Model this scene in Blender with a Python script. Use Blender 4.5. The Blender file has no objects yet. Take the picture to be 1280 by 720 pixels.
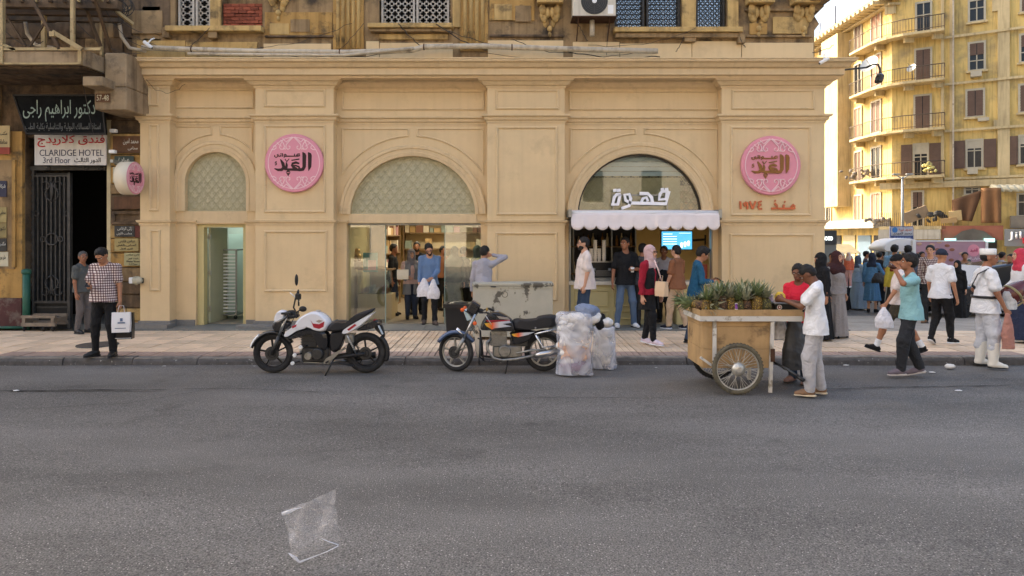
import bpy,bmesh,math,random
import numpy as np
from math import sin,cos,pi,radians,sqrt,atan2,hypot
from mathutils import Vector,Matrix
from mathutils.geometry import tessellate_polygon
random.seed(7)
SC = bpy.context.scene
COL = SC.collection
# ---------------------------------------------------------------- camera
F = 853.33                      # focal length in photo pixels (24 mm on a 36 mm sensor, 1280 px wide)
HOR = 295.0                     # horizon row in the photo
CH = 1.95                       # camera height above the road
cam = bpy.data.cameras.new('camera'); cam.lens = 24; cam.sensor_width = 36
cam.shift_y = -(360 - HOR) / 1280.0
cam.clip_start = .05; cam.clip_end = 2000
cob = bpy.data.objects.new('camera',cam); COL.objects.link(cob)
cob.location = (0,0,CH); cob.rotation_euler = (radians(90),0,0)
SC.camera = cob
# ---------------------------------------------------------------- sky, sun, exposure
SUN = Vector((-.72,.56,.62)).normalized()      # towards the sun: behind the buildings on the left
world = bpy.data.worlds.new('World'); SC.world = world; world.use_nodes = True
nt = world.node_tree; bg = nt.nodes['Background']
sky = nt.nodes.new('ShaderNodeTexSky'); sky.sky_type = 'NISHITA'; sky.sun_disc = False
sky.sun_elevation = math.asin(SUN.z); sky.sun_rotation = atan2(SUN.x,SUN.y)
sky.air_density = 1.1; sky.dust_density = 7.5; sky.ozone_density = .6
nt.links.new(sky.outputs[0],bg.inputs[0]); bg.inputs[1].default_value = .12
sl = bpy.data.lights.new('sun','SUN'); sl.energy = 2.1; sl.angle = radians(.5); sl.color = (1,.87,.66)
so = bpy.data.objects.new('sun',sl); COL.objects.link(so)
so.rotation_euler = SUN.to_track_quat('Z','Y').to_euler(); so.location = (-20,30,40)
vs = SC.view_settings; vs.view_transform = 'Standard'; vs.look = 'None'; vs.gamma = 1
vs.exposure = 2.2
SC.cycles.max_bounces = 7; SC.cycles.transparent_max_bounces = 12
SC.cycles.use_denoising = True

# ---------------------------------------------------------------- pixel helpers (photo pixel + distance -> metres)
def X(x,d): return (x - 640) * d / F
def Z(y,d): return CH - (y - HOR) * d / F
def W(x,y,d): return Vector((X(x,d),d,Z(y,d)))
def DG(y,z0=0.0): return (CH - z0) * F / (y - HOR)
SWZ = .10                       # sidewalk level
CURB = 10.33                    # kerb line
FY = 14.0                       # plane of the shopfront bays
PY = 13.75                      # plane of its pilasters
def gz(x,y):                   # ground level: road, sidewalk, plaza falling away round the corner
    if y < CURB: return 0.0
    if y < 13.0 or x < 6.4: return SWZ
    return max(-.2,SWZ - (y - 13.0) * .06)

# ---------------------------------------------------------------- materials
MATS = {}
def mat(key,col,rough=.6,metal=0,var=.12,vs=3.0,bump=0.,bs=60.,rnd=0.,spec=.4,dirt=None,emit=0,trans=0,alpha=1,coat=0,streak=0,ior=1.45):
    if key in MATS: return MATS[key]
    m = bpy.data.materials.new(key); m.use_nodes = True; MATS[key] = m
    n = m.node_tree.nodes; l = m.node_tree.links; b = n['Principled BSDF']
    b.inputs['Roughness'].default_value = rough; b.inputs['Metallic'].default_value = metal
    b.inputs['Specular IOR Level'].default_value = spec; b.inputs['IOR'].default_value = ior
    b.inputs['Transmission Weight'].default_value = trans; b.inputs['Alpha'].default_value = alpha
    b.inputs['Coat Weight'].default_value = coat
    tc = n.new('ShaderNodeTexCoord')
    src = None
    c4 = (*col,1)
    b.inputs['Base Color'].default_value = c4
    if var or rnd or dirt or streak:
        hs = n.new('ShaderNodeHueSaturation'); hs.inputs['Color'].default_value = c4
        val = None
        if var:
            nz = n.new('ShaderNodeTexNoise'); nz.inputs['Scale'].default_value = vs; nz.inputs['Detail'].default_value = 5; nz.inputs['Roughness'].default_value = .62
            l.new(tc.outputs['Object'],nz.inputs['Vector'])
            mr = n.new('ShaderNodeMapRange'); mr.inputs['From Min'].default_value = .25; mr.inputs['From Max'].default_value = .75
            mr.inputs['To Min'].default_value = 1 - var; mr.inputs['To Max'].default_value = 1 + var
            l.new(nz.outputs[0],mr.inputs[0]); val = mr.outputs[0]
        if rnd:
            oi = n.new('ShaderNodeObjectInfo'); mr = n.new('ShaderNodeMapRange'); mr.inputs['To Min'].default_value = 1 - rnd; mr.inputs['To Max'].default_value = 1 + rnd
            l.new(oi.outputs['Random'],mr.inputs[0])
            if val is None: val = mr.outputs[0]
            else:
                mu = n.new('ShaderNodeMath'); mu.operation = 'MULTIPLY'; l.new(val,mu.inputs[0]); l.new(mr.outputs[0],mu.inputs[1]); val = mu.outputs[0]
        if val is not None: l.new(val,hs.inputs['Value'])
        out = hs.outputs[0]
        if streak:           # rain streaks running down the surface
            mp = n.new('ShaderNodeMapping'); mp.inputs['Scale'].default_value = (5,5,.35)
            l.new(tc.outputs['Object'],mp.inputs[0])
            nz = n.new('ShaderNodeTexNoise'); nz.inputs['Scale'].default_value = 1.6; nz.inputs['Detail'].default_value = 4; l.new(mp.outputs[0],nz.inputs[0])
            mr = n.new('ShaderNodeMapRange'); mr.inputs['From Min'].default_value = .48; mr.inputs['From Max'].default_value = .75; mr.inputs['To Max'].default_value = streak
            l.new(nz.outputs[0],mr.inputs[0])
            mx = n.new('ShaderNodeMixRGB'); mx.blend_type = 'MULTIPLY'; mx.inputs[2].default_value = (.36,.31,.26,1)
            l.new(mr.outputs[0],mx.inputs[0]); l.new(out,mx.inputs[1]); out = mx.outputs[0]
        if dirt:             # (colour, scale, threshold, softness, amount)
            dc,dscale,th,soft,amt = dirt
            nz = n.new('ShaderNodeTexNoise'); nz.inputs['Scale'].default_value = dscale; nz.inputs['Detail'].default_value = 7; nz.inputs['Roughness'].default_value = .65
            l.new(tc.outputs['Object'],nz.inputs['Vector'])
            mr = n.new('ShaderNodeMapRange'); mr.inputs['From Min'].default_value = th; mr.inputs['From Max'].default_value = th + soft; mr.inputs['To Max'].default_value = amt
            l.new(nz.outputs[0],mr.inputs[0])
            mx = n.new('ShaderNodeMixRGB'); mx.inputs[2].default_value = (*dc,1)
            l.new(mr.outputs[0],mx.inputs[0]); l.new(out,mx.inputs[1]); out = mx.outputs[0]
        l.new(out,b.inputs['Base Color'])
        src = out
    if emit:
        b.inputs['Emission Color'].default_value = c4; b.inputs['Emission Strength'].default_value = emit
    if bump:
        nz = n.new('ShaderNodeTexNoise'); nz.inputs['Scale'].default_value = bs; nz.inputs['Detail'].default_value = 4
        if key.startswith('cloth_'): nz.inputs['Distortion'].default_value = 1.8; nz.inputs['Detail'].default_value = 3
        l.new(tc.outputs['Object'],nz.inputs['Vector'])
        bp = n.new('ShaderNodeBump'); bp.inputs['Strength'].default_value = bump; bp.inputs['Distance'].default_value = .07 if key.startswith('cloth_') else .02
        l.new(nz.outputs[0],bp.inputs['Height']); l.new(bp.outputs[0],b.inputs['Normal'])
    return m
def srgb(r,g,b): return tuple(((v / 255) / 12.92 if v / 255 <= .04045 else ((v / 255 + .055) / 1.055) ** 2.4) for v in (r,g,b))

# ---------------------------------------------------------------- objects and tags
def tag(o,label=None,cat=None,group=None,kind=None):
    if label: o['label'] = label
    if cat: o['category'] = cat
    if group: o['group'] = group
    if kind: o['kind'] = kind
    return o
def thing(name,label,cat,loc=(0,0,0),rz=0,group=None):
    o = bpy.data.objects.new(name,None); COL.objects.link(o); o.empty_display_size = .1
    o.location = loc; o.rotation_euler = (0,0,rz)
    return tag(o,label,cat,group)
def link(name,me,m=None,parent=None):
    o = bpy.data.objects.new(name,me); COL.objects.link(o)
    if m is not None and len(me.materials) == 0: me.materials.append(m)
    if parent: o.parent = parent
    return o
def dup(o,loc=None,parent=None,rz=None,label=None):
    c = o.copy(); COL.objects.link(c); c.parent = parent
    if loc is not None: c.location = loc
    if rz is not None: c.rotation_euler = (0,0,rz)
    if label: c['label'] = label
    for ch in o.children: dup(ch,parent=c)
    return c

class MB:
    """collects shapes; build() links them as one mesh object"""
    def __init__(s): s.v = []; s.f = []; s.sm = []
    def add(s,vs,fs,smooth=False):
        o = len(s.v); s.v += [tuple(p) for p in vs]; s.f += [tuple(i + o for i in f) for f in fs]; s.sm += [smooth] * len(fs); return s
    def box(s,x0,x1,y0,y1,z0,z1,M=None):
        v = [Vector((x,y,z)) for x in (x0,x1) for y in (y0,y1) for z in (z0,z1)]
        if M is not None: v = [M @ p for p in v]
        return s.add(v,[(0,1,3,2),(4,6,7,5),(0,4,5,1),(2,3,7,6),(0,2,6,4),(1,5,7,3)])
    def beam(s,a,b,w,h,up=(0,0,1)):
        a = Vector(a); b = Vector(b); t = (b - a).normalized(); u = Vector(up)
        if abs(t.dot(u)) > .98: u = Vector((0,1,0))
        r = t.cross(u).normalized(); u = r.cross(t)
        v = [p + r * (i * w / 2) + u * (j * h / 2) for p in (a,b) for i,j in ((-1,-1),(1,-1),(1,1),(-1,1))]
        return s.add(v,[(0,1,2,3),(7,6,5,4),(0,4,5,1),(1,5,6,2),(2,6,7,3),(3,7,4,0)])
    def tube(s,pts,r,n=8,caps=True,closed=False,flat=1.0):
        pts = [Vector(p) for p in pts]; m = len(pts); rr = r if isinstance(r,(list,tuple)) else [r] * m
        vs = []; fs = []; pn = None
        for i,p in enumerate(pts):
            if closed: t = pts[(i + 1) % m] - pts[i - 1]
            else: t = pts[min(i + 1,m - 1)] - pts[max(i - 1,0)]
            t = t.normalized() if t.length > 1e-9 else Vector((0,0,1))
            if pn is None:
                u = Vector((0,0,1)) if abs(t.z) < .9 else Vector((0,1,0))
                pn = (u - t * u.dot(t)).normalized()
            else:
                pn = pn - t * pn.dot(t); pn = pn.normalized() if pn.length > 1e-6 else t.orthogonal().normalized()
            bn = t.cross(pn)
            for k in range(n):
                a = 2 * pi * k / n; vs.append(p + pn * (cos(a) * rr[i]) + bn * (sin(a) * rr[i] * flat))
        for i in range(m if closed else m - 1):
            for k in range(n):
                a = i * n + k; b = i * n + (k + 1) % n; j = (i + 1) % m
                fs.append((a,b,j * n + (k + 1) % n,j * n + k))
        s.add(vs,fs,True)
        if caps and not closed:
            o = len(s.v) - len(vs)
            s.f.append(tuple(o + k for k in reversed(range(n)))); s.f.append(tuple(o + (m - 1) * n + k for k in range(n))); s.sm += [False,False]
        return s
    def loft(s,rings,caps=True,smooth=True,closed=False):
        n = len(rings[0]); vs = [p for r in rings for p in r]; fs = []; m = len(rings)
        for i in range(m if closed else m - 1):
            j = (i + 1) % m
            for k in range(n): fs.append((i * n + k,i * n + (k + 1) % n,j * n + (k + 1) % n,j * n + k))
        s.add(vs,fs,smooth)
        if caps and not closed:
            o = len(s.v) - len(vs)
            s.f.append(tuple(o + k for k in reversed(range(n)))); s.f.append(tuple(o + (m - 1) * n + k for k in range(n))); s.sm += [False,False]
        return s
    def lathe(s,prof,n=16,M=None,caps=True,smooth=True):          # prof: (radius, z)
        rings = []
        for r,z in prof:
            ring = [Vector((r * cos(2 * pi * k / n),r * sin(2 * pi * k / n),z)) for k in range(n)]
            rings.append([M @ p for p in ring] if M is not None else ring)
        return s.loft(rings,caps,smooth)
    def torus(s,c,R,r,axis='y',n=24,m=8,flat=1.0):
        c = Vector(c); rings = []
        for i in range(n):
            a = 2 * pi * i / n; ring = []
            for j in range(m):
                b = 2 * pi * j / m; q = R + r * cos(b); h = r * sin(b) * flat
                p = {'y': (q * cos(a),h,q * sin(a)),'z': (q * cos(a),q * sin(a),h),'x': (h,q * cos(a),q * sin(a))}[axis]
                ring.append(c + Vector(p))
            rings.append(ring)
        return s.loft(rings,False,True,True)
    def ell(s,c,r,n=12,m=8,M=None):
        c = Vector(c); rings = []
        for i in range(m + 1):
            t = pi * i / m; q = max(sin(t),.02)
            ring = [Vector((r[0] * q * cos(2 * pi * k / n),r[1] * q * sin(2 * pi * k / n),-r[2] * cos(t))) for k in range(n)]
            rings.append([c + (M @ p if M is not None else p) for p in ring])
        return s.loft(rings,True,True)
    def plate(s,outer,holes=(),y0=0.,y1=.05,smooth=False):         # outline in (x, z), front at y0, back at y1
        loops = [outer] + list(holes)
        tri = tessellate_polygon([[Vector((p[0],p[1],0)) for p in lp] for lp in loops])
        pts = [p for lp in loops for p in lp]; N = len(pts)
        fs = []
        for t in tri:
            a,b,c = (pts[i] for i in t)
            ar = (b[0] - a[0]) * (c[1] - a[1]) - (c[0] - a[0]) * (b[1] - a[1])
            t = tuple(t) if ar > 0 else tuple(reversed(t))
            fs.append(t)
            if y1 is not None: fs.append(tuple(N + i for i in reversed(t)))
        o = 0
        if y1 is not None:
            for k,lp in enumerate(loops):
                n = len(lp); ar = sum(lp[i][0] * lp[(i + 1) % n][1] - lp[(i + 1) % n][0] * lp[i][1] for i in range(n))
                ccw = ar > 0
                if k: ccw = not ccw
                for i in range(n):
                    a = o + i; b = o + (i + 1) % n
                    fs.append((a,a + N,b + N,b) if ccw else (b,b + N,a + N,a))
                o += n
        vs = [(p[0],y0,p[1]) for p in pts] + ([(p[0],y1,p[1]) for p in pts] if y1 is not None else [])
        return s.add(vs,fs,smooth)
    def sweep(s,pts,prof,closed=True,plane='xz',base=0.,smooth=False):
        """mitred sweep of prof along a 2D path. plane xz: prof=(inward offset, y out toward -y); plane xy: prof=(offset to the right of travel, z)"""
        n = len(pts); P = [Vector((p[0],p[1])) for p in pts]; rings = []
        for i in range(n):
            if closed: a,b = P[i - 1],P[(i + 1) % n]
            else: a,b = P[max(i - 1,0)],P[min(i + 1,n - 1)]
            d1 = (P[i] - a); d2 = (b - P[i])
            if d1.length < 1e-9: d1 = d2
            if d2.length < 1e-9: d2 = d1
            d1 = d1.normalized(); d2 = d2.normalized()
            n1 = Vector((-d1.y,d1.x)); n2 = Vector((-d2.y,d2.x)); nn = n1 + n2
            nn = nn / max(.25,(1 + n1.dot(n2)))
            ring = []
            for o,h in prof:
                q = P[i] + nn * o
                ring.append((q.x,base - h,q.y) if plane == 'xz' else (q.x,q.y,base + h))
            rings.append(ring)
        m = len(prof); vs = [p for r in rings for p in r]; fs = []
        for i in range(n if closed else n - 1):
            j = (i + 1) % n
            for k in range(m - 1): fs.append((i * m + k,i * m + k + 1,j * m + k + 1,j * m + k))
        s.add(vs,fs,smooth)
        if not closed:
            o = len(s.v) - len(vs); s.f.append(tuple(o + k for k in range(m))); s.f.append(tuple(o + (n - 1) * m + k for k in reversed(range(m)))); s.sm += [False,False]
        return s
    def stroke(s,pts,w,y=0.,dy=0.):                                  # flat ribbon in the xz plane
        P = [Vector((p[0],p[1])) for p in pts]; n = len(P); ww = w if isinstance(w,(list,tuple)) else [w] * n
        L = []; R = []
        for i in range(n):
            t = (P[min(i + 1,n - 1)] - P[max(i - 1,0)]).normalized(); q = Vector((-t.y,t.x)) * ww[i] / 2
            L.append(P[i] + q); R.append(P[i] - q)
        yy = y
        vs = [(p.x,yy,p.y) for p in L] + [(p.x,yy,p.y) for p in R]
        fs = [(i,n + i,n + i + 1,i + 1) for i in range(n - 1)]
        if dy:
            vs += [(p.x,yy + dy,p.y) for p in L] + [(p.x,yy + dy,p.y) for p in R]
            for i in range(n - 1): fs += [(i,i + 1,2 * n + i + 1,2 * n + i),(n + i + 1,n + i,3 * n + i,3 * n + i + 1)]
            fs += [(0,2 * n,3 * n,n),(n - 1,2 * n - 1,4 * n - 1,3 * n - 1)]
        return s.add(vs,fs)
    def mesh(s,name):
        me = bpy.data.meshes.new(name); me.from_pydata(s.v,[],s.f)
        if any(s.sm): me.polygons.foreach_set('use_smooth',s.sm)
        me.update(); return me
    def build(s,name,m,parent=None,bevel=0,seg=1,fix=True):
        me = s.mesh(name)
        if fix:
            bm = bmesh.new(); bm.from_mesh(me); bmesh.ops.recalc_face_normals(bm,faces=bm.faces); bm.to_mesh(me); bm.free()
        o = link(name,me,m,parent)
        if bevel:
            b = o.modifiers.new('bevel','BEVEL'); b.width = bevel; b.segments = seg; b.limit_method = 'ANGLE'; b.angle_limit = radians(35)
        return o
def MBX(*a): return MB().box(*a)
def arc(cx,cz,r,a0,a1,n=16,rz=None):
    rz = r if rz is None else rz
    return [(cx + r * cos(radians(a0 + (a1 - a0) * i / n)),cz + rz * sin(radians(a0 + (a1 - a0) * i / n))) for i in range(n + 1)]
def wobble(p,k=1.0,seed=0):
    rs = np.random.RandomState(seed); out = np.zeros(len(p))
    for i in range(7):
        d = rs.normal(size=3); d /= np.linalg.norm(d); f = k * (3 + 5 * i) * (.8 + .4 * rs.rand())
        out += np.sin(p @ d * f + rs.rand() * 6.28 + 1.2 * np.sin(p @ np.roll(d,1) * f * .7)) / (1 + .7 * i)
    return out / 2.2
def folds(p,k=1.0,seed=0):
    rs = np.random.RandomState(seed); out = np.zeros(len(p))
    for i in range(6):
        d = rs.normal(size=3); d[2] *= .8; d /= np.linalg.norm(d); f = k * (5 + 6 * i) * (.8 + .4 * rs.rand()); q = p @ d * f + rs.rand() * 6.28 + 1.6 * np.sin(p @ np.roll(d,1) * f * .5)
        out += (1 - 2 * np.abs(np.sin(q * .5)) ** .7) / (1 + .6 * i)
    return out / 2.2 + .35
def displace(me,amp,k=1.0,seed=0,fn=wobble):
    n = len(me.vertices); co = np.empty(n * 3); me.vertices.foreach_get('co',co); co = co.reshape(-1,3)
    me.update(); nn = np.empty(n * 3); me.vertex_normals.foreach_get('vector',nn); nn = nn.reshape(-1,3)
    co = co + nn * (amp * fn(co,k,seed))[:,None]
    me.vertices.foreach_set('co',co.ravel()); me.update()

# ---------------------------------------------------------------- lettering
TMP = bpy.data.scenes.new('lettering_workspace')
AJ = set('ادذرزوأإآةىؤ')
AF = {'ا': 0xFE8D,'أ': 0xFE83,'إ': 0xFE87,'آ': 0xFE81,'ب': 0xFE8F,'ة': 0xFE93,'ت': 0xFE95,'ث': 0xFE99,'ج': 0xFE9D,'ح': 0xFEA1,'خ': 0xFEA5,'د': 0xFEA9,'ذ': 0xFEAB,'ر': 0xFEAD,'ز': 0xFEAF,'س': 0xFEB1,'ش': 0xFEB5,'ص': 0xFEB9,'ض': 0xFEBD,'ط': 0xFEC1,'ظ': 0xFEC5,'ع': 0xFEC9,'غ': 0xFECD,'ف': 0xFED1,'ق': 0xFED5,'ك': 0xFED9,'ل': 0xFEDD,'م': 0xFEE1,'ن': 0xFEE5,'ه': 0xFEE9,'و': 0xFEED,'ى': 0xFEEF,'ي': 0xFEF1}
def arab(s):                    # joined presentation forms in visual order
    s = s.replace('لا','\ufefb'); out = []
    jn = lambda c: c in AF and c not in AJ
    for i,c in enumerate(s):
        pj = i > 0 and jn(s[i - 1])
        if c == '\ufefb': out.append(chr(0xFEFB + (1 if pj else 0))); continue
        if c not in AF: out.append(c); continue
        nx = s[i + 1] if i + 1 < len(s) else ''
        nj = jn(c) and (nx in AF or nx == '\ufefb')
        out.append(chr(AF[c] + ((3 if nj else 1) if pj else (2 if nj else 0))))
    return ''.join(reversed(out))
def text(name,body,x0,x1,z0,z1,y,m,parent,ext=.004,bold=0.,fit=True,ar=False):
    """lettering that fills the box x0..x1, z0..z1 on the plane y, read from -y"""
    cu = bpy.data.curves.new(name,'FONT'); cu.body = arab(body) if ar else body; cu.size = 1; cu.offset = bold; cu.resolution_u = 3
    o = bpy.data.objects.new(name,cu); TMP.collection.objects.link(o)
    vl = TMP.view_layers[0]; vl.update(); dg = vl.depsgraph
    me = bpy.data.meshes.new_from_object(o.evaluated_get(dg)); bpy.data.objects.remove(o); bpy.data.curves.remove(cu)
    bm = bmesh.new(); bm.from_mesh(me)
    bmesh.ops.remove_doubles(bm,verts=bm.verts,dist=1e-5)
    seen = set(); isl = 0
    for v in bm.verts:           # overlapping letters get a hair of depth each
        if v in seen: continue
        st = [v]; seen.add(v)
        while st:
            q = st.pop(); q.co.z = isl * .012
            for e in q.link_edges:
                w_ = e.other_vert(q)
                if w_ not in seen: seen.add(w_); st.append(w_)
        isl = (isl + 1) % 6
    xs = [v.co.x for v in bm.verts]; ys = [v.co.y for v in bm.verts]
    if not xs: bm.free(); return None
    a,b,c,d = min(xs),max(xs),min(ys),max(ys)
    sx = (x1 - x0) / (b - a); sz = (z1 - z0) / (d - c)
    if not fit: sx = sz = min(sx,sz)
    for v in bm.verts:
        p = v.co.copy(); v.co = (x0 + (p.x - a) * sx,y - p.z * .08,z0 + (p.y - c) * sz)
    if ext:
        g = bmesh.ops.extrude_face_region(bm,geom=bm.faces[:])
        for v in [q for q in g['geom'] if isinstance(q,bmesh.types.BMVert)]: v.co.y -= ext
    bmesh.ops.recalc_face_normals(bm,faces=bm.faces)
    bm.to_mesh(me); bm.free(); me.materials.clear()
    return link(name,me,m,parent)
# ================================================================ materials of the place
def glass_mat(key,tint,ior=1.5,rough=.0,extra=0.):
    m = bpy.data.materials.new(key); m.use_nodes = True; n = m.node_tree.nodes; l = m.node_tree.links; n.clear()
    o = n.new('ShaderNodeOutputMaterial'); t = n.new('ShaderNodeBsdfTransparent'); t.inputs[0].default_value = (*tint,1)
    g = n.new('ShaderNodeBsdfGlossy'); g.inputs['Roughness'].default_value = rough
    fr = n.new('ShaderNodeFresnel'); fr.inputs[0].default_value = ior
    mx = n.new('ShaderNodeMixShader')
    if extra:
        ad = n.new('ShaderNodeMath'); ad.operation = 'ADD'; ad.inputs[1].default_value = extra; l.new(fr.outputs[0],ad.inputs[0]); l.new(ad.outputs[0],mx.inputs[0])
    else: l.new(fr.outputs[0],mx.inputs[0])
    l.new(t.outputs[0],mx.inputs[1]); l.new(g.outputs[0],mx.inputs[2]); l.new(mx.outputs[0],o.inputs[0])
    return m
TAN = mat('tan_painted_render',srgb(217,192,150),.75,var=.07,vs=1.6,bump=.04,bs=50,streak=.09,dirt=((.28,.20,.11),1.5,.57,.2,.34))
TAN2 = mat('tan_painted_moulding',srgb(214,190,150),.7,var=.07,vs=3,bump=.03,bs=70,streak=.15,dirt=((.26,.19,.11),3.0,.57,.15,.4))
GRAN = mat('grey_granite',srgb(124,122,118),.6,var=.18,vs=18,bump=.02,bs=200)
GRAN2 = mat('dark_granite',srgb(124,123,116),.7,var=.2,vs=24)
OLD = mat('weathered_stone',srgb(150,126,92),.85,var=.28,vs=2.2,bump=.35,bs=25,streak=.85,dirt=((.03,.027,.024),2.1,.5,.18,.85))
OLDL = mat('pale_weathered_plaster',srgb(190,160,105),.85,var=.2,vs=2.6,bump=.3,bs=25,streak=.6,dirt=((.05,.04,.03),2.4,.54,.16,.8))
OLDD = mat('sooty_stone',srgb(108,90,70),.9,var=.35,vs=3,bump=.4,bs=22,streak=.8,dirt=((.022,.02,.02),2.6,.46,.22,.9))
YEL = mat('ochre_plaster',srgb(176,140,82),.85,var=.2,vs=3,bump=.2,bs=30,streak=.6,dirt=((.06,.05,.035),3.2,.53,.14,.8))
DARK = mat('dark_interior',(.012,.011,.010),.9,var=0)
IRON = mat('black_iron',(.02,.02,.021),.45,.6,var=.3,vs=8)
STEEL = mat('steel',(.5,.5,.5),.28,1,var=.1)
CHROME = mat('chrome',(.75,.75,.76),.12,1,var=.05)
ALU = mat('grey_aluminium',srgb(150,152,150),.4,.7,var=.08)
WHITE = mat('white_plastic',srgb(232,232,230),.4,var=.04)
BLACK = mat('black_plastic',(.018,.018,.019),.42,var=.15)
RUB = mat('tyre_rubber',(.02,.02,.021),.8,var=.25,vs=20,dirt=((.12,.11,.1),6,.55,.2,.4))
CABLE = mat('dusty_cable',(.045,.04,.036),.8,var=.4,vs=5)
PIPEM = mat('pale_plastic_pipe',srgb(190,178,158),.6,var=.15,vs=4,streak=.5,dirt=((.08,.06,.05),3,.55,.15,.7))
GLASS = glass_mat('shop_glass',(.86,.90,.87),1.5,0,.12)
UGLASS = glass_mat('sky_reflecting_glass',(.5,.55,.6),1.6,.05,.5)
TGLASS = glass_mat('reflecting_glass',(.55,.58,.56),1.6,.02,.18)

# ================================================================ ground, road, kerb, sidewalk
def noise_nodes(m): return m.node_tree.nodes,m.node_tree.links,m.node_tree.nodes['Principled BSDF']
def asphalt():
    m = bpy.data.materials.new('worn_asphalt'); m.use_nodes = True; n,l,b = noise_nodes(m)
    tc = n.new('ShaderNodeTexCoord')
    big = n.new('ShaderNodeTexNoise'); big.inputs['Scale'].default_value = .55; big.inputs['Detail'].default_value = 6; big.inputs['Roughness'].default_value = .6
    mp = n.new('ShaderNodeMapping'); mp.inputs['Scale'].default_value = (.45,1.5,1); l.new(tc.outputs['Object'],mp.inputs[0]); l.new(mp.outputs[0],big.inputs[0])
    r1 = n.new('ShaderNodeValToRGB'); r1.color_ramp.elements[0].position = .3; r1.color_ramp.elements[1].position = .72
    r1.color_ramp.elements[0].color = (.086,.081,.074,1); r1.color_ramp.elements[1].color = (.172,.162,.149,1)
    l.new(big.outputs[0],r1.inputs[0])
    # pale aggregate stones
    vo = n.new('ShaderNodeTexVoronoi'); vo.inputs['Scale'].default_value = 55; l.new(tc.outputs['Object'],vo.inputs[0])
    lt = n.new('ShaderNodeMapRange'); lt.inputs['From Min'].default_value = .30; lt.inputs['From Max'].default_value = .12; lt.inputs['To Max'].default_value = 1
    l.new(vo.outputs['Distance'],lt.inputs[0])
    sel = n.new('ShaderNodeSeparateColor'); l.new(vo.outputs['Color'],sel.inputs[0])
    gt = n.new('ShaderNodeMapRange'); gt.inputs['From Min'].default_value = .38; gt.inputs['From Max'].default_value = 1.; gt.inputs['To Max'].default_value = .8; l.new(sel.outputs[0],gt.inputs[0])
    mu = n.new('ShaderNodeMath'); mu.operation = 'MULTIPLY'; l.new(lt.outputs[0],mu.inputs[0]); l.new(gt.outputs[0],mu.inputs[1])
    mx = n.new('ShaderNodeMixRGB'); mx.inputs[2].default_value = (.60,.56,.51,1); l.new(mu.outputs[0],mx.inputs[0]); l.new(r1.outputs[0],mx.inputs[1])
    fine = n.new('ShaderNodeTexNoise'); fine.inputs['Scale'].default_value = 95; fine.inputs['Detail'].default_value = 3; l.new(tc.outputs['Object'],fine.inputs[0])
    fr = n.new('ShaderNodeMapRange'); fr.inputs['From Min'].default_value = .3; fr.inputs['From Max'].default_value = .7; fr.inputs['To Min'].default_value = .3; fr.inputs['To Max'].default_value = 1.75; l.new(fine.outputs[0],fr.inputs[0])
    m2 = n.new('ShaderNodeMixRGB'); m2.blend_type = 'MULTIPLY'; m2.inputs[0].default_value = 1; l.new(mx.outputs[0],m2.inputs[1]); l.new(fr.outputs[0],m2.inputs[2])
    # oil stains
    st = n.new('ShaderNodeTexNoise'); st.inputs['Scale'].default_value = 1.1; st.inputs['Detail'].default_value = 8; st.inputs['Roughness'].default_value = .7; l.new(tc.outputs['Object'],st.inputs[0])
    sr = n.new('ShaderNodeMapRange'); sr.inputs['From Min'].default_value = .57; sr.inputs['From Max'].default_value = .72; sr.inputs['To Max'].default_value = .5; l.new(st.outputs[0],sr.inputs[0])
    m3 = n.new('ShaderNodeMixRGB'); m3.inputs[2].default_value = (.022,.021,.02,1); l.new(sr.outputs[0],m3.inputs[0]); l.new(m2.outputs[0],m3.inputs[1])
    l.new(m3.outputs[0],b.inputs['Base Color'])
    b.inputs['Roughness'].default_value = .72; b.inputs['Specular IOR Level'].default_value = .35
    bp = n.new('ShaderNodeBump'); bp.inputs['Strength'].default_value = .5; bp.inputs['Distance'].default_value = .008
    ad = n.new('ShaderNodeMath'); ad.operation = 'ADD'; l.new(fine.outputs[0],ad.inputs[0]); l.new(mu.outputs[0],ad.inputs[1]); l.new(ad.outputs[0],bp.inputs['Height'])
    l.new(bp.outputs[0],b.inputs['Normal'])
    return m
ASPH = asphalt()
DIRTG = mat('dusty_ground',srgb(120,112,104),.9,var=.2,vs=.6,bump=.2,bs=30)
tag(MB().add([(-400,-400,-.42),(400,-400,-.42),(400,600,-.42),(-400,600,-.42)],[(0,1,2,3)]).build('ground',DIRTG),kind='structure')
def road_sheet():                # gently uneven asphalt
    mb = MB(); nx,ny = 90,44; x0,x1,y0,y1 = -60.,60.,-9.,CURB + .05
    rs = random.Random(3)
    P = []
    for j in range(ny + 1):
        for i in range(nx + 1):
            u = x0 + (x1 - x0) * (.5 + .5 * math.copysign(abs(2 * i / nx - 1) ** 1.8,2 * i / nx - 1)); v = y0 + (y1 - y0) * j / ny
            P.append((u,v,.006 * sin(u * .9 + v * 1.7) * sin(v * .8 + .3) - .006))
    fs = [(j * (nx + 1) + i,j * (nx + 1) + i + 1,(j + 1) * (nx + 1) + i + 1,(j + 1) * (nx + 1) + i) for j in range(ny) for i in range(nx)]
    mb.add(P,fs,True); return mb
road = tag(road_sheet().build('road',ASPH,fix=False),kind='structure')
xroad = tag(MB().add([(9.0,17.6,-.21),(140,17.6,-.21),(140,110,-.21),(6.4,110,-.21),(6.4,17.6,-.21)],[(0,1,2,3,4)]).build('cross_street',ASPH),kind='structure')
far_side = tag(MB().add([(-60,-40,-.004),(60,-40,-.004),(60,-8.98,-.004),(-60,-8.98,-.004)],[(0,1,2,3)]).build('far_pavement',DIRTG),kind='structure')
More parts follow.
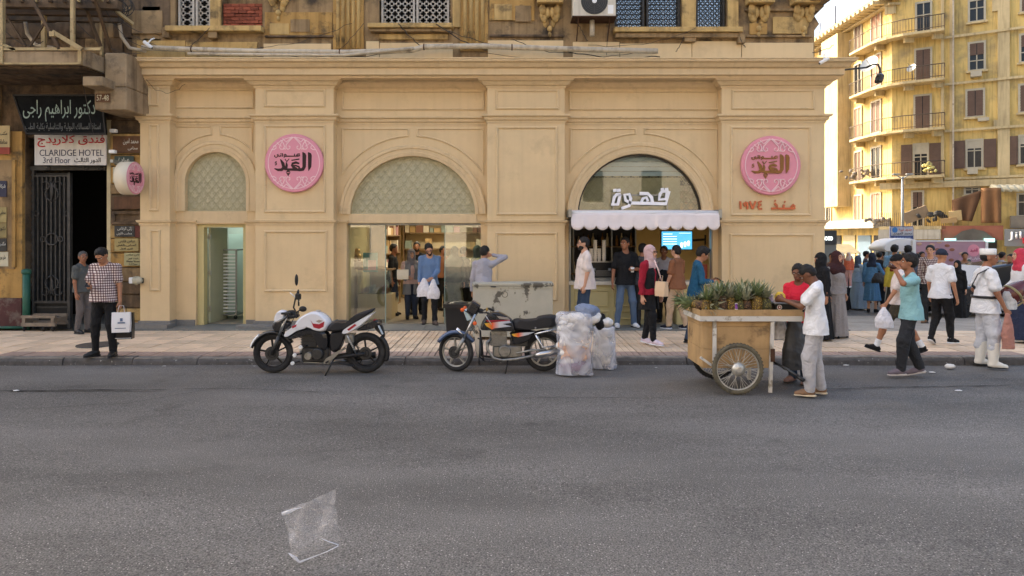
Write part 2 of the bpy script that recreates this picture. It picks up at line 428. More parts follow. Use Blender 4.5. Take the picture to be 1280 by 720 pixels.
# the gap between the road and the cross street on the right
tag(MB().add([(13.5,10.3,-.006),(60,10.3,-.006),(60,17.7,-.2),(13.5,17.7,-.2)],[(0,1,2,3)]).build('side_road',ASPH),kind='structure')
# cracks and a patch seam in the road: recessed-looking bitumen lines laid 4 mm up
CRK = mat('bitumen_crack',(.022,.021,.021),.85,var=.3,vs=20)
def crack(pts,w,name='road_crack'):
    mb = MB(); rs = random.Random(len(pts) * 31 + int(pts[0][0] * 10)); q = []
    for (a,b) in zip(pts,pts[1:]):
        k = max(2,int(hypot(b[0] - a[0],b[1] - a[1]) / .12))
        for i in range(k): t = i / k; q.append((a[0] + (b[0] - a[0]) * t + rs.uniform(-.02,.02),a[1] + (b[1] - a[1]) * t + rs.uniform(-.025,.025)))
    n = len(q); vs = []; fs = []
    for i,(x,y) in enumerate(q):
        ww = w * rs.uniform(.4,1.3) * (1 if 0 < i < n - 1 else .2)
        vs += [(x,y - ww / 2,.008),(x,y + ww / 2,.008)]
        if i: fs.append((2 * i - 2,2 * i,2 * i + 1,2 * i - 1))
    mb.add(vs,fs); return link(name,mb.mesh(name),CRK,road)
def gp(x,y): d = DG(y); return (X(x,d),d)
crack([gp(0,489),gp(60,489),gp(110,488),gp(222,488)],.045); crack([gp(222,487),gp(300,486),gp(420,492)],.012)
crack([gp(1000,488),gp(1100,485),gp(1200,483),gp(1280,482)],.03); crack([gp(1195,466),gp(1225,471),gp(1280,478)],.022)
crack([gp(20,512),gp(160,505),gp(300,480)],.012); crack([gp(560,500),gp(700,497),gp(850,499)],.010)
crack([gp(1085,505),gp(1105,506)],.05); crack([gp(1105,500),gp(1140,501)],.02)

# --- pavement tiles: 40 cm squares with four ribs each
TILE = mat('sandy_paving',srgb(222,196,166),.8,var=.14,vs=5,bump=.1,bs=90,rnd=.14,dirt=((.14,.115,.09),2.2,.56,.2,.35))
TILEP = mat('pinkish_paving',srgb(166,142,128),.8,var=.16,vs=6,bump=.1,bs=90,rnd=.1,dirt=((.07,.06,.055),2.2,.5,.2,.6))
JOINT = mat('sandy_joint',srgb(84,74,64),.95,var=.2,vs=4)
sw = tag(MB().box(-34,13.5,CURB + .16,13.36,-.3,SWZ - .016).build('sidewalk',JOINT),kind='structure')
def tile_mb(x,y,w,dz=0.,jx=0.,jy=0.):
    mb = MB(); g = .012; k = 4; bw = w / k
    for i in range(k):
        a = x - w / 2 + i * bw + (g * .8 if i == 0 else .003); b = x - w / 2 + (i + 1) * bw - (g * .8 if i == k - 1 else .003)
        y0,y1 = y - w / 2 + .007,y + w / 2 - .007; z0,z1 = SWZ - .03,SWZ + dz; c = .003
        v = [(a,y0,z0),(b,y0,z0),(b,y1,z0),(a,y1,z0),(a + c,y0 + c,z1),(b - c,y0 + c,z1),(b - c,y1 - c,z1),(a + c,y1 - c,z1)]
        mb.add(v,[(4,5,6,7),(0,1,5,4),(1,2,6,5),(2,3,7,6),(3,0,4,7)])
    return mb
tw = .4; me_a = tile_mb(0,0,tw).mesh('paving_tile'); me_a.materials.append(TILE); me_b = tile_mb(0,0,tw).mesh('paving_tile'); me_b.materials.append(TILEP)
rest = MB(); cnt = 0; rs = random.Random(5)
rows = []; yy = CURB + .2
while yy + tw < 13.4: rows.append(yy + tw / 2); yy += tw
allt = []
for r,y in enumerate(rows):
    nx = 120
    for i in range(nx):
        x = -34.4 + i * tw + tw / 2
        if x > 13.3: continue
        vis = abs(x) < .76 * y
        allt.append((0 if vis else 1,y,abs(x),x,r))
allt.sort()
for (iv,y,ax,x,r) in allt:
    dz = rs.uniform(-.004,.004)
    if cnt < 300 and iv == 0:
        o = bpy.data.objects.new('paving_tile',me_b if r == 0 else me_a); COL.objects.link(o); o.parent = sw; o.location = (x,y,dz); cnt += 1
    else:
        t = tile_mb(x,y,tw,dz); rest.add(t.v,t.f)
tag(link('paving_tiles',rest.mesh('paving_tiles'),TILE,sw),kind='stuff')
def plaza():                     # the pavement falls away beyond the corner
    m = bpy.data.materials.new('plaza_paving'); m.use_nodes = True; n,l,b = noise_nodes(m)
    tc = n.new('ShaderNodeTexCoord'); br = n.new('ShaderNodeTexBrick'); mp = n.new('ShaderNodeMapping'); mp.inputs['Scale'].default_value = (1,1,1)
    l.new(tc.outputs['Object'],mp.inputs[0]); l.new(mp.outputs[0],br.inputs[0])
    br.inputs['Scale'].default_value = 1; br.offset = 0; br.inputs['Brick Width'].default_value = .2; br.inputs['Row Height'].default_value = .4; br.inputs['Mortar Size'].default_value = .008
    br.inputs['Color1'].default_value = (*srgb(178,165,148),1); br.inputs['Color2'].default_value = (*srgb(166,152,136),1); br.inputs['Mortar'].default_value = (*srgb(110,100,90),1)
    nz = n.new('ShaderNodeTexNoise'); nz.inputs['Scale'].default_value = 1.5; nz.inputs['Detail'].default_value = 6; l.new(tc.outputs['Object'],nz.inputs[0])
    mr = n.new('ShaderNodeMapRange'); mr.inputs['To Min'].default_value = .6; mr.inputs['To Max'].default_value = 1.35; l.new(nz.outputs[0],mr.inputs[0])
    mx = n.new('ShaderNodeMixRGB'); mx.blend_type = 'MULTIPLY'; mx.inputs[0].default_value = 1; l.new(br.outputs[0],mx.inputs[1]); l.new(mr.outputs[0],mx.inputs[2])
    l.new(mx.outputs[0],b.inputs['Base Color']); b.inputs['Roughness'].default_value = .8
    mb = MB(); P = [(13.36,SWZ - .004),(13.6,SWZ - .02),(18.4,-.2)]
    vs = []; fs = []
    for j,(y,z) in enumerate(P): vs += [(6.2,y,z),(13.5,y,z)]
    for j in range(len(P) - 1): fs.append((2 * j,2 * j + 1,2 * j + 3,2 * j + 2))
    vs += [(6.2,18.4,-.3),(13.5,18.4,-.3)]; fs.append((4,5,7,6))
    mb.add(vs,fs); return mb.build('plaza',m,fix=False)
tag(plaza(),kind='structure')
# --- kerb stones
KERB = mat('kerb_stone',srgb(136,130,122),.85,var=.3,vs=5,bump=.5,bs=18,rnd=.12,dirt=((.03,.03,.03),3.5,.48,.18,.6))
KERBF = mat('tyre_blackened_kerb',srgb(84,81,79),.85,var=.35,vs=9,bump=.5,bs=18,rnd=.1,dirt=((.40,.38,.35),22,.62,.05,.7))
kb = thing('kerb',None,None); tag(kb,kind='structure')
x = -15.2; i = 0
while x < 9.6:
    L = [.98,1.12,1.05][i % 3]; jz = rs.uniform(-.012,.01); jy = rs.uniform(-.012,.012)
    x1 = min(x + L,9.75)
    mb = MB(); prof = [(CURB + .19,-.05),(CURB + .19,SWZ + .001),(CURB + .06,SWZ + .006),(CURB + .02,SWZ - .012),(CURB + .002,SWZ - .04),(CURB - .012,-.05)]
    ring = lambda xx,e=0: [(xx,p[0] + jy + (rs.uniform(-.004,.004)),p[1] + jz) for p in prof]
    k = 5; mb.loft([ring(x + .006 + (x1 - x - .012) * t / k) for t in range(k + 1)],True,False)
    ks_ = mb.build('kerb_stone',KERBF,kb,fix=True)
    MB().box(x + .01,x1 - .01,CURB + .035 + jy,CURB + .188 + jy,SWZ + jz - .01,SWZ + .0085 + jz).build('worn_top',KERB,ks_)
    x = x1; i += 1
    if x1 >= 9.75: break
# broken end of the kerb, patched with rubble
for (xx,yy_,sx,sy,sz) in [(9.95,CURB + .08,.16,.12,.07),(10.35,CURB + .12,.12,.1,.05),(10.8,CURB + .15,.2,.08,.06)]:
    m_ = MB().ell((0,0,0),(sx,sy,sz),9,5); o = m_.build('kerb_rubble',KERB,kb); o.location = (xx,yy_,.02); displace(o.data,.02,4,3)
tag(MB().add([(9.75,CURB - .02,.003),(13.5,CURB - .02,.003),(13.5,CURB + .24,SWZ - .02),(9.75,CURB + .24,SWZ - .02)],[(0,1,2,3)]).build('kerb_ramp',KERB,kb),kind='stuff')

# ================================================================ the tan shopfront
SF = thing('shopfront','tan panelled shopfront of pilasters and three round arches under a deep cornice','shopfront',(0,FY,0))
def zc(y,d=FY): return Z(y,d)
def fr(px):                      # facade px rect -> metres in the bay plane
    return [X(px[0],FY),X(px[1],FY),Z(px[3],FY),Z(px[2],FY)]
ZB = SWZ - .02; ZT = 5.35
ARCH = {'A': (270,228,38,38,264),'B': (516,268,78,73,267),'C': (800,268,78,76,267)}   # cx, cy, rx, ry, sill (px)
OPEN = {'A': (245,307,280),'B': (433,601,279),'C': (711,891,273)}
BAY = {'A': (206,324),'B': (412,614),'C': (702,907)}
def arch_pts(k,g=0,n=24):      # outline of the arch opening in metres, counter-clockwise from the bottom right
    cx,cy,rx,ry,sy = ARCH[k]; cx_,cz_ = X(cx,FY),Z(cy,FY); a,b = (rx + g) * FY / F,(ry + g) * FY / F
    return [(cx_ + a,Z(sy,FY))] + arc(cx_,cz_,a,0,180,n,b)[(1 if sy - cy < 1 else 0):] + [(cx_ - a,Z(sy,FY))] if sy > cy else arc(cx_,cz_,a,0,180,n,b)
for k in 'ABC':
    x0,x1 = (X(v,FY) for v in BAY[k]); o0,o1 = X(OPEN[k][0],FY),X(OPEN[k][1],FY); oz = Z(OPEN[k][2],FY)
    outer = [(x0,ZB),(o0,ZB),(o0,oz),(o1,oz),(o1,ZB),(x1,ZB),(x1,ZT),(x0,ZT)]
    MB().plate(outer,[arch_pts(k)],0,.28).build('wall',TAN,SF)
    # archivolt: three steps
    p = arch_pts(k); c = FY / F
    MB().sweep(p,[(-.001,-.02),(-.001,.03),(-4 * c,.045),(-4.5 * c,.03),(-9 * c,.035),(-9.5 * c,.055),(-13 * c,.06),(-14 * c,.045),(-14 * c,-.01)],False,'xz',0).build('archivolt',TAN2,SF)
    # spandrel panels
    cx,cy,rx,ry,sy = ARCH[k]; e = 24 if k != 'A' else 21
    xa,xb = {'A': (218,316),'B': (427,605),'C': (712,897)}[k]; yt = {'A': 157,'B': 160,'C': 160}[k]; gap = 4.5
    for s_ in (-1,1):
        xo = xa if s_ < 0 else xb; xi = cx + s_ * gap; q = []
        N = 12
        for i in range(N + 1):
            x_ = xo + (xi - xo) * i / N; u = (x_ - cx) / (rx + e)
            q.append((x_,cy - (ry + e) * sqrt(max(0,1 - u * u))))
        pts = [(X(a,FY),Z(b,FY)) for a,b in q] + [(X(xi,FY),Z(yt,FY)),(X(xo,FY),Z(yt,FY))]
        if s_ > 0: pts = pts[::-1]
        ar = sum(pts[i][0] * pts[(i + 1) % len(pts)][1] - pts[(i + 1) % len(pts)][0] * pts[i][1] for i in range(len(pts)))
        if ar < 0: pts = pts[::-1]
        MB().sweep(pts,[(0,-.01),(.004,.02),(.02,.028),(.034,.02),(.042,-.01)],True,'xz',0).build('spandrel_moulding',TAN2,SF)
def moulding(px,d,y,name='panel_moulding',w=.05,inner=False):
    x0,x1,z0,z1 = X(px[0],d),X(px[1],d),Z(px[3],d),Z(px[2],d)
    pts = [(x0,z0),(x1,z0),(x1,z1),(x0,z1)]
    MB().sweep(pts,[(0,-.01),(.006,.022),(w * .45,.032),(w * .8,.02),(w,-.01)],True,'xz',y).build(name,TAN2,SF)
PIL = [(175,212),(319,417),(609,706),(902,1031)]
dy = PY - FY
for (a,b) in PIL:
    x0,x1 = X(a,PY),X(b,PY)
    MB().box(x0,x1,dy,.02,SWZ + .02,ZT).build('pilaster',TAN,SF,.006)
for px in [(217,318,111,136),(427,606,113,138),(711,898,113,138)]: moulding(px,FY,0)
for px in [(185,199,108,133),(330,407,111,134),(619,699,112,137),(914,1018,112,137),
           (186,199,155,264),(330,407,156,266),(620,697,158,269),(913,1014,158,270),
           (187,201,287,364),(330,409,288,365),(619,697,290,376),(912,1018,292,386)]: moulding(px,PY,dy,w=.055)
# cornices: the corona runs straight, the mouldings under it break round every pilaster
def plan(off,ext=0.):
    pts = [(X(175,PY) - ext,.5),(X(175,PY) - ext,dy - off)]
    pts = [(X(172,PY),.3)] if False else []
    for i,(a,b) in enumerate(PIL):
        x0,x1 = X(a,PY),X(b,PY)
        if i == 0: pts += [(x0,.6),(x0,dy),(x1,dy),(x1,0.)]
        elif i == 3: pts += [(x0,0.),(x0,dy),(x1,dy),(x1,2.2)]
        else: pts += [(x0,0.),(x0,dy),(x1,dy),(x1,0.)]
    return pts
zA,zM,zL = 5.43,5.09,4.93
front = [(X(168,13.3),dy),(X(1031,PY),dy),(X(1031,PY),2.2)]
MB().sweep(front,[(.02,zM),(-.20,zM),(-.20,zM + .03),(-.27,zM + .05),(-.27,zM + .17),(-.33,zM + .19),(-.37,zM + .25),(-.44,zM + .28),(-.44,zA - .03),(-.46,zA - .02),(-.46,zA),(.1,zA + .02)],False,'xy').build('corona',TAN2,SF)
MB().sweep(plan(0),[(.02,zL),(-.02,zL),(-.03,zL + .04),(-.07,zL + .05),(-.12,zL + .11),(-.17,zL + .13),(-.17,zM + .02),(.02,zM + .02)],False,'xy').build('bed_moulding',TAN2,SF)
zl = Z(153,PY)
MB().sweep(plan(0),[(.02,zl - .01),(-.015,zl - .01),(-.02,zl + .03),(-.055,zl + .05),(-.065,zl + .10),(-.11,zl + .12),(-.11,zl + .155),(.02,zl + .165)],False,'xy').build('band_moulding',TAN2,SF)
zi = Z(282,PY)
def impost(pts): MB().sweep(pts,[(.02,zi),(-.012,zi),(-.02,zi + .05),(-.05,zi + .07),(-.06,zi + .11),(.02,zi + .12)],False,'xy').build('impost_moulding',TAN2,SF)
P_ = [(X(a,PY),X(b,PY)) for a,b in PIL]
impost([(P_[0][0],.3),(P_[0][0],dy),(P_[0][1],dy),(P_[0][1],0),(X(243,FY),0),(X(243,FY),.2)])
impost([(X(309,FY),.2),(X(309,FY),0),(P_[1][0],0),(P_[1][0],dy),(P_[1][1],dy),(P_[1][1],0),(X(432,FY),0),(X(432,FY),.2)])
impost([(X(602,FY),.2),(X(602,FY),0),(P_[2][0],0),(P_[2][0],dy),(P_[2][1],dy),(P_[2][1],0),(X(711,FY),0)])
impost([(X(891,FY),0),(P_[3][0],0),(P_[3][0],dy),(P_[3][1],dy),(P_[3][1],2.2)])
# granite plinths and apron
pz = Z(401,PY)
for i,(a,b) in enumerate(P_):
    MB().box(a - .03,b + .03,dy - .03,.03,SWZ + .012,pz).build('plinth',GRAN,SF,.006)
for (a,b) in [(212,244),(308,319),(417,433),(601,609),(891,902)]:
    MB().box(X(a,FY) - .0,X(b,FY),-.025,.04,SWZ + .012,pz - .01).build('plinth',GRAN,SF,.004)
x = -7.75; i = 0
while x < 6.6:
    w = min(1.2,6.62 - x); MB().box(x + .003,x + w - .003,13.34 - FY,.5,SWZ - .06,SWZ + .014 + (.002 if i % 2 else 0)).build('apron_slab',GRAN2,SF,.003); x += w; i += 1
MB().box(X(160,13.6),X(213,13.6),13.46 - FY,-.2,SWZ + .012,SWZ + .10).build('step',GRAN,SF,.006)
MB().box(X(297,13.6),X(433,13.6),13.50 - FY,-.2,SWZ + .0125,SWZ + .075).build('step',GRAN,SF,.006)
# sill rails under the arches
for k in 'AB':
    cx,cy,rx,ry,sy = ARCH[k]; MB().box(X(cx - rx - 2,FY),X(cx + rx + 2,FY),-.012,.1,Z(279,FY) + .002,Z(sy + .5,FY)).build('transom',TAN2,SF,.004)
# patterned tympanum panels of arches A, B and (behind glass) C
OLV = mat('olive_relief_panel',srgb(184,178,148),.6,var=.10,vs=3,bump=.05,bs=60,dirt=((.10,.10,.07),2,.6,.2,.35))
OLV2 = mat('olive_relief',srgb(176,170,138),.55,var=.08,vs=4)
def motif(mb,k,y):
    cx,cy,rx,ry,sy = ARCH[k]; c = 11.5 if k != 'A' else 10.5
    cx_,cz_ = cx,cy
    inside = lambda x,z: (z >= cy and abs(x - cx) < rx - .5 and z < sy) or (((x - cx) / rx) ** 2 + ((z - cy) / ry) ** 2 < .985 and z < sy)
    ii = int(rx / c) + 2
    for j in range(-12,4):
        for i in range(-ii,ii + 1):
            ox = cx + i * c + (c / 2 if j % 2 else 0); oz = sy - 3 + j * c * .62
            for s_ in (-1,1):
                # ogee arm, curl, and chevron
                arm = [(ox + s_ * c * .5 * (1 - t) ** 1.0,oz - c * .6 * t ** 1.4) for t in [q / 5 for q in range(6)]]
                curl = [(ox + s_ * (c * .24 + (c * .16 * (1 - a * .09)) * cos(.2 + a * .75)),oz + c * .05 - (c * .16 * (1 - a * .09)) * sin(.2 + a * .75)) for a in range(8)]
                for pl,w in ((arm,1.1),(curl,.9)):
                    pl = [p for p in pl if inside(*p)]
                    if len(pl) > 1: mb.stroke([(X(a,FY + y),Z(b,FY + y)) for a,b in pl],w * FY / F,y - .007,.007)
                dm = [(ox + s_ * c * .12 * (1 if q % 2 else 0),oz - c * .3 + (q - 1) * c * .1) for q in range(3)]
                dm = [p for p in dm if inside(*p)]
                if len(dm) > 2: mb.stroke([(X(a,FY + y),Z(b,FY + y)) for a,b in dm],.8 * FY / F,y - .006,.006)
for k in 'AB':
    t = MB().plate(arch_pts(k,1.5),[],.10,.14).build('tympanum_panel',OLV,SF)
    mb = MB(); motif(mb,k,.10); mb.build('relief_pattern',OLV2,t,fix=False)
# --- interior of the shop: shell of the rooms
INW = mat('cream_interior_wall',srgb(214,196,150),.7,var=.06)
INF = mat('interior_floor',srgb(150,138,118),.35,var=.15,vs=4)
inn = thing('shop_interior',None,None,(0,0,0)); tag(inn,kind='structure')
xl,xr = X(205,FY),X(1020,FY); YB = 20.5; zc_ = 2.95
MB().box(xl,xr,FY + .3,YB,SWZ - .05,SWZ + .03).build('floor',INF,inn)
MB().box(xl,xr,FY + .9,YB,zc_,zc_ + .1).build('ceiling',mat('pale_ceiling',srgb(205,192,160),.8,var=.03),inn)
MB().box(xl,xr,YB,YB + .1,SWZ,zc_).build('back_wall',INW,inn)
GRW = mat('greenish_room_wall',srgb(176,182,172),.7,var=.08)
for xx in (X(318,FY),X(424,FY),X(705,FY) - .1): MB().box(xx,xx + .1,FY + .3,YB,SWZ,zc_).build('partition',GRW if xx < X(330,FY) else INW,inn)
MB().box(xl - .1,xl,FY + .3,YB,SWZ,zc_).build('partition',GRW,inn); MB().box(xr,xr + .1,FY + .3,YB,SWZ,zc_).build('partition',INW,inn)
MB().box(xl,X(318,FY),FY + 2.4,FY + 2.5,SWZ,zc_).build('partition',GRW,inn)
# floor slab over the shop closes the space behind the arches
MB().box(xl,xr,FY + .9,FY + 1.0,zc_ + .1,5.2).build('bulkhead',mat('dark_bulkhead',srgb(96,98,84),.8,var=.1),inn)
# ================================================================ round logo signs, coffee lettering, awning
PINK = mat('pink_sign_face',srgb(222,146,162),.45,var=.03,dirt=((.35,.2,.2),4,.64,.2,.2)); PINKL = mat('pale_pink_print',srgb(240,205,208),.5,var=0)
MAROON = mat('dark_maroon_print',srgb(44,16,20),.5,var=0); GOLD = mat('gold_letter',srgb(124,88,50),.35,.5,var=.15,vs=20)
CREAMP = mat('cream_sign_edge',srgb(226,214,190),.5,var=.05)
def logo(parent,R,y,m,ext,me2=PINKL):
    U = lambda px,py: ((px - 368) / 308 * R,(380 - py) / 308 * R)
    def st(mb,pts,w,dz=0): mb.stroke([U(*p) for p in pts],[q / 308 * R for q in w] if isinstance(w,(list,tuple)) else w / 308 * R,y - dz,ext + dz)
    mb = MB(); k = [0]
    def S(pts,w):
        k[0] += 1; st(mb,pts,w,.0008 * (k[0] % 5))
    S([(518,268),(532,285),(536,300),(534,420),(522,462)],[10,36,40,34,4])             # alef
    S([(460,266),(474,288),(478,300),(476,420),(462,446),(430,452),(400,448)],[10,36,40,36,34,30,26])   # lam
    S([(420,450),(360,448),(300,448),(285,440),(293,400),(288,372)],[28,26,24,26,24,8])   # baseline and ba tooth
    S([(425,385),(390,374),(355,385),(348,405),(362,425),(398,438)],[16,26,24,24,24,22])   # ain
    S([(352,408),(392,408),(420,420),(430,446)],[20,16,20,22])
    S([(226,340),(252,385),(262,425),(240,450),(200,452),(164,438)],[10,34,34,30,26,10])   # dal
    S([(292,448),(262,440)],22)
    S([(286,480),(308,502),(330,480)],[2,32,2]); S([(286,479),(308,458),(330,479)],[2,30,2])   # dot
    S([(342,352),(425,338)],[12,14]); S([(275,338),(292,366),(318,336)],[10,11,9]); S([(188,365),(172,370),(170,382),(186,380),(186,394),(168,402)],9)
    # small word above
    S([(432,285),(410,285),(395,296),(415,306),(432,300)],12); S([(415,308),(266,308)],12); S([(374,308),(374,282)],10)
    S([(290,298),(276,286),(262,296),(276,306),(262,322)],11); S([(246,276),(246,312)],11); S([(230,292),(228,308),(212,310),(206,296)],10)
    S([(204,288),(190,296),(200,310),(180,322),(164,310),(168,296)],10); S([(226,280),(234,280)],9)
    mb.build('lettering',m,parent,fix=False)
    ob = MB(); rr = 270 / 308 * R
    ob.stroke([(rr * cos(2 * pi * i / 48),rr * sin(2 * pi * i / 48)) for i in range(49)],7 / 308 * R,y,ext)
    H = [[(360,108),(322,146),(288,185),(284,215),(302,236),(326,228),(328,206),(314,200)],
         [(228,138),(258,172),(270,205),(256,234),(230,234),(216,214),(228,196),(240,204)],
         [(130,240),(160,238),(182,222),(178,200),(160,198),(152,212)],
         [(250,122),(288,160),(350,104)],[(190,165),(222,196),(250,140)],[(284,236),(272,226),(262,236)]]
    for pl in H:
        for sx in (1,-1):
            for sy in (1,-1):
                q = [(364 + sx * (a - 364),380 + sy * (b - 380) if sy > 0 else 380 - (b - 380)) for a,b in pl]
                ob.stroke([U(*p) for p in q],9 / 308 * R,y - .0005 * (1 + (sx > 0)),ext)
    ob.build('scroll_ornament',me2,parent,fix=False)
def disc_sign(name,label,loc,R,th,m,rz=0,ext=.004):
    t = thing(name,label,'sign',loc,rz)
    Mx = Matrix.Rotation(radians(90),4,'X')        # lathe axis to -y
    MB().lathe([(R,0),(R,th),(R - .02,th + .003)],48,Mx,True).build('disc_body',CREAMP if rz else PINK,t)
    MB().lathe([(R * .985,th + .002),(R * .975,th + .009)],48,Mx,True,False).build('face',PINK,t)
    logo(t,R,-th - .010 - ext,m,ext); return t
disc_sign('round_sign','round pink sign with dark maroon Arabic lettering on the pilaster beside the doorway',(X(368,13.7),13.74,Z(204,13.7)),36.5 * 13.7 / F,.06,MAROON)
disc_sign('round_sign','round pink sign with raised gold Arabic lettering above the copper date',(X(963,13.7),13.74,Z(207,13.7)),37 * 13.7 / F,.07,GOLD,0,.018)
COP = mat('copper_letter',srgb(170,98,72),.3,.75,var=.12,vs=12)
dt = thing('wall_lettering','copper Arabic lettering with the year on the right hand pilaster','lettering',(0,13.735,0))
def date_letters():
    D = 13.7; mb = MB(); u = lambda x,y: (X(x,D),Z(y,D))
    S = lambda pts,w=2.4,k=0: mb.stroke([u(*p) for p in pts],w * D / F,-.02 - .001 * k,.02)
    # 1974 in Arabic-Indic figures (from zoom: scale 6.86, origin 915,165)
    q = lambda pts: [(915 + a / 6.86,165 + b / 6.86) for a,b in pts]
    S(q([(74,592),(78,662)])); S(q([(136,618),(120,600),(105,612),(112,632),(136,626)])); S(q([(132,600),(138,640),(132,662)]),2.4,1)
    S(q([(156,592),(180,660)])); S(q([(206,592),(180,660)]),2.4,1)
    S(q([(258,592),(228,604),(236,622),(256,624)])); S(q([(252,624),(226,640),(236,660),(262,658)]),2.4,1)
    S(q([(545,640),(528,622),(510,640),(528,658),(546,650)])); S(q([(530,656),(460,656),(446,650),(448,622)]),2.6,1); S(q([(452,656),(400,656)]),2.6,2)
    S(q([(366,610),(388,630),(392,654),(340,656)]),2.8,3); S(q([(368,586),(378,592)]),2.4); S(q([(452,596),(462,600)]),2.4)
    mb.build('letters',COP,dt,fix=False)
date_letters()
bs_ = disc_sign('blade_sign','round pink blade sign with cream edge sticking out from the wall',(X(155,13.35),13.32,Z(223,13.35)),20.5 * 13.35 / F,.24,MAROON,radians(90))
MB().box(-.06,.18,.16,.22,.30,.36).build('bracket',ALU,bs_); MB().box(-.06,.34,.05,.13,-.12,.14).build('wall_plate',ALU,bs_)
bs_.children[0].data  # face keeps its own print
# coffee lettering on the arch glass
cf = thing('coffee_lettering','white Arabic coffee lettering standing in front of the arched window','lettering',(0,FY + .02,0))
def coffee():
    D = FY; mb = MB(); q = lambda pts: [(X(710 + a / 6.547,D),Z(190 + b / 6.547,D)) for a,b in pts]; k = [0]
    def S(pts,w): k[0] += 1; mb.stroke(q(pts),[a / 6.547 * D / F for a in w] if isinstance(w,list) else w / 6.547 * D / F,-.05 - .001 * (k[0] % 4),.05)
    S([(820,322),(770,322),(752,345),(745,390),(800,385),(810,330)],24); S([(826,320),(800,424),(540,418)],[24,26,26])   # qaf
    S([(585,340),(650,340),(682,372),(690,420)],26); S([(600,408),(612,380),(640,372),(652,404)],22)                          # heh
    S([(548,418),(500,418)],26); S([(515,420),(470,395),(462,350),(500,346),(512,380),(500,440),(436,462)],24)             # waw
    S([(430,346),(396,348),(378,370),(366,426),(408,426),(424,350)],24); S([(352,430),(415,430)],18)                          # teh marbuta
    for x_ in (383,415): S([(x_ - 14,316),(x_ + 14,312)],24)
    for x_ in (772,806): S([(x_ - 13,308),(x_ + 13,304)],22)
    mb.build('letters',mat('white_letter',srgb(236,236,240),.35,var=.02),cf,fix=False)
    MB().box(X(766,D),X(838,D),-.008,.012,Z(244.5,D),Z(243,D)).build('rail',ALU,cf); MB().box(X(766,D),X(767.2,D),-.008,.012,Z(268,D),Z(256,D)).build('post',ALU,cf)
    MB().box(X(834,D),X(835.2,D),-.008,.012,Z(268,D),Z(252,D)).build('post',ALU,cf)
coffee()
# awning: cassette, sagging scalloped fabric valance
def awning():
    t = thing('awning','white scalloped fabric awning over the coffee window','awning',(0,FY,0))
    D = 13.45; x0,x1 = X(714,D),X(899,D); z1 = Z(265,D); z2 = Z(283,D); yo = D - FY
    MB().tube([(x0,yo + .03,z1 - .01),(x1,yo + .03,z1 - .01)],.035,10).build('cassette',mat('white_enamel',srgb(222,222,224),.35,var=.03),t)
    mb = MB(); n = 96; rows = 6; vs = []; sc = 12
    for i in range(n + 1):
        u = i / n; x_ = x0 + (x1 - x0) * u; dip = abs(sin(pi * sc * u)) ** .55 * .085
        for j in range(rows + 1):
            v = j / rows
            vs.append((x_,yo + .0 - .05 * v + .012 * sin(u * 60) * v,z1 - .02 - (z1 - z2 - .03 + dip) * v))
    fs = [(i * (rows + 1) + j,(i + 1) * (rows + 1) + j,(i + 1) * (rows + 1) + j + 1,i * (rows + 1) + j + 1) for i in range(n) for j in range(rows)]
    AW = mat('white_awning_cloth',srgb(226,216,214),.9,var=.06,vs=4)
    mb.add(vs,fs,True); o = mb.build('valance',AW,t,fix=False); displace(o.data,.016,1.6,7,folds); sm = o.modifiers.new('s','SOLIDIFY'); sm.thickness = .004
    mb = MB(); mb.add([(x0,yo,z1),(x1,yo,z1),(x1,-.02,z1 + .06),(x0,-.02,z1 + .06)],[(0,1,2,3)]); o = mb.build('canopy',AW,t,fix=False); sm = o.modifiers.new('s','SOLIDIFY'); sm.thickness = .004
    for xx in (x0 + .03,x1 - .03):
        MB().beam((xx,yo + .02,z1 - .04),(xx,.05,z1 - .12),.025,.04).build('arm',ALU,t)
    MB().box(x1 - .01,x1 + .05,yo - .02,-.02,z1 - .12,z1 + .05).build('end_bracket',ALU,t); MB().box(x0 - .05,x0 + .01,yo - .02,-.02,z1 - .10,z1 + .05).build('end_bracket',ALU,t)
awning()
# ================================================================ doorway A: door, frame, trolley rack inside
DOORC = mat('pale_green_door',srgb(178,178,150),.5,var=.06,vs=3,dirt=((.2,.18,.14),3,.6,.2,.4))
df = thing('doorway','open pale green side door in its cream frame under the small arch','door',(0,FY + .12,0))
a0,a1,zt_ = X(245,FY),X(307,FY),Z(280,FY)
MB().box(a0,a0 + .13,-.05,.12,SWZ + .015,zt_).build('door_frame',mat('cream_frame',srgb(196,182,130),.5,var=.05),df,.004)
MB().box(a1 - .08,a1,-.05,.12,SWZ + .015,zt_).build('door_frame',MATS['cream_frame'],df,.004)
MB().box(a0 + .13,a1 - .08,-.05,.12,zt_ - .07,zt_).build('door_frame',MATS['cream_frame'],df,.004)
lf = MB().box(0,.86,-.022,.022,0,zt_ - .1 - SWZ).build('door_leaf',DOORC,df,.004); lf.location = (a0 + .16,.14,SWZ + .03); lf.rotation_euler = (0,0,radians(90))
h = MB(); h.tube([(.78,-.02,1.0),(.78,-.07,1.0),(.68,-.07,1.0)],.011,8); h.box(.76,.80,-.028,-.02,.9,1.1); h.build('handle',STEEL,lf)
for zz in (.25,1.0,1.75): MB().box(-.02,.03,-.03,.03,zz,zz + .1).build('hinge',STEEL,lf)
tr = thing('rack_trolley','metal bakery rack trolley with slatted side inside the small doorway','rack',(X(287,15.2),15.2,SWZ + .03))
for sx in (-.27,.27):
    for sy in (-.3,.3): MB().box(sx - .015,sx + .015,sy - .015,sy + .015,.1,1.5).build('post',ALU,tr)
for i in range(18): MB().box(-.02,.26,-.306,-.29,.16 + i * .073,.19 + i * .073).build('slat',WHITE,tr)
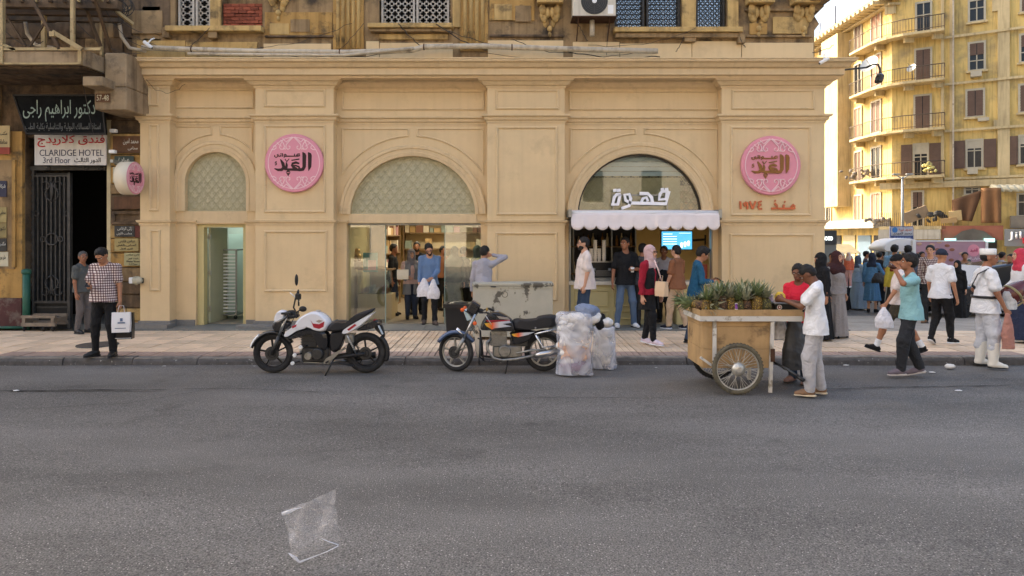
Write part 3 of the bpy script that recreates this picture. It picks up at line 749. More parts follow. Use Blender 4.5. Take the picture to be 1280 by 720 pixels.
MB().box(-.26,-.03,-.30,-.29,.14,1.46).build('side_panel',ALU,tr); MB().box(-.29,.29,-.32,.32,1.5,1.53).build('top',ALU,tr); MB().box(-.29,.29,-.32,.32,.09,.12).build('base',ALU,tr)
for sx in (-.24,.24):
    for sy in (-.27,.27): MB().torus((sx,sy,.045),.03,.014,'y',12,6).build('castor',BLACK,tr)
MB().box(X(286,16.2),X(312,16.2),16.2,16.8,SWZ + .03,2.0).build('fridge_cabinet',mat('mint_cabinet',srgb(186,202,192),.4,var=.05))
tag(bpy.data.objects['fridge_cabinet'],'mint green steel cabinet at the back of the side room','cabinet')
# ================================================================ storefront B: glass and shop fittings
st = thing('glass_storefront','frameless glass storefront with open middle bay below the wide arch','storefront',(0,FY + .18,0))
zt2 = Z(279,FY) - .0
def pane(px0,px1,name='glass_pane',y=0,d=FY + .18,z0=SWZ + .03,z1=None,parent=None,m=None):
    o = MB().box(X(px0,d),X(px1,d),y,y + .012,z0,z1 or zt2).build(name,m or GLASS,parent or st); return o
pane(434,458); pane(458.3,482); pane(556,601)
for px in (482,556): MB().box(X(px,FY + .18) - .008,X(px,FY + .18) + .008,-.01,.02,SWZ + .03,zt2).build('glass_edge',mat('glass_edge',srgb(150,170,160),.2,var=0),st)
MB().box(X(433,FY),X(601,FY),-.03,.05,zt2 - .04,zt2).build('head_rail',ALU,st); MB().box(X(434,FY),X(482,FY),-.02,.03,SWZ + .014,SWZ + .04).build('floor_rail',ALU,st); MB().box(X(556,FY),X(601,FY),-.02,.03,SWZ + .014,SWZ + .04).build('floor_rail',ALU,st)
# warm ceiling lamps (they are lit in the photograph)
LAMP = mat('lit_warm_bulb',(1,.78,.45),.5,var=0,emit=14); LAMPC = mat('lit_neutral_bulb',(1,.92,.78),.5,var=0,emit=10)
def spot_lamp(x,y,z,r,m,en=0,col=(1,.88,.68),label='small lit downlight in the shop ceiling',grp='shop ceiling downlights'):
    t = thing('downlight',label,'lamp',(x,y,z),0,grp)
    MB().lathe([(r,-.012),(r,0)],12).build('bulb',m,t); MB().torus((0,0,-.004),r + .012,.01,'z',14,6).build('trim_ring',WHITE,t)
    if en:
        pl = bpy.data.lights.new('downlight_bulb','SPOT'); pl.energy = en; pl.color = col; pl.shadow_soft_size = .08; pl.spot_size = radians(150); pl.spot_blend = .6
        o = bpy.data.objects.new('downlight_bulb',pl); COL.objects.link(o); o.parent = t; o.location = (0,0,-.05)
rs = random.Random(11)
for j,y in enumerate((15.6,16.4,17.2,18.0,18.8,19.6)):
    for i in range(5):
        spot_lamp(-2.9 + i * .62 + (j % 2) * .2,y,zc_ - .004,.032,LAMP,15 if (j in (0,2,4) and i in (1,3)) else 0)
for i in range(4): spot_lamp(1.6 + i * .75,16.4 + (i % 2) * .8,zc_ - .004,.03,LAMPC,22 if i in (1,3) else 0,(1,.85,.6),'small lit downlight above the coffee bar','coffee bar downlights')
spot_lamp(X(278,15.5),15.6,zc_ - .004,.05,mat('lit_cool_tube',(.75,1,.9),.5,var=0,emit=8),14,(.86,1,.94),'cool lit ceiling lamp in the side room','side room lamp')
# shelves along the back and left walls, stocked with boxes
WOODD = mat('brown_wood',srgb(142,116,84),.5,var=.25,vs=6); SHELF = mat('lit_shelf_back',srgb(222,208,172),.6,var=.05)
BOXM = [mat('sweet_box_%d' % i,srgb(*c),.5,var=.05) for i,c in enumerate([(206,160,165),(232,222,200),(150,110,90),(200,170,120),(150,166,156)])]
def shelf_unit(name,label,x,y,w,hgt,dep,rz,n,grp=None):
    t = thing(name,label,'shelves',(x,y,SWZ + .03),rz,grp)
    MB().box(-w / 2,w / 2,dep - .03,dep,0,hgt).build('back_panel',SHELF,t)
    for sx in (-w / 2,w / 2 - .03): MB().box(sx,sx + .03,0,dep,0,hgt).build('side_panel',WOODD,t)
    for j in range(n + 1): MB().box(-w / 2 + .03,w / 2 - .03,.0,dep - .03,j * (hgt - .03) / n,j * (hgt - .03) / n + .03).build('shelf',WOODD,t)
    r_ = random.Random(int(x * 100))
    for j in range(n):
        xx = -w / 2 + .06
        while xx < w / 2 - .2:
            bw = r_.uniform(.1,.2); bh = r_.uniform(.12,(hgt / n) * .7)
            if r_.random() < .85:
                MB().box(xx,xx + bw,.04,.04 + min(.2,dep - .1),j * (hgt - .03) / n + .031,j * (hgt - .03) / n + .03 + bh).build('sweet_box',r_.choice(BOXM),t)
            xx += bw + .02
shelf_unit('display_shelves','tall lit shelves of sweet boxes along the back wall of the shop',-1.9,20.0,2.6,2.4,.4,0,5)
shelf_unit('wall_shelves','brown side wall shelving stocked with boxes inside the shop',-3.05,17.6,2.2,2.3,.38,radians(90),5)
# display counters
def counter(name,label,x,y,w,dep,hgt,rz=0):
    t = thing(name,label,'counter',(x,y,SWZ + .03),rz)
    MB().box(-w / 2,w / 2,-dep / 2,dep / 2,0,.55).build('base',mat('counter_cream',srgb(196,178,140),.5,var=.06),t,.006)
    MB().box(-w / 2,w / 2,-dep / 2 + .02,-dep / 2 + .035,.56,hgt - .03).build('glass_front',GLASS,t); MB().box(-w / 2,w / 2,-dep / 2,dep / 2,hgt - .03,hgt).build('top',WOODD,t)
    for i in range(7): MB().box(-w / 2 + .06 + i * (w - .1) / 7,-w / 2 + (i + .8) * (w - .1) / 7,-dep / 2 + .08,dep / 2 - .1,.56,.66 + .03 * (i % 3)).build('sweet_tray',BOXM[(i * 2) % 5],t)
counter('display_counter','glass fronted sweets counter deep inside the shop',-1.2,18.6,1.8,.7,1.15); counter('window_counter','low sweets display counter behind the left glass pane',-3.0,15.3,.75,.8,1.1)
# posters and a gift stand behind the left pane
ps = thing('window_poster','turquoise and pink poster hanging behind the left glass pane','poster',(X(463,14.9),14.9,Z(340,14.9)))
MB().box(-.16,.16,0,.01,0,.42).build('sheet',mat('turquoise_print',srgb(90,150,150),.5,var=.3,vs=5),ps); MB().box(-.05,.12,-.004,0,.05,.26).build('printed_sweets',BOXM[0],ps)
gs = thing('gift_display','gold wrapped gift basket on the window display','gift basket',(X(447,15.0),15.0,SWZ + 1.13))
MB().lathe([(.1,0),(.13,.14),(.10,.16)],14).build('basket',WOODD,gs); mb = MB()
for i in range(9): mb.ell((rs.uniform(-.08,.08),rs.uniform(-.08,.08),.2 + rs.uniform(0,.2)),(.06,.06,.07),8,6)
mb.build('wrapped_sweets',mat('gold_foil',srgb(200,160,90),.3,.6,var=.3,vs=20),gs)
# ================================================================ coffee window C
cw = thing('coffee_counter','cream panelled coffee counter below the awning','counter',(0,FY + .12,0))
CRM = mat('cream_counter_paint',srgb(206,192,140),.55,var=.05,vs=3,dirt=((.2,.17,.1),3,.62,.2,.3)); CRM2 = mat('cream_counter_moulding',srgb(200,184,130),.5,var=.05)
def cbase(p0,p1,panels):
    d = FY + .12; MB().box(X(p0,d),X(p1,d),0,.35,SWZ + .016,Z(356,d)).build('base',CRM,cw,.004)
    MB().box(X(p0,d) - .02,X(p1,d) + .02,-.07,.42,Z(356,d),Z(351.5,d)).build('countertop',mat('pale_marble',srgb(220,212,196),.25,var=.08,vs=6),cw,.005)
    for q in panels:
        pts = [(X(q[0],d),Z(q[3],d)),(X(q[1],d),Z(q[3],d)),(X(q[1],d),Z(q[2],d)),(X(q[0],d),Z(q[2],d))]
        MB().sweep(pts,[(0,-.005),(.005,.016),(.03,.02),(.045,-.005)],True,'xz',0).build('panel_moulding',CRM2,cw)
cbase(712,817,[(718,762,362,384),(766,812,362,384),(718,762,388,400),(766,812,388,400)]); cbase(846,890,[(851,886,362,384),(851,886,388,400)])
for px in (711.5,889): MB().box(X(px,FY + .1),X(px + 2,FY + .1),-.02,.08,SWZ + .02,Z(273,FY)).build('jamb',ALU,cw)
# glass of the arch with the shutter box behind it, and the relief panel seen through it
ag = thing('arched_window','arched glass window above the coffee counter','window',(0,FY,0))
MB().plate(arch_pts('C',1),[],.12,.13).build('glass_pane',glass_mat('arch_glass',(.92,.94,.92),1.5,0,.03),ag)
MB().sweep(arch_pts('C',0),[(0,-.14),(0,-.08),(.035,-.08),(.035,-.14)],False,'xz',0).build('frame',mat('dark_bronze',(.05,.045,.04),.4,.5),ag)
d_ = FY + .22
for i in range(7): MB().box(X(735,d_),X(868,d_),.22,.25,Z(220,d_) + i * .10,Z(220,d_) + i * .10 + .09).build('shutter_slat',mat('blue_grey_slat',srgb(168,188,200),.45,.2,var=.06),ag)
t = MB().plate([(X(716,FY + .3),Z(272,FY + .3)),(X(850,FY + .3),Z(272,FY + .3)),(X(850,FY + .3),Z(222,FY + .3)),(X(716,FY + .3),Z(222,FY + .3))],[],.30,.34).build('relief_panel',OLV,ag)
mb = MB(); motif(mb,'C',.30); mb.build('relief_pattern',OLV2,t,fix=False)
# back bar, bottles, cups, machine, screen
bb = thing('back_bar','dark back bar shelving behind the coffee counter','shelves',(0,16.3,SWZ + .03))
for zz in (0.0,.9,1.55,2.0,2.4): MB().box(X(705,16.3),X(795,16.3),0,.3,zz,zz + .03).build('shelf',WOODD,bb)
MB().box(X(705,16.3),X(795,16.3),.3,.33,0,2.6).build('back_panel',mat('dark_panel',(.03,.028,.026),.5),bb)
for px in (716,764,794): MB().box(X(px,16.3),X(px,16.3) + .03,0,.3,0,2.45).build('upright',ALU,bb)
gl = [mat('bottle_amber',(.25,.12,.03),.15,var=.1),mat('bottle_dark',(.03,.02,.015),.15,var=.1),mat('bottle_cream',srgb(206,190,150),.3,var=.1)]
bt_proto = {}
for r,zz in enumerate((.93,1.58,2.03)):
    for i in range(14):
        px = 712 + i * 6.0; mi = (i * 5 + r) % 3
        if mi not in bt_proto: bt_proto[mi] = MB().lathe([(.032,0),(.036,.02),(.036,.17),(.014,.23),(.014,.29)],10).mesh('syrup_bottle'); bt_proto[mi].materials.append(gl[mi])
        o = bpy.data.objects.new('syrup_bottle',bt_proto[mi]); COL.objects.link(o); o.location = (X(px,16.3),16.42,SWZ + .03 + zz + .001); o.scale = (1,1,.8 + .3 * rs.random())
        tag(o,['amber','near black','cream'][mi] + ' syrup bottle on the ' + ['lowest','middle','top'][r] + ' stocked shelf of the back bar','bottle','bottles on the back bar')
dC = FY + .38; zct = Z(351.5,FY + .12)
CUP = mat('white_paper_cup',srgb(232,228,220),.5,var=.03)
for i,(px,n) in enumerate([(739,5),(744,9),(749,5),(755,9)]):
    mb = MB()
    for k in range(n): mb.lathe([(.033,k * .045),(.042,k * .045 + .085),(.045,k * .045 + .09)],14)
    o = mb.build('cup_stack',CUP); o.location = (X(px,dC),dC,zct + .40); tag(o,'stack of white paper cups on top of the coffee machine','cups','paper cup stacks')
em = thing('espresso_machine','black espresso machine on the coffee counter','coffee machine',(X(752,dC),dC,zct + .001))
MB().box(-.3,.3,-.02,.26,.06,.38).build('body',mat('black_enamel',(.02,.02,.022),.25,var=.1),em,.02,2); MB().box(-.32,.32,-.06,.3,0,.06).build('drip_tray',ALU,em,.004); MB().box(-.32,.32,-.05,.3,.38,.399).build('cup_rail',STEEL,em)
for sx in (-.16,.16):
    MB().lathe([(.035,.2),(.03,.26)],12,Matrix.Translation((sx,-.05,0))).build('group_head',STEEL,em); MB().tube([(sx,-.06,.2),(sx,-.2,.18)],.014,8).build('portafilter_handle',BLACK,em)
for i in range(6): MB().box(-.28,.28,-.024,-.02,.09 + i * .022,.098 + i * .022).build('vent_slat',ALU,em)
gr = thing('coffee_grinder','coffee grinder with clear bean hopper beside the espresso machine','grinder',(X(771,dC),dC + .05,zct + .001))
MB().box(-.07,.07,-.08,.1,0,.3).build('body',BLACK,gr,.01); MB().lathe([(.04,.3),(.09,.4),(.09,.48)],14).build('bean_hopper',mat('bean_hopper',(.12,.07,.03),.15,var=.3,vs=30),gr)
sn = thing('menu_screen','blue menu screen on a wall arm inside the coffee window','screen',(X(846,14.9),14.9,Z(300.5,14.9)))
w2,h2 = 20 * 14.9 / F,12.2 * 14.9 / F
MB().box(-w2,w2,0,.05,-h2,h2).build('bezel',BLACK,sn,.006)
def screen_mat():
    m = bpy.data.materials.new('lit_blue_menu'); m.use_nodes = True; n,l,b = noise_nodes(m)
    tc = n.new('ShaderNodeTexCoord'); nz = n.new('ShaderNodeTexNoise'); nz.inputs['Scale'].default_value = 3; l.new(tc.outputs['Object'],nz.inputs[0])
    r = n.new('ShaderNodeValToRGB'); r.color_ramp.elements[0].color = (.03,.26,.55,1); r.color_ramp.elements[1].color = (.10,.46,.72,1); l.new(nz.outputs[0],r.inputs[0])
    l.new(r.outputs[0],b.inputs['Emission Color']); b.inputs['Emission Strength'].default_value = .42; b.inputs['Base Color'].default_value = (.02,.03,.05,1); b.inputs['Roughness'].default_value = .2; return m
MB().box(-w2 + .02,w2 - .02,-.004,.0,-h2 + .02,h2 - .02).build('screen',screen_mat(),sn)
wl = mat('lit_white_print',(.7,.85,.95),.5,var=0,emit=.4)
mb = MB()
for i in range(5): mb.box(-w2 + .05,-w2 + .05 + (.3 if i else .2),-.008,-.005,h2 - .08 - i * .055,h2 - .065 - i * .055)
mb.box(.05,w2 - .05,-.008,-.005,h2 - .06,h2 - .05); mb.build('menu_lines',wl,sn)
for i in range(3): MB().lathe([(.022,0),(.034,.09),(.03,.1),(.012,.12)],10,Matrix.Translation((.1 + i * .075,-.02,-h2 + .05 + .02 * i)) @ Matrix.Scale(.3,4,(0,1,0))).build('pictured_cup',wl,sn)
mb = MB(); mb.beam((w2,.03,0),(w2 + .3,.1,.02),.03,.05); mb.beam((w2 + .3,.1,-.1),(w2 + .3,.1,.12),.03,.05); mb.build('wall_arm',BLACK,sn)
rp = thing('counter_notice','red notice standing on the right end of the coffee counter','notice',(X(876,FY + .3),FY + .3,zct + .001)); MB().box(-.14,.14,0,.02,0,.34).build('sheet',mat('red_print',srgb(150,70,55),.5,var=.3,vs=6),rp); MB().box(-.1,.1,0,.1,0,.02).build('foot',ALU,rp)
# ================================================================ the old building above the shop
UB = thing('corner_building','sooty old stone corner building rising above the tan shopfront','building',(0,13.9,0))
UY = 13.9; ux = lambda x: X(x,UY); uz = lambda y: Z(y,UY)
UZ0 = 5.2; UZT = 20.0
WIN = {'w1': (219,264,35.5),'wb': (277,328,33),'w2': (474,563,32.5),'w3': (768,852,37),'w4': (869,909,37)}
holes = []
for k,(a,b,s_) in WIN.items(): holes.append([(ux(a),uz(s_)),(ux(b),uz(s_)),(ux(b),uz(s_) + 2.1),(ux(a),uz(s_) + 2.1)])
hz = 12.0
for k,(a,b,s_) in WIN.items():
    for f_ in (1,2): holes.append([(ux(a),uz(s_) + 3.9 * f_),(ux(b),uz(s_) + 3.9 * f_),(ux(b),uz(s_) + 2.1 + 3.9 * f_),(ux(a),uz(s_) + 2.1 + 3.9 * f_)])
outer = [(ux(165),UZ0),(ux(1018),UZ0),(ux(1018),uz(38)),(ux(1024),uz(30)),(ux(1018),uz(20)),(ux(1030),uz(8)),(ux(1030),UZT),(ux(165),UZT)]
MB().plate(outer,holes,0,.35).build('wall',OLD,UB)
MB().box(ux(165),6.0,.36,24,UZ0,UZT).build('building_core',DARK if False else OLD,UB)
MB().box(5.95,6.25,.36,24,-.4,UZ0 + .3).build('side_wall',TAN,UB); MB().box(5.95,6.3,.352,24,UZ0 + .301,UZT).build('side_wall',OLD,UB)
MB().box(-7.4,5.94,8,24,-.4,UZ0 - .01).build('rear_wall',OLD,UB)
# rooms behind the windows stay dark
for k,(a,b,s_) in WIN.items():
    for f_ in (1,2): MB().box(ux(a),ux(b),.28,.30,uz(s_) + 3.9 * f_,uz(s_) + 2.1 + 3.9 * f_).build('window_pane',TGLASS,UB)
# tan band painted over the stone just above the cornice, in panels
for i,(a,b) in enumerate([(172,232),(233,322),(330,414),(458,474),(475,566),(610,704),(716,774),(775,864),(865,926),(927,1016)]):
    MB().box(ux(a),ux(b),-.025 - .003 * (i % 2),.01,uz(74),uz(51 + (i * 7) % 5)).build('band_panel',TAN if i not in (0,1) else OLDL,UB)
# plaster fields, ledges, sills
def ub_box(px,y0,y1,m,name,bev=.008): return MB().box(ux(px[0]),ux(px[1]),y0,y1,uz(px[3]),uz(px[2])).build(name,m,UB,bev)
ub_box((212,331,35.5,42),-.20,.02,OLDL,'window_sill'); ub_box((264,275,42,50),-.16,.02,OLD,'sill_bracket'); ub_box((206,215,36,49),-.12,.02,OLD,'sill_bracket')
ub_box((462,567,32.5,38),-.22,.02,OLDL,'window_sill'); ub_box((464,565,38.5,42),-.16,.02,OLD,'window_sill'); ub_box((474,560,43,50),-.05,.02,OLDL,'apron_panel')
ub_box((766,925,37,43),-.20,.02,OLDL,'window_sill'); ub_box((768,922,43.5,49),-.14,.02,OLD,'window_sill'); ub_box((854,868,49,54),-.12,.02,OLD,'sill_bracket'); ub_box((920,929,40,56),-.14,.02,OLD,'sill_bracket')
ub_box((332,416,16,46),-.035,.01,YEL,'plaster_field',0); ub_box((332,418,45,47.5),-.06,.01,OLDD,'string_course'); ub_box((612,668,-80,26),-.03,.01,YEL,'plaster_field',0); ub_box((612,704,44,47),-.06,.01,OLDD,'string_course')
ub_box((926,1014,45,47.5),-.07,.01,OLD,'string_course'); ub_box((930,1022,12,15),-.08,.01,OLD,'string_course')
ub_box((165,213,-80,42),-.02,.01,OLDD,'stone_block',.01); ub_box((166,204,14,43),-.05,-.018,OLD,'stone_block',.01)
for (a,b) in [(264,277),(852,869),(909,922),(566,576)]: ub_box((a,b,-80,35),-.06,.02,OLDL,'window_jamb',.006)
for i,px in enumerate([(338,362,30,44),(364,388,25,41),(390,412,28,43),(618,640,6,26),(644,664,8,28),(936,958,30,44),(965,1008,22,43)]): ub_box(px,-.05,-.028,[OLDL,OLD,YEL][i % 3],'stone_block',.006)
# fluted pilasters
def flutes(a,b,n):
    w = (b - a) / n
    ub_box((a - 3,b + 3,-80,64),-.045,.01,YEL,'fluted_pilaster',0)
    for i in range(n): MB().tube([(ux(a + (i + .5) * w),-.05,uz(62)),(ux(a + (i + .5) * w),-.05,uz(9 - (i % 2))),(ux(a + (i + .5) * w),-.05,uz(-80))],w * .34 * UY / F,10).build('fluting',OLDL,UB)
flutes(420,452,5); flutes(578,607,4)
# carved corbels: block, two leaves, hanging drop
def corbel(cx,y0,s=1.0):
    c = UY / F; t = ub_box((cx - 16 * s,cx + 16 * s,y0 - 8,y0),-.26,.02,OLDL,'corbel',.01)
    mb = MB(); mb.box(ux(cx - 19 * s),ux(cx + 19 * s),-.30,.02,uz(y0 - 9),uz(y0 - 13)); mb.build('corbel_cap',OLD,t)
    for sx in (-1,1):
        mb = MB()
        for (dx,dy,rx,rz) in [(9,6,4.5,7),(7,14,5,7),(4.5,21,3.5,6),(10,12,3,5),(3,9,3.2,7)]:
            mb.ell((ux(cx + sx * dx * s),-.13 + .006 * dy,uz(y0 + dy * s)),(rx * s * c,.09 - .0025 * dy,rz * s * c),10,6)
        o = mb.build('acanthus_leaf',OLDL,t); displace(o.data,.012,5,int(cx) + sx)
    mb = MB(); mb.ell((ux(cx),-.06,uz(y0 + 29 * s)),(3.4 * s * c,.05,4 * s * c),10,6); mb.ell((ux(cx),-.05,uz(y0 + 36 * s)),(2.2 * s * c,.04,3.5 * s * c),10,6); mb.build('drop',OLDL,t)
for cx,y0 in [(349,-12),(687,8),(947,8),(1003,8)]: corbel(cx,y0)
ub_box((1005,1031,-30,6),-.40,.02,OLD,'balcony_slab',.01)
# --- windows with cast grilles
GRW_ = mat('pale_grille_paint',srgb(176,170,160),.6,var=.2,vs=8); GRD = mat('dark_grille',(.05,.048,.045),.6,.3,var=.3,vs=8)
def grille(win,x0,x1,y1,cell,ring,m,bar,y0=-70,glassm=None):
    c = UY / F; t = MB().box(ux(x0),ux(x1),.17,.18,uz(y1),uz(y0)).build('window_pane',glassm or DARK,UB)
    mb = MB(); nx = int(round((x1 - x0) / cell)); cw_ = (x1 - x0) / nx
    ny = int((y1 - y0) / cell)
    for i in range(nx):
        for j in range(min(ny,10)):
            cx,cy = x0 + (i + .5) * cw_,y1 - (j + .5) * cell; r = ring / 2
            for (a,b,e,f_) in [(cx - r,cx + r,cy - r,cy - r + bar),(cx - r,cx + r,cy + r - bar,cy + r),(cx - r,cx - r + bar,cy - r,cy + r),(cx + r - bar,cx + r,cy - r,cy + r),
                                  (cx + r,cx + cw_ - r,cy - bar / 2,cy + bar / 2),(cx - bar / 2,cx + bar / 2,cy - cell + r,cy - r)]:
                mb.box(ux(a),ux(b),.10,.125,uz(f_),uz(e))
    tag(mb.build('grille',m,t,fix=False),kind='stuff')
    MB().sweep([(ux(x0),uz(y1)),(ux(x1),uz(y1)),(ux(x1),uz(y0)),(ux(x0),uz(y0))],[(0,-.16),(0,-.06),(.04,-.06),(.04,-.16)],True,'xz',0).build('window_frame',m,t)
grille('w1',221,241,35,8.2,5.6,GRW_,1.1); grille('w1',243,262,35,8.2,5.6,GRW_,1.1)
grille('w2',476,518,32,8.4,6,GRW_,1.2); grille('w2',520,561,32,8.4,6,GRW_,1.2)
grille('w3',769,806,36.5,6.2,4.4,GRD,.9,-70,UGLASS); grille('w3',809,851,36.5,6.2,4.4,GRD,.9,-70,UGLASS); grille('w4',871,907,36.5,6.2,4.4,GRD,.9,-70,UGLASS)
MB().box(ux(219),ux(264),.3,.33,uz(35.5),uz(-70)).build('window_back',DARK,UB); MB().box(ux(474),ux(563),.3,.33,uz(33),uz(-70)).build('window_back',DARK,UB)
# bricked-up window: real bricks
BRK = mat('red_brick',srgb(140,76,56),.9,var=.3,vs=9,bump=.3,bs=40,rnd=.3,dirt=((.05,.035,.03),4,.52,.2,.6)); MORT = mat('dark_mortar',srgb(88,70,58),.95,var=.2)
bp_ = MB().box(ux(278),ux(327),.10,.2,uz(33),uz(4)).build('brick_infill',MORT,UB)
bme = MB().box(-.5,.5,-.05,.05,-.5,.5).mesh('brick'); bme.materials.append(BRK)
for j in range(7):
    x_ = 278 - (5 if j % 2 else 0)
    while x_ < 327:
        a,b = max(x_,278.3),min(x_ + 9.4,326.8)
        if b - a > 1.5:
            o = bpy.data.objects.new('brick',bme); COL.objects.link(o); o.parent = bp_
            o.location = ((ux(a) + ux(b)) / 2,.085 + rs.uniform(-.012,.012),(uz(32.6 - j * 4.2) + uz(29 - j * 4.2)) / 2); o.scale = (ux(b) - ux(a),1,(uz(29) - uz(32.6)) * rs.uniform(.9,1.04)); o.rotation_euler = (0,rs.uniform(-.03,.03),0)
        x_ += 10
# air conditioner on its bracket
ac = thing('air_conditioner','cream air conditioner unit on a rusty bracket above the cornice','air conditioner',(ux(740),13.5,uz(28)))
c = 13.4 / F
MB().box(-27 * c,27 * c,0,.30,0,42 * c).build('casing',mat('cream_casing',srgb(206,198,180),.5,var=.1,vs=4,streak=.3),ac,.01)
Mx = Matrix.Translation((0,-.002,19 * c)) @ Matrix.Rotation(radians(90),4,'X')
MB().lathe([(17 * c,-.01),(17 * c,.004)],32,Mx).build('fan_recess',mat('fan_dark',(.05,.05,.05),.6),ac)
for i in range(1,8): MB().torus((0,-.014,19 * c),2.35 * i * c,.004,'y',32,5).build('fan_guard_ring',mat('fan_guard',srgb(90,88,84),.5,.3),ac)
mb = MB()
for i in range(8): a = i * pi / 4; mb.tube([(0,-.012,19 * c),(17 * c * cos(a),-.012,19 * c + 17 * c * sin(a))],.003,5)
mb.build('fan_guard_spokes',MATS['fan_guard'],ac); MB().lathe([(3 * c,0),(3 * c,.02)],14,Mx).build('fan_hub',WHITE,ac); MB().box(17 * c,24 * c,-.004,0,3 * c,14 * c).build('rating_label',WHITE,ac)
RUST = mat('rusty_steel',srgb(82,58,44),.8,.3,var=.35,vs=8)
for sx in (-20 * c,20 * c): MB().beam((sx,-.02,-.015),(sx,.42,-.015),.03,.03).build('bracket',RUST,ac); MB().beam((sx,0,-.02),(sx,.40,-.38),.02,.02).build('strut',RUST,ac)
MB().box(-28 * c,28 * c,-.04,.4,-.022,-.004).build('shelf_plate',RUST,ac); MB().tube([(-.02,.2,-.02),(-.02,.2,-.34)],.05,8).build('drain_hose',PIPEM,ac)
# pipes and cables along the cornice
def pipe(name,label,pts,r,m,cat='pipe',n=10,grp=None):
    o = MB().tube(pts,r,n).build(name,m); tag(o,label,cat,grp); return o
D = 13.62
pp = pipe('wall_pipe','long pale service pipe running above the shop cornice',[W(178,59.5,D),W(240,62,D),W(330,64.5,D),W(430,65.5,D),W(515,63,D),W(530,58.5,D),W(600,57.5,D),W(700,61,D),W(822,64,D)],.055,PIPEM)
for px in (240,425,530,640): o = MB().torus((0,0,0),.058,.012,'x',12,6).build('pipe_clip',RUST,pp); o.location = W(px,{240: 62,425: 65.5,530: 58.5,640: 59}[px],D)
pipe('wall_pipe','thin second pipe lying on the cornice above the wide arch',[W(235,67,13.5),W(330,68.5,13.5),W(430,69,13.5),W(517,60,13.55)],.03,PIPEM)
rc_ = random.Random(21)
def cable(a,b,sag,label,r=.007,m=CABLE,n=12,jit=.02,grp='loose cables above the cornice'):
    a = Vector(a); b = Vector(b); pts = []
    for i in range(n + 1):
        t = i / n; p = a.lerp(b,t); p.z -= sag * 4 * t * (1 - t); p += Vector((0,rc_.uniform(-jit,jit),rc_.uniform(-jit,jit))); pts.append(p)
    return pipe('cable',label,pts,r,m,'cable',5,grp)
CL = 'loose dusty cable draped along the old wall above the cornice'
for (a,b,s_) in [((166,44),(232,60),.1),((232,60),(262,34),.06),((232,62),(330,58),.15),((330,58),(440,28),.1),((420,66),(455,30),.02),((498,30),(530,60),.03),((545,30),(620,60),.12),((560,38),(668,58),.1),((640,48),(720,66),.1),((718,20),(735,52),.02),((735,56),(870,36),.14),((700,62),(825,70),.1),((855,46),(845,64),.02),((925,46),(932,58),.05),((1016,66),(1042,56),.04),((600,66),(820,62),.16),((330,66),(520,62),.12),((240,64),(420,62),.10),((760,30),(758,70),.02)]:
    cable(W(*a,13.66),W(*b,13.66),s_,CL,rc_.choice([.005,.007,.010]))
cable(W(182,100,13.3),W(232,104,13.62),.22,'thin cable looping across the left pilaster panels',.004)
def camera_unit(label,x,y,d,dirx):
    t = thing('security_camera',label,'camera',W(x,y,d))
    Mr = Matrix.Rotation(radians(dirx),4,'Y') @ Matrix.Rotation(radians(20),4,'X')
    MB().lathe([(.030,-.10),(.034,-.09),(.034,.09),(.026,.10)],12,Matrix.Rotation(radians(dirx),4,'Y')).build('housing',WHITE,t); MB().lathe([(.02,.101),(.02,.108)],10,Matrix.Rotation(radians(dirx),4,'Y')).build('lens',BLACK,t)
    MB().tube([(0,0,.03),(.03,.06,.12),(.06,.12,.16)],.014,8).build('bracket',WHITE,t)
camera_unit('white bullet security camera at the left end of the cornice',185,56,13.2,128); camera_unit('white bullet security camera at the right corner of the cornice',1030,76,13.15,240)
# ================================================================ the hotel entrance on the left
HB = thing('hotel_building','grimy stone building with the hotel doorway left of the shopfront','building',(0,UY,0))
hb = lambda px,y0,y1,m,name,bev=.008: MB().box(ux(px[0]),ux(px[1]),y0,y1,uz(px[3]),uz(px[2])).build(name,m,HB,bev)
ZG = SWZ
bz = lambda px,y0,y1,z0,z1,m,name,bev=.006: MB().box(ux(px[0]),ux(px[1]),y0,y1,z0,z1).build(name,m,HB,bev)
MB().box(-40,-10.43,.0,24,-.4,20).build('wall',OLD,HB)                                   # wall beyond the left frame edge
MB().box(-10.43,ux(165) - .003,3.2,24,-.4,20).build('building_core',OLD,HB)
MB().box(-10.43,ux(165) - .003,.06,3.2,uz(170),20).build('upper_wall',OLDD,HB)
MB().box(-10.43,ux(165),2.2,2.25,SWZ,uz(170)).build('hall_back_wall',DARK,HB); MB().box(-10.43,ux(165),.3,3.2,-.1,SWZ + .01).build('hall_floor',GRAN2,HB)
bz((-5,32),-.10,.5,uz(372),uz(165),YEL,'left_pier'); bz((-6,33),-.14,.5,ZG,uz(372),mat('maroon_base_paint',srgb(82,52,50),.8,var=.3,vs=4,bump=.2,bs=25,dirt=((.16,.12,.10),3.4,.52,.1,.9)),'pier_base')
bz((134,139),-.02,.5,ZG,uz(150),mat('cream_jamb',srgb(190,176,140),.7,var=.15,streak=.4),'door_jamb'); bz((28,33),-.02,.5,ZG,uz(166),OLDD,'door_jamb')
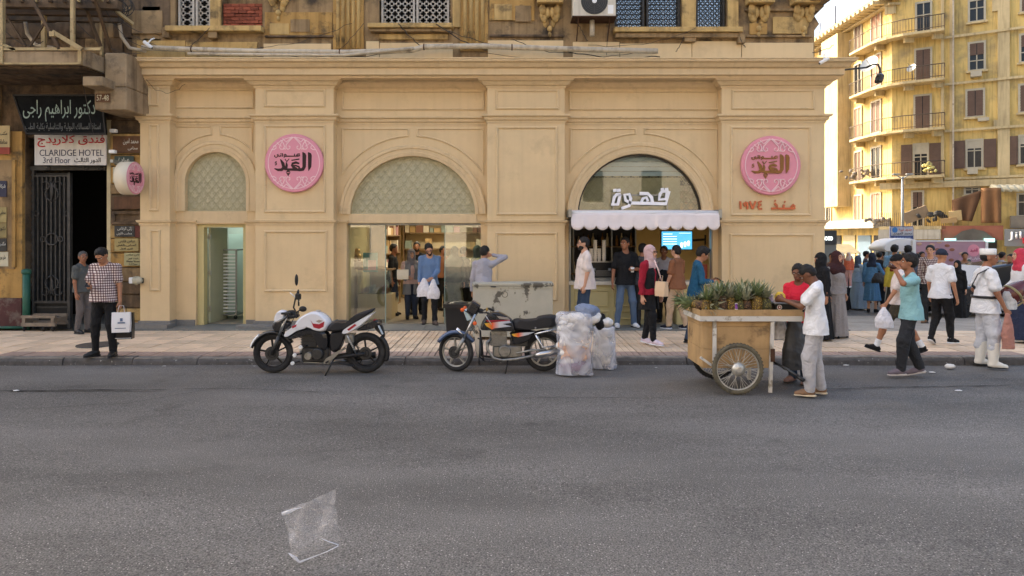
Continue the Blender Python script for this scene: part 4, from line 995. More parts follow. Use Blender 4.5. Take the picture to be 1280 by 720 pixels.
# right pier: individual stone courses
ys = [150,167,193,208,230,243,263,281,298,316,334,352,368,385,401,414]
for i in range(len(ys) - 1):
    m_ = [OLDD,OLD,YEL,OLDL][(i * 7 + i // 3) % 4]
    hb((139,178,ys[i] + .6,ys[i + 1] - .4),-.02 - .012 * ((i * 5) % 3),.5,m_,'stone_course',.012)
hb((138,179,148,416),.02,.45,OLDD,'pier_core',0)
for i,(a,b) in enumerate([(96,118),(119,133),(134,150)]): hb((152 - 3 * i,180,a,b - .5),-.05,.3,[OLDD,OLD,OLDD][i],'stone_course',.012)
for r in range(5):                                                                            # blocks above, beside the cornice
    for q in range(5):
        hb((70 + q * 24 + (12 if r % 2 else 0),93.5 + q * 24 + (12 if r % 2 else 0),-12 + r * 20,7.5 + r * 20),.02 - .02 * ((q + r) % 3),.2,[OLDD,OLD,OLDD][(q + r) % 3],'stone_block',.012)
    hb((-40,69,-12 + r * 20,7.5 + r * 20),.03,.2,OLDD,'stone_block',.012)
hb((20,135,166,172),.05,.3,OLDD,'lintel')
# niche frame, plaques on the pier
hb((142,178,264,268),-.075,.02,OLDD,'niche_frame'); hb((142,178,277,281),-.075,.02,OLDD,'niche_frame'); hb((142,146,268.2,276.8),-.075,.02,OLDD,'niche_frame'); hb((174,178,268.2,276.8),-.075,.02,OLDD,'niche_frame')
def plaque(label,px,m,lines,tm,d=13.8,ar=True,cat='plaque',grp=None,th=.02,bold=.01):
    t = thing('plaque',label,cat,(0,d,0),0,grp)
    MB().box(X(px[0],d),X(px[1],d),0,th,Z(px[3],d),Z(px[2],d)).build('plate',m,t,.002)
    for (tx,x0,x1,y0,y1) in lines: text('lettering',tx,X(x0,d),X(x1,d),Z(y1,d),Z(y0,d),-.001,tm,t,.002,bold,True,not tx.isascii())
    return t
BRASS = mat('dull_brass',srgb(150,138,96),.45,.3,var=.15,vs=8); WPL = mat('aged_white_plate',srgb(190,184,160),.6,var=.12,vs=6,streak=.4); BPL = mat('black_plate',(.03,.032,.033),.4,var=.2); GPL = mat('green_black_plate',(.03,.05,.045),.5,var=.2)
INK = mat('black_lettering',(.025,.022,.02),.6,var=0); WINK = mat('white_lettering',srgb(205,205,196),.6,var=.1); RINK = mat('red_lettering',srgb(188,36,44),.55,var=.06); BRN = mat('brown_plate',srgb(96,66,44),.6,var=.3,vs=9,streak=.5)
plaque('brass lawyer plaque with three lines of black Arabic on the stone pier',(143,173,298,314),BRASS,[('عباس فارس',148,169,299.5,304),('المحامى بالنقض',146,170,305,308.5),('الدور الاول',150,166,309.5,312.5)],INK)
plaque('pale plaque with four small lines below the brass one on the stone pier',(155,177.5,316,332),mat('pale_brass',srgb(160,156,120),.45,.3,var=.15),[('هاني عباس',158,175,317,320.5),('طبيب عيون',160,173,321.5,324.5),('Walaa Victor',158,175,325.5,328),('3rd Floor',161,172,329,331)],INK)
plaque('small black plaque with white Arabic handwriting on the stone pier',(143,168,282,296),BPL,[('زكى الرفاعى',147,165,283.5,288.5),('محاسب قانونى',146,165,290,294)],WINK)
plaque('brown enamel plaque with faded white script near the top of the stone pier',(141,176,170,191),BRN,[('محمد امين',154,173,173,181),('محامى',160,172,183,188)],WINK,13.8,True,'plaque',None,.02,0)
plaque('dark green enamel plaque beside the hotel signs',(143,167,195,206),GPL,[('عيادة',148,162,197,203)],WINK,13.8,True,'plaque',None,.02,0)
plaque('cream plaque with black marks partly hidden by the blade sign',(141,152,209,228),WPL,[('د',143.5,149,211,217),('ن',143,150,219,226)],INK)
plaque('weathered bare board between the blade sign and the niche',(142,177,246,261),BRN,[],INK)
plaque('rusty red patch plate next to the black plaque',(168.5,178,282,297),mat('rusty_red_plate',srgb(96,52,44),.7,var=.4,vs=12),[],INK,13.81)
# signs on the left pier
plaque('wooden notice frame at the far left of the hotel pier',(-3,12,157,192),mat('cream_notice',srgb(190,170,126),.7,var=.2),[('مكتب',0,9,164,170),('محاماة',0,9,174,180)],INK,13.72)
plaque('red edged strip below the wooden notice frame',(-3,12,184,192.5),mat('red_strip',srgb(150,70,56),.7,var=.2),[],INK,13.70)
for i,(a,b,m_,wd) in enumerate([(226,246,mat('navy_plate',srgb(44,46,70),.5,var=.2),'navy'),(259,278,BRASS,'brass coloured'),(279,297,mat('khaki_plate',srgb(140,126,84),.6,var=.2),'khaki'),(298,314,BPL,'black'),(315,333,WPL,'cream')]):
    plaque(wd + ' nameplate in the column of plates on the left hotel pier',(-3,8 + (i == 4) * 2,a,b),m_,[(['شركة','محامى','دكتور','مكتب','دار نور'][i],0,7,a + 4,a + 10)],WINK if i in (0,3) else INK,13.76)
wb = thing('weathered_board','weathered wooden backing board behind the left nameplates','board',(0,13.78,0)); MB().box(X(-5,13.78),X(18,13.78),0,.02,Z(336,13.78),Z(200,13.78)).build('board',OLD,wb); MB().box(X(16,13.78),X(20,13.78),-.03,.02,Z(334,13.78),Z(200,13.78)).build('edge_strip',YEL,wb)
# doctor's board, tilted forward under the balcony
db = thing('doctor_board','black tilted signboard with white Arabic script above the hotel sign','sign',(0,13.35,0))
d_ = 13.35; pts = [(X(33,d_),Z(168,d_)),(X(133,d_),Z(168,d_)),(X(128,d_),Z(118,d_)),(X(16,d_),Z(118,d_))]
MB().plate(pts,[],0,.04).build('board',mat('black_board',(.010,.011,.012),.85,var=.3,vs=4,spec=.1),db); MB().sweep(pts,[(0,.0),(0,.02),(.03,.02),(.03,0)],True,'xz',0).build('frame',IRON,db)
text('lettering','دكتور ابراهيم راجى',X(29,d_),X(119,d_),Z(152,d_),Z(125,d_),-.002,mat('chalky_lettering',srgb(150,168,158),.6,var=.25,vs=6),db,.003,.0,True,True)
text('small_lettering','استاذ المسالك البولية والتناسلية بكلية الطب',X(32,d_),X(126,d_),Z(164,d_),Z(153.5,d_),-.002,mat('grey_lettering',srgb(104,106,104),.6,var=.2),db,.002,0,True,True)
hs_ = thing('hotel_sign','white hotel signboard with red Arabic and black Latin lettering over the doorway','sign',(0,13.75,0)); d_ = 13.75
MB().box(X(43,d_),X(132.5,d_),0,.04,Z(206.5,d_),Z(168.5,d_)).build('board',mat('white_signboard',srgb(206,202,196),.5,var=.06,vs=5,streak=.35,dirt=((.35,.24,.12),3,.66,.1,.6)),hs_,.003)
text('red_lettering','فندق كلاريدج',X(47,d_),X(131,d_),Z(184,d_),Z(169,d_),-.001,RINK,hs_,.003,.012,True,True)
text('name_lettering','CLARIDGE HOTEL',X(49.5,d_),X(129.5,d_),Z(195,d_),Z(187,d_),-.001,mat('navy_lettering',srgb(52,52,74),.6,var=0),hs_,.003,0)
text('floor_lettering','3rd Floor',X(54,d_),X(88,d_),Z(204,d_),Z(196.5,d_),-.001,MATS['navy_lettering'],hs_,.003,0); text('floor_lettering','الدور الثالث',X(93,d_),X(126,d_),Z(204.5,d_),Z(197,d_),-.001,INK,hs_,.003,.012,True,True)
# house number
hn = thing('house_number','small dark house number plate on the stone bracket','number plate',(0,12.93,0)); MB().box(X(119.5,12.93),X(137.5,12.93),0,.012,Z(127.5,12.93),Z(117,12.93)).build('plate',BRN,hn); text('digits','57-48',X(121,12.93),X(136,12.93),Z(126,12.93),Z(118.5,12.93),-.001,WPL,hn,.002,.01)
# iron gate: side panel of rings, leaf with bars and scrolls
gt = thing('iron_gate','black wrought iron hotel gate leaf with rings and scrolls','gate',(0,14.05,0)); d_ = 14.05
gx = lambda x: X(x,d_); gzz = lambda y: Z(y,d_)
def gbox(px,y0,y1,name,m=IRON,b=0): return MB().box(gx(px[0]),gx(px[1]),y0,y1,gzz(px[3]),gzz(px[2])).build(name,m,gt,b)
GREY = mat('dark_gate_sheet',(.022,.023,.024),.55,.3,var=.4,vs=5); IRON2 = mat('dusty_iron',(.07,.068,.065),.55,.4,var=.4,vs=10)
gbox((31,43,208,411),.03,.05,'side_sheet',GREY); gbox((43,88,216,411),.03,.05,'door_sheet',GREY)
gbox((41.5,44,208,411),-.04,.05,'stile',IRON2); gbox((85.5,89,216,411),-.04,.05,'stile',IRON2); gbox((30,133,208,213),-.05,.05,'top_rail',IRON2); gbox((44,86,376,379),-.03,.03,'rail',IRON2); gbox((44,86,219,221),-.03,.03,'rail',IRON2)
for i in range(13): MB().torus((gx(36.5),-.01,gzz(216 + i * 13)),4.6 * d_ / F,.014,'y',16,6).build('ring',IRON2,gt)
for x_ in (48,53.5,59,64.5,70,75.5,81): MB().box(gx(x_) - .012,gx(x_) + .012,-.02,.02,gzz(376),gzz(221)).build('bar',IRON2,gt)
MB().torus((gx(66),-.03,gzz(299)),.12,.018,'y',20,6).build('oval_ornament',IRON2,gt)
for sx,y_ in ((-1,299),(1,299),(-1,267),(1,267)): MB().torus((gx(66 + sx * (11 if y_ == 299 else 19)),-.03,gzz(y_)),.05,.014,'y',14,6).build('ring',IRON2,gt)
for y_,s_ in ((238,1),(358,-1)):
    mb = MB()
    for sx in (-1,1):
        mb.tube([(gx(66 + sx * (1 + 9 * sin(a * .5) * (1 - a * .06))),-.03,gzz(y_ + s_ * (14 - a * 3.2))) for a in range(9)],.014,6)
        mb.tube([(gx(66 + sx * (8 + 5 * cos(a))),-.03,gzz(y_ - s_ * (6 + 5 * sin(a)))) for a in [q * .7 for q in range(8)]],.012,6)
    mb.ell((gx(66),-.03,gzz(y_)),(.04,.03,.16),8,6); mb.build('scroll_ornament',IRON2,gt)
gbox((46,84,384,407),.0,.03,'kick_panel',GREY,.01); gbox((46,84,383,385),-.012,.03,'kick_moulding',IRON2)
for x_ in (53,100,118): MB().ell((gx(x_ + 10),-.04,gzz(210.5)),(.06,.04,.05),10,6).build('rosette',IRON2,gt)
# balcony over the entrance with its steel frame
bl = thing('balcony','concrete balcony slab with rusty steel framing over the hotel entrance','balcony',(0,12.5,0)); d_ = 12.4
CONC = mat('stained_concrete',srgb(156,136,108),.9,var=.25,vs=3,bump=.3,bs=25,streak=.7,dirt=((.06,.05,.04),2.5,.54,.16,.7))
xb = X(103,d_)
MB().box(-12.5,xb,-.1,1.44,Z(80,d_),Z(64,d_)).build('slab',CONC,bl,.01)
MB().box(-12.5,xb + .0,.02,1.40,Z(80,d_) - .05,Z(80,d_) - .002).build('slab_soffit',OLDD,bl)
FRM = mat('cream_steel_frame',srgb(172,152,112),.6,.2,var=.2,vs=5,dirt=((.12,.07,.04),6,.55,.15,.7)); DFR = mat('brown_steel_frame',srgb(92,74,56),.7,.2,var=.3,vs=5)
B = lambda a,b,w=.06,m=FRM,name='frame_bar',da=d_,db_=d_: MB().beam(W(*a,da) - Vector((0,12.5,0)),W(*b,db_) - Vector((0,12.5,0)),w,w).build(name,m,bl)
B((-20,61.5),(127,61.5),.05); B((-10,79.5),(103,79.5),.035); B((2.5,-10),(2.5,80),.075); B((91,-12),(91,62),.06); B((55,14),(55,60),.07,FRM,'frame_bar',13.2,13.2); B((100.5,62),(100.5,80),.06); B((127,10),(127,70),.05,FRM,'frame_bar',13.6,13.6)
B((66,40),(103,62),.075,FRM,'frame_bar',12.2,12.3); B((66.5,40),(66.5,46),.09,FRM,'frame_bar',12.2,12.2)
B((36,-8),(75,62),.05,DFR); B((4,14),(32,58),.035,DFR,'frame_bar',13,13); B((56,28),(36,60),.035,DFR,'frame_bar',13,13); B((101,-6),(126,58),.05,DFR,'frame_bar',12.9,13.2); B((118,-4),(141,70),.05,DFR,'frame_bar',12.6,13.3); B((130,86),(139,67),.04,DFR,'frame_bar',13,13.2)
B((120,-6),(166,30),.055,FRM,'frame_bar',12.7,13.4); B((-4,52),(20,63),.05,FRM); B((103,79),(128,92),.05,FRM,'frame_bar',12.4,13.8)
for i,(ya,w_) in enumerate([(4,.16),(14,.12),(22,.1)]): B((-20,ya),(150,ya + 3),w_,DFR if i % 2 else OLDD,'deck_beam',12.8 + i * .35,12.9 + i * .35)
for i in range(9): B((-10 + i * 18,0),(4 + i * 17,10),.05,[FRM,DFR,OLDD][i % 3],'deck_slat',12.6,13.7)
MB().box(xb + .002,X(107,d_),-.1,1.44,Z(82,d_),Z(62,d_)).build('end_cap',CONC,bl)
# stone brackets carrying the balcony
sb_ = thing('stone_bracket','big stepped stone bracket carrying the balcony end','bracket',(0,13.9,0)); d_ = 13.0
MB().box(X(105,12.6),X(130,12.6),-1.35,.0,Z(108,12.6),Z(96,12.6)).build('upper_step',CONC,sb_,.015); MB().box(X(118,12.95),X(158,12.95),-.95,.05,Z(137,12.95),Z(109,12.95)).build('lower_step',CONC,sb_,.015); MB().box(X(130.5,12.95),X(158,12.95),-.95,.05,Z(108.7,12.95),Z(66,12.95)).build('upper_block',CONC,sb_,.02)
# meter boxes, coils of cable, conduit on the wall above
D = 13.75
for i,(a,b) in enumerate([((27,-5),(30,30)),((143,-4),(148,34))]):
    pipe('conduit',['pale conduit bending down the sooty wall over the balcony','pale conduit curving down beside the cornice end'][i],[W(a[0],a[1],D),W(b[0],b[1] - 12,D),W(b[0] + 4,b[1] + 12,D),W(b[0] + 14,b[1] + 26,D),W(b[0] + (38 if i == 0 else 34),b[1] + 30,D)],.035,PIPEM,'conduit')
for i,(x_,y_,r_) in enumerate([(16,18,.16),(147,24,.16),(150,12,.2),(158,8,.18)]):
    mb = MB()
    for k in range(4): mb.torus((0,-.03 * k,rs.uniform(-.05,.05)),r_ * rs.uniform(.6,1.),.008,'y',20,5)
    o = mb.build('cable_coil',CABLE); o.location = W(x_,y_,13.72); tag(o,['coil of cable hanging above the balcony rail','upright coil of cable beside the cornice end','wide tangle of cable on the wall by the cornice','dark knot of cables next to the window wall'][i],'cable')
for (a,b,s_) in [((70,0),(122,52),.05),((0,30),(54,52),.2),((95,60),(117,168),.04),((140,10),(178,40),.1),((138,60),(176,66),.05),((0,92),(130,92),.02),((131,12),(190,60),.2)]: cable(W(*a,12.9),W(*b,12.9),s_,'thin cable hanging across the hotel front and balcony',.006,CABLE,10,.01,'cables on the hotel front')
# small floodlights beside the sign
for i,(x_,y_) in enumerate([(142,164),(141,190)]):
    t = thing('floodlight',['small white floodlight at the corner of the black signboard','small white floodlight at the edge of the hotel sign'][i],'lamp',W(x_,y_,13.6)); MB().box(-.06,.06,-.05,.05,-.03,.04).build('housing',WHITE,t,.01); MB().tube([(0,0,0),(-.06,.2,.05)],.01,6).build('arm',WHITE,t)
dm = thing('broken_lamp','broken white wall lamp on the stone pier','lamp',W(170,351,13.65)); o = MB().ell((0,0,0),(.13,.07,.07),12,8).build('housing',WPL,dm); displace(o.data,.035,5,2); MB().box(-.02,.1,.05,.2,-.05,.05).build('mount',BLACK,dm); MB().box(-.11,-.04,-.07,.03,-.05,.07).build('socket',WHITE,dm,.01)
# green standpipe and timber dolly
gp_ = thing('standpipe','green iron standpipe beside the gate','pipe',(X(33,13.5),13.5,SWZ)); GRN = mat('green_paint',srgb(44,92,76),.5,var=.25,vs=8,dirt=((.1,.06,.04),6,.58,.1,.6))
MB().tube([(0,0,-.02),(0,0,1.12)],.065,12).build('pipe',GRN,gp_); MB().lathe([(.075,1.10),(.085,1.12),(.085,1.18),(.03,1.2)],12).build('cap',GRN,gp_); MB().tube([(-.9,-.02,.04),(0,-.02,.04)],.03,8).build('branch_pipe',GRN,gp_)
dl = thing('dolly','low timber dolly with small wheels before the gate','dolly',(X(56,13.4),13.4,SWZ)); WDG = mat('grey_timber',srgb(128,116,102),.85,var=.25,vs=8)
for z0,z1 in ((.10,.17),(.26,.31)): MB().box(-.33,.33,-.2,-.14,z0,z1).build('plank',WDG,dl); MB().box(-.33,.33,.14,.2,z0,z1).build('plank',WDG,dl)
for x_ in (-.31,.25): MB().box(x_,x_ + .06,-.199,.199,.171,.259).build('bearer',WDG,dl)
for x_ in (-.28,.1,.28): MB().torus((x_,-.17,.05),.03,.02,'x',12,6).build('castor',RUB,dl)
mh = thing('manhole_cover','dark oval manhole cover in the sidewalk behind the checked shirt man','manhole',(X(122,DG(431.5,SWZ)),DG(431.5,SWZ),SWZ + .004)); MB().lathe([(.31,0),(.30,.008)],28).build('cover',mat('worn_iron_cover',srgb(92,84,76),.7,.2,var=.3,vs=12),mh); MB().torus((0,0,.002),.31,.012,'z',28,6).build('rim',IRON2,mh)
# ================================================================ yellow apartment block across the cross street
CX,CY = 25.6,46.0; UVX,UVY = .84,-.5426
YWALL = mat('yellow_weathered_wall',srgb(208,180,112),.85,var=.16,vs=.5,bump=.15,bs=8,streak=.6,dirt=((.17,.14,.10),.6,.50,.2,.7))
YTRIM = mat('yellow_trim',srgb(188,170,130),.85,var=.2,vs=.8,streak=.5); SHUT = mat('brown_shutter',srgb(98,78,66),.7,var=.15,vs=3); SHUTL = mat('pinkish_shutter',srgb(150,112,92),.7,var=.12,vs=3)
WDARK = mat('dark_window',(.02,.022,.025),.15,var=.2); WFR = mat('pale_window_frame',srgb(170,162,142),.6,var=.1)
FB = thing('apartment_block','sunlit yellow apartment block with balconies across the side street','building',(CX,CY,-.2))
GZ = -.2; TOPZ = 17.9
P4 = [(0,0),(UVX * 26,UVY * 26),(UVX * 26 + 14,UVY * 26 + 22),(14,46),(0,46)]
mb = MB(); n = len(P4); mb.add([(p[0],p[1],0) for p in P4] + [(p[0],p[1],TOPZ - GZ) for p in P4],[tuple(range(n)),tuple(range(n,2 * n))] + [(i,(i + 1) % n,n + (i + 1) % n,n + i) for i in range(n)])
mb.build('wall',YWALL,FB)
def ft(px): k = (px - 640) / F; return (k * CY - CX) / (UVX - UVY * k)
MF = Matrix(((UVX,-UVY,0,0),(UVY,UVX,0,0),(0,0,1,-GZ),(0,0,0,1)))     # front facade: x along it, -y outward, z world height
ML = Matrix(((0,1,0,0),(-1,0,0,0),(0,0,1,-GZ),(0,0,0,1)))             # sunlit side facade: x = -(distance behind the corner)
def fbox(px,out0,out1,m,name,M=MF,parent=None):
    t0,t1 = ft(px[0]),ft(px[1]); d = CY + UVY * (t0 + t1) / 2
    return MB().box(t0,t1,-out1,-out0,Z(px[3],d),Z(px[2],d),MF).build(name,m,parent or FB)
def fwin(px,kind):
    x0,x1,y0,y1 = px
    w = fbox(px,-.12,.02,WDARK,'window'); c = .06
    t0,t1 = ft(x0),ft(x1); d = CY + UVY * (t0 + t1) / 2; z0,z1 = Z(y1,d),Z(y0,d)
    MB().sweep([(t0 - .06,z0 - .06),(t1 + .06,z0 - .06),(t1 + .06,z1 + .06),(t0 - .06,z1 + .06)],[(0,-.02),(0,.08),(.12,.08),(.12,-.02)],True,'xz',0).build('window_frame',WFR,w).data.transform(MF)
    if kind in ('closed','half'):
        zz0 = z0 if kind == 'closed' else z0 + (z1 - z0) * .55
        for a,b in ((t0,(t0 + t1) / 2 - .02),((t0 + t1) / 2 + .02,t1)):
            s = MB().box(a,b,-.07,-.03,zz0,z1,MF).build('shutter',SHUT,w)
            mb = MB(); k = int((z1 - zz0) / .16)
            for i in range(k): mb.box(a + .05,b - .05,-.085,-.071,zz0 + .05 + i * (z1 - zz0 - .1) / k,zz0 + .05 + (i + .55) * (z1 - zz0 - .1) / k,MF)
            tag(mb.build('louvres',SHUT,s,fix=False),kind='stuff')
    if kind == 'open':
        for a,b in ((t0 - .72,t0 - .08),(t1 + .08,t1 + .72)):
            s = MB().box(a,b,-.12,-.06,z0,z1,MF).build('shutter',SHUT,w)
            mb = MB(); k = int((z1 - z0) / .16)
            for i in range(k): mb.box(a + .06,b - .06,-.135,-.121,z0 + .05 + i * (z1 - z0 - .1) / k,z0 + .05 + (i + .55) * (z1 - z0 - .1) / k,MF)
            tag(mb.build('louvres',SHUT,s,fix=False),kind='stuff')
    if kind in ('sash','open','half'):
        zb = z0 + (z1 - z0) * (.55 if kind == 'half' else 1)
        mb = MB(); mb.box((t0 + t1) / 2 - .03,(t0 + t1) / 2 + .03,-.06,-.02,z0,zb,MF); mb.box(t0,t1,-.06,-.02,z0 + (zb - z0) * .6,z0 + (zb - z0) * .6 + .06,MF); mb.build('glazing_bar',WFR,w)
        if kind == 'open': MB().box(t0,t1,-.05,-.025,z1 - (z1 - z0) * .3,z1,MF).build('blind',WFR,w)
    MB().box(t0 - .15,t1 + .15,-.22,.0,z0 - .14,z0 - .02,MF).build('window_sill',YTRIM,w)
for px,k in [((1145,1164,3,44),'sash'),((1144,1164,61,104),'closed'),((1143,1163.5,119,165),'closed'),((1142,1160,180,222),'open'),((1211,1231,0,27),'sash'),((1211,1231,53,88),'half'),((1208,1230,112,146),'closed'),((1208,1228,175,210),'open'),((1276,1300,-15,14),'closed'),((1275,1300,42,77),'half'),((1274,1298,105,140),'closed'),((1274,1298,169,205),'open'),((1140,1154,239,283),'half'),((1206,1224,234,243),'sash'),((1272,1290,242,270),'sash')]: fwin(px,k)
# front facade relief: pilaster strips, string courses, drain pipe, pocket air conditioners
for a,b in ((1176,1180),(1187,1193),(1247,1262)): fbox((a,b,-20,228),0,.14 if a > 1240 else .10,YTRIM,'pilaster_strip')
for y_ in (40,100,160,221): fbox((1180.5,1300,y_ - 1,y_ + 2),.145,.24,YTRIM,'string_course')
fbox((1190.5,1192.5,-20,290),.145,.26,PIPEM,'drain_pipe')
for px in ((1213,1227,90,97),(1209,1222,211,218),(1222,1236,118 + 30,152)): fbox(px,.02,.45,WFR,'air_conditioner')
for px in ((1240,1252,0,14),(1106,1120,5,18),(1242,1254,150,160)): fbox(px,.0,.12,YTRIM,'carved_ornament')
fbox((1100,1300,226,234),.0,.3,YTRIM,'ledge')
# balconies wrap the corner; slab, consoles, railing
RAIL = mat('rusty_iron_rail',srgb(96,84,72),.6,.4,var=.2)
nx_,ny_ = UVY,-UVX
def balcony_far(ypx,junk=False):
    z = Z(ypx,CY - 1.2) - GZ; L = 4.2; T = 3.0; O = 1.05
    P = [(0,L),(-O * .75,L),(-O,L - .5),(-O,.9),(-O * .9 + .05,.2),(nx_ * O - .05,ny_ * O + .45),(UVX * .7 + nx_ * O,UVY * .7 + ny_ * O),(UVX * T + nx_ * O,UVY * T + ny_ * O),(UVX * T,UVY * T),(0,0)]
    t = MB(); n = len(P); t.add([(p[0],p[1],z) for p in P] + [(p[0],p[1],z + .16) for p in P],[tuple(range(n)),tuple(range(n,2 * n))] + [(i,(i + 1) % n,n + (i + 1) % n,n + i) for i in range(n)])
    sl_ = t.build('balcony_slab',YTRIM,FB)
    q = P[1:8]; mb = MB(); mb.tube([(p[0],p[1],z + 1.05) for p in q],.03,6); mb.tube([(p[0],p[1],z + .28) for p in q],.02,6)
    for a,b in zip(q,q[1:]):
        k = max(1,int(hypot(b[0] - a[0],b[1] - a[1]) / .16))
        for i in range(k): x_,y_ = a[0] + (b[0] - a[0]) * i / k,a[1] + (b[1] - a[1]) * i / k; mb.tube([(x_,y_,z + .16),(x_,y_,z + 1.05)],.014,4,False)
    a,b = P[7],P[8]
    for i in range(6): x_,y_ = a[0] + (b[0] - a[0]) * i / 6,a[1] + (b[1] - a[1]) * i / 6; mb.tube([(x_,y_,z + .16),(x_,y_,z + 1.05)],.014,4,False)
    mb.tube([(a[0],a[1],z + 1.05),(b[0],b[1],z + 1.05)],.03,6); mb.build('railing',RAIL,sl_,fix=False)
    for (px_,py_) in [(-.35,3.6),(-.35,.9),(UVX * 1.0 + nx_ * .4,UVY * 1.0 + ny_ * .4),(UVX * 2.6 + nx_ * .4,UVY * 2.6 + ny_ * .4)]: MB().box(px_ - .3,px_ + .3,py_ - .12,py_ + .12,z - .35,z - .002).build('console',YTRIM,sl_)
for y_ in (45,105,165,223): balcony_far(y_)
# sunlit side facade: windows, bay and roof cornice with modillions
def lwin(y0,y1,za,zb,m=SHUTL,kind=1):
    w = MB().box(-y1,-y0,-.04,.1,za,zb,ML).build('window',WDARK if kind == 0 else m,FB)
    MB().sweep([(-y1 - .08,za - .08),(-y0 + .08,za - .08),(-y0 + .08,zb + .08),(-y1 - .08,zb + .08)],[(0,-.02),(0,.1),(.12,.1),(.12,-.02)],True,'xz',0).build('window_frame',WFR,w).data.transform(ML)
    MB().box(-(y0 + y1) / 2 - .03,-(y0 + y1) / 2 + .03,-.07,-.03,za,zb,ML).build('glazing_bar',WFR,w)
for f_ in range(5):
    zb_ = Z(45 + 60 * f_,46) + .25
    for (y0,y1) in ((1.3,2.5),(3.9,4.9),(8.7,9.5),(9.9,10.7)): lwin(y0,y1,zb_,zb_ + 2.2,SHUTL if (f_ + int(y0)) % 3 else SHUT,1 if (f_ + int(y0)) % 4 else 0)
MB().box(-8.3,-5.6,-1.0,.05,4.2,TOPZ - .6,ML).build('bay',YTRIM,FB)
for f_ in range(4): MB().box(-9.9,-8.31,-.9,.05,Z(45 + 60 * f_,46),Z(45 + 60 * f_,46) + .2,ML).build('balcony_slab',YTRIM,FB); MB().box(-9.9,-8.31,-.9,-.8,Z(45 + 60 * f_,46) + .201,Z(45 + 60 * f_,46) + 1.0,ML).build('balcony_parapet',YWALL,FB)
MB().box(-46,.9,-.9,.4,TOPZ - .05,TOPZ + .15,ML).build('roof_cornice',YTRIM,FB); MB().box(-46,.3,-.35,.4,TOPZ - .45,TOPZ - .3,ML).build('roof_moulding',YTRIM,FB)
for i in range(34): MB().box(-.4 - i * .62,-.1 - i * .62,-1.25,.0,TOPZ - .29,TOPZ - .055,ML).build('modillion',YTRIM,FB)
MB().box(-46,.5,-.1,.2,TOPZ + .16,TOPZ + .8,ML).build('parapet',YWALL,FB)
MB().tube([(0.2,8.5,TOPZ + .2),(0.2,8.5,TOPZ + 2.6)],.05,6).build('antenna',RAIL,FB); MB().tube([(0.2,11.5,TOPZ + .2),(0.4,11.5,TOPZ + 2.2)],.03,6).build('antenna',RAIL,FB)
# satellite dishes on the balcony
for i,(t_,o_,z_,r_) in enumerate([(-1.2,.9,Z(80,45.5),.62),(1.2,.7,Z(87,45),.3)]):
    sd = thing('satellite_dish',['big grey satellite dish on the second balcony of the yellow block','small white satellite dish on the second balcony of the yellow block'][i],'dish',(CX + UVX * t_ + nx_ * o_,CY + UVY * t_ + ny_ * o_,z_))
    MB().lathe([(.02,0),(r_ * .5,.05 * r_ / .6),(r_,.2 * r_ / .6)],20,Matrix.Rotation(radians(-60),4,'Y') @ Matrix.Rotation(radians(25),4,'X'),False).build('reflector',ALU,sd); MB().tube([(0,0,0),(.05,0,-.75)],.03,6).build('mast',RAIL,sd); MB().tube([(0,0,0),(-.35,-.1,.35)],.015,5).build('feed_arm',RAIL,sd)
# --- first floor clutter on the front: cloth screen, leaning boards, sagging awning scraps
CLOTH = mat('brown_cloth',srgb(122,88,58),.9,var=.2,vs=1.2,bump=.2,bs=6)
def cloth_sheet(label,pts,m,out,name='cloth_screen',sag=.12):
    t0 = [(ft(p[0]),Z(p[1],CY + UVY * ft(p[0]))) for p in pts]       # four corners tl,tr,br,bl
    n = 10; vs = []; fs = []
    for i in range(n + 1):
        for j in range(n + 1):
            u,v = i / n,j / n; a = Vector(t0[0]).lerp(Vector(t0[1]),u); b = Vector(t0[3]).lerp(Vector(t0[2]),u); p = a.lerp(b,v)
            q = MF @ Vector((p.x,-out - .15 * sin(u * 9) * (.3 + v) - sag * sin(pi * u),p.y)); vs.append((q.x,q.y,q.z))
    for i in range(n):
        for j in range(n): fs.append((i * (n + 1) + j,(i + 1) * (n + 1) + j,(i + 1) * (n + 1) + j + 1,i * (n + 1) + j + 1))
    o = MB().add(vs,fs,True).build(name,m,fix=False); o.location = (CX,CY,GZ); tag(o,label,'cloth'); sm = o.modifiers.new('s','SOLIDIFY'); sm.thickness = .03
cloth_sheet('brown cloth screen hung over the right half of a first floor balcony',[(1226,236),(1250,236),(1250,279),(1226,279)],CLOTH,.9); cloth_sheet('brown cloth draped low across the left of the screened balcony',[(1190,251),(1228,238),(1214,277),(1191,275)],mat('dark_brown_cloth',srgb(92,66,46),.9,var=.2,vs=1.2),.8)
for i,(px,m_,wd) in enumerate([((1130,1162,262,276),mat('grey_board',srgb(140,122,100),.8,var=.15),'grey board leaning on the first floor railing of the yellow block'),((1186,1202,264,276),mat('beige_board',srgb(190,165,120),.8,var=.15),'beige carton beside the brown cloth screen'),((1176,1196,273,279),mat('tan_board',srgb(170,140,100),.8,var=.15),'tan board lying under the brown cloth screen')]):
    t0,t1 = ft(px[0]),ft(px[1]); d = CY + UVY * (t0 + t1) / 2; o = MB().box(-(t1 - t0) / 2,(t1 - t0) / 2,-.03,.03,-(Z(px[2],d) - Z(px[3],d)) / 2,(Z(px[2],d) - Z(px[3],d)) / 2).build('board',m_)
    q = MF @ Vector(((t0 + t1) / 2,-1.1,(Z(px[2],d) + Z(px[3],d)) / 2)); o.location = (q.x + CX,q.y + CY,q.z + GZ); o.rotation_euler = (radians(15),radians(-22 if i == 0 else -5),atan2(UVY,UVX)); tag(o,wd,'board')
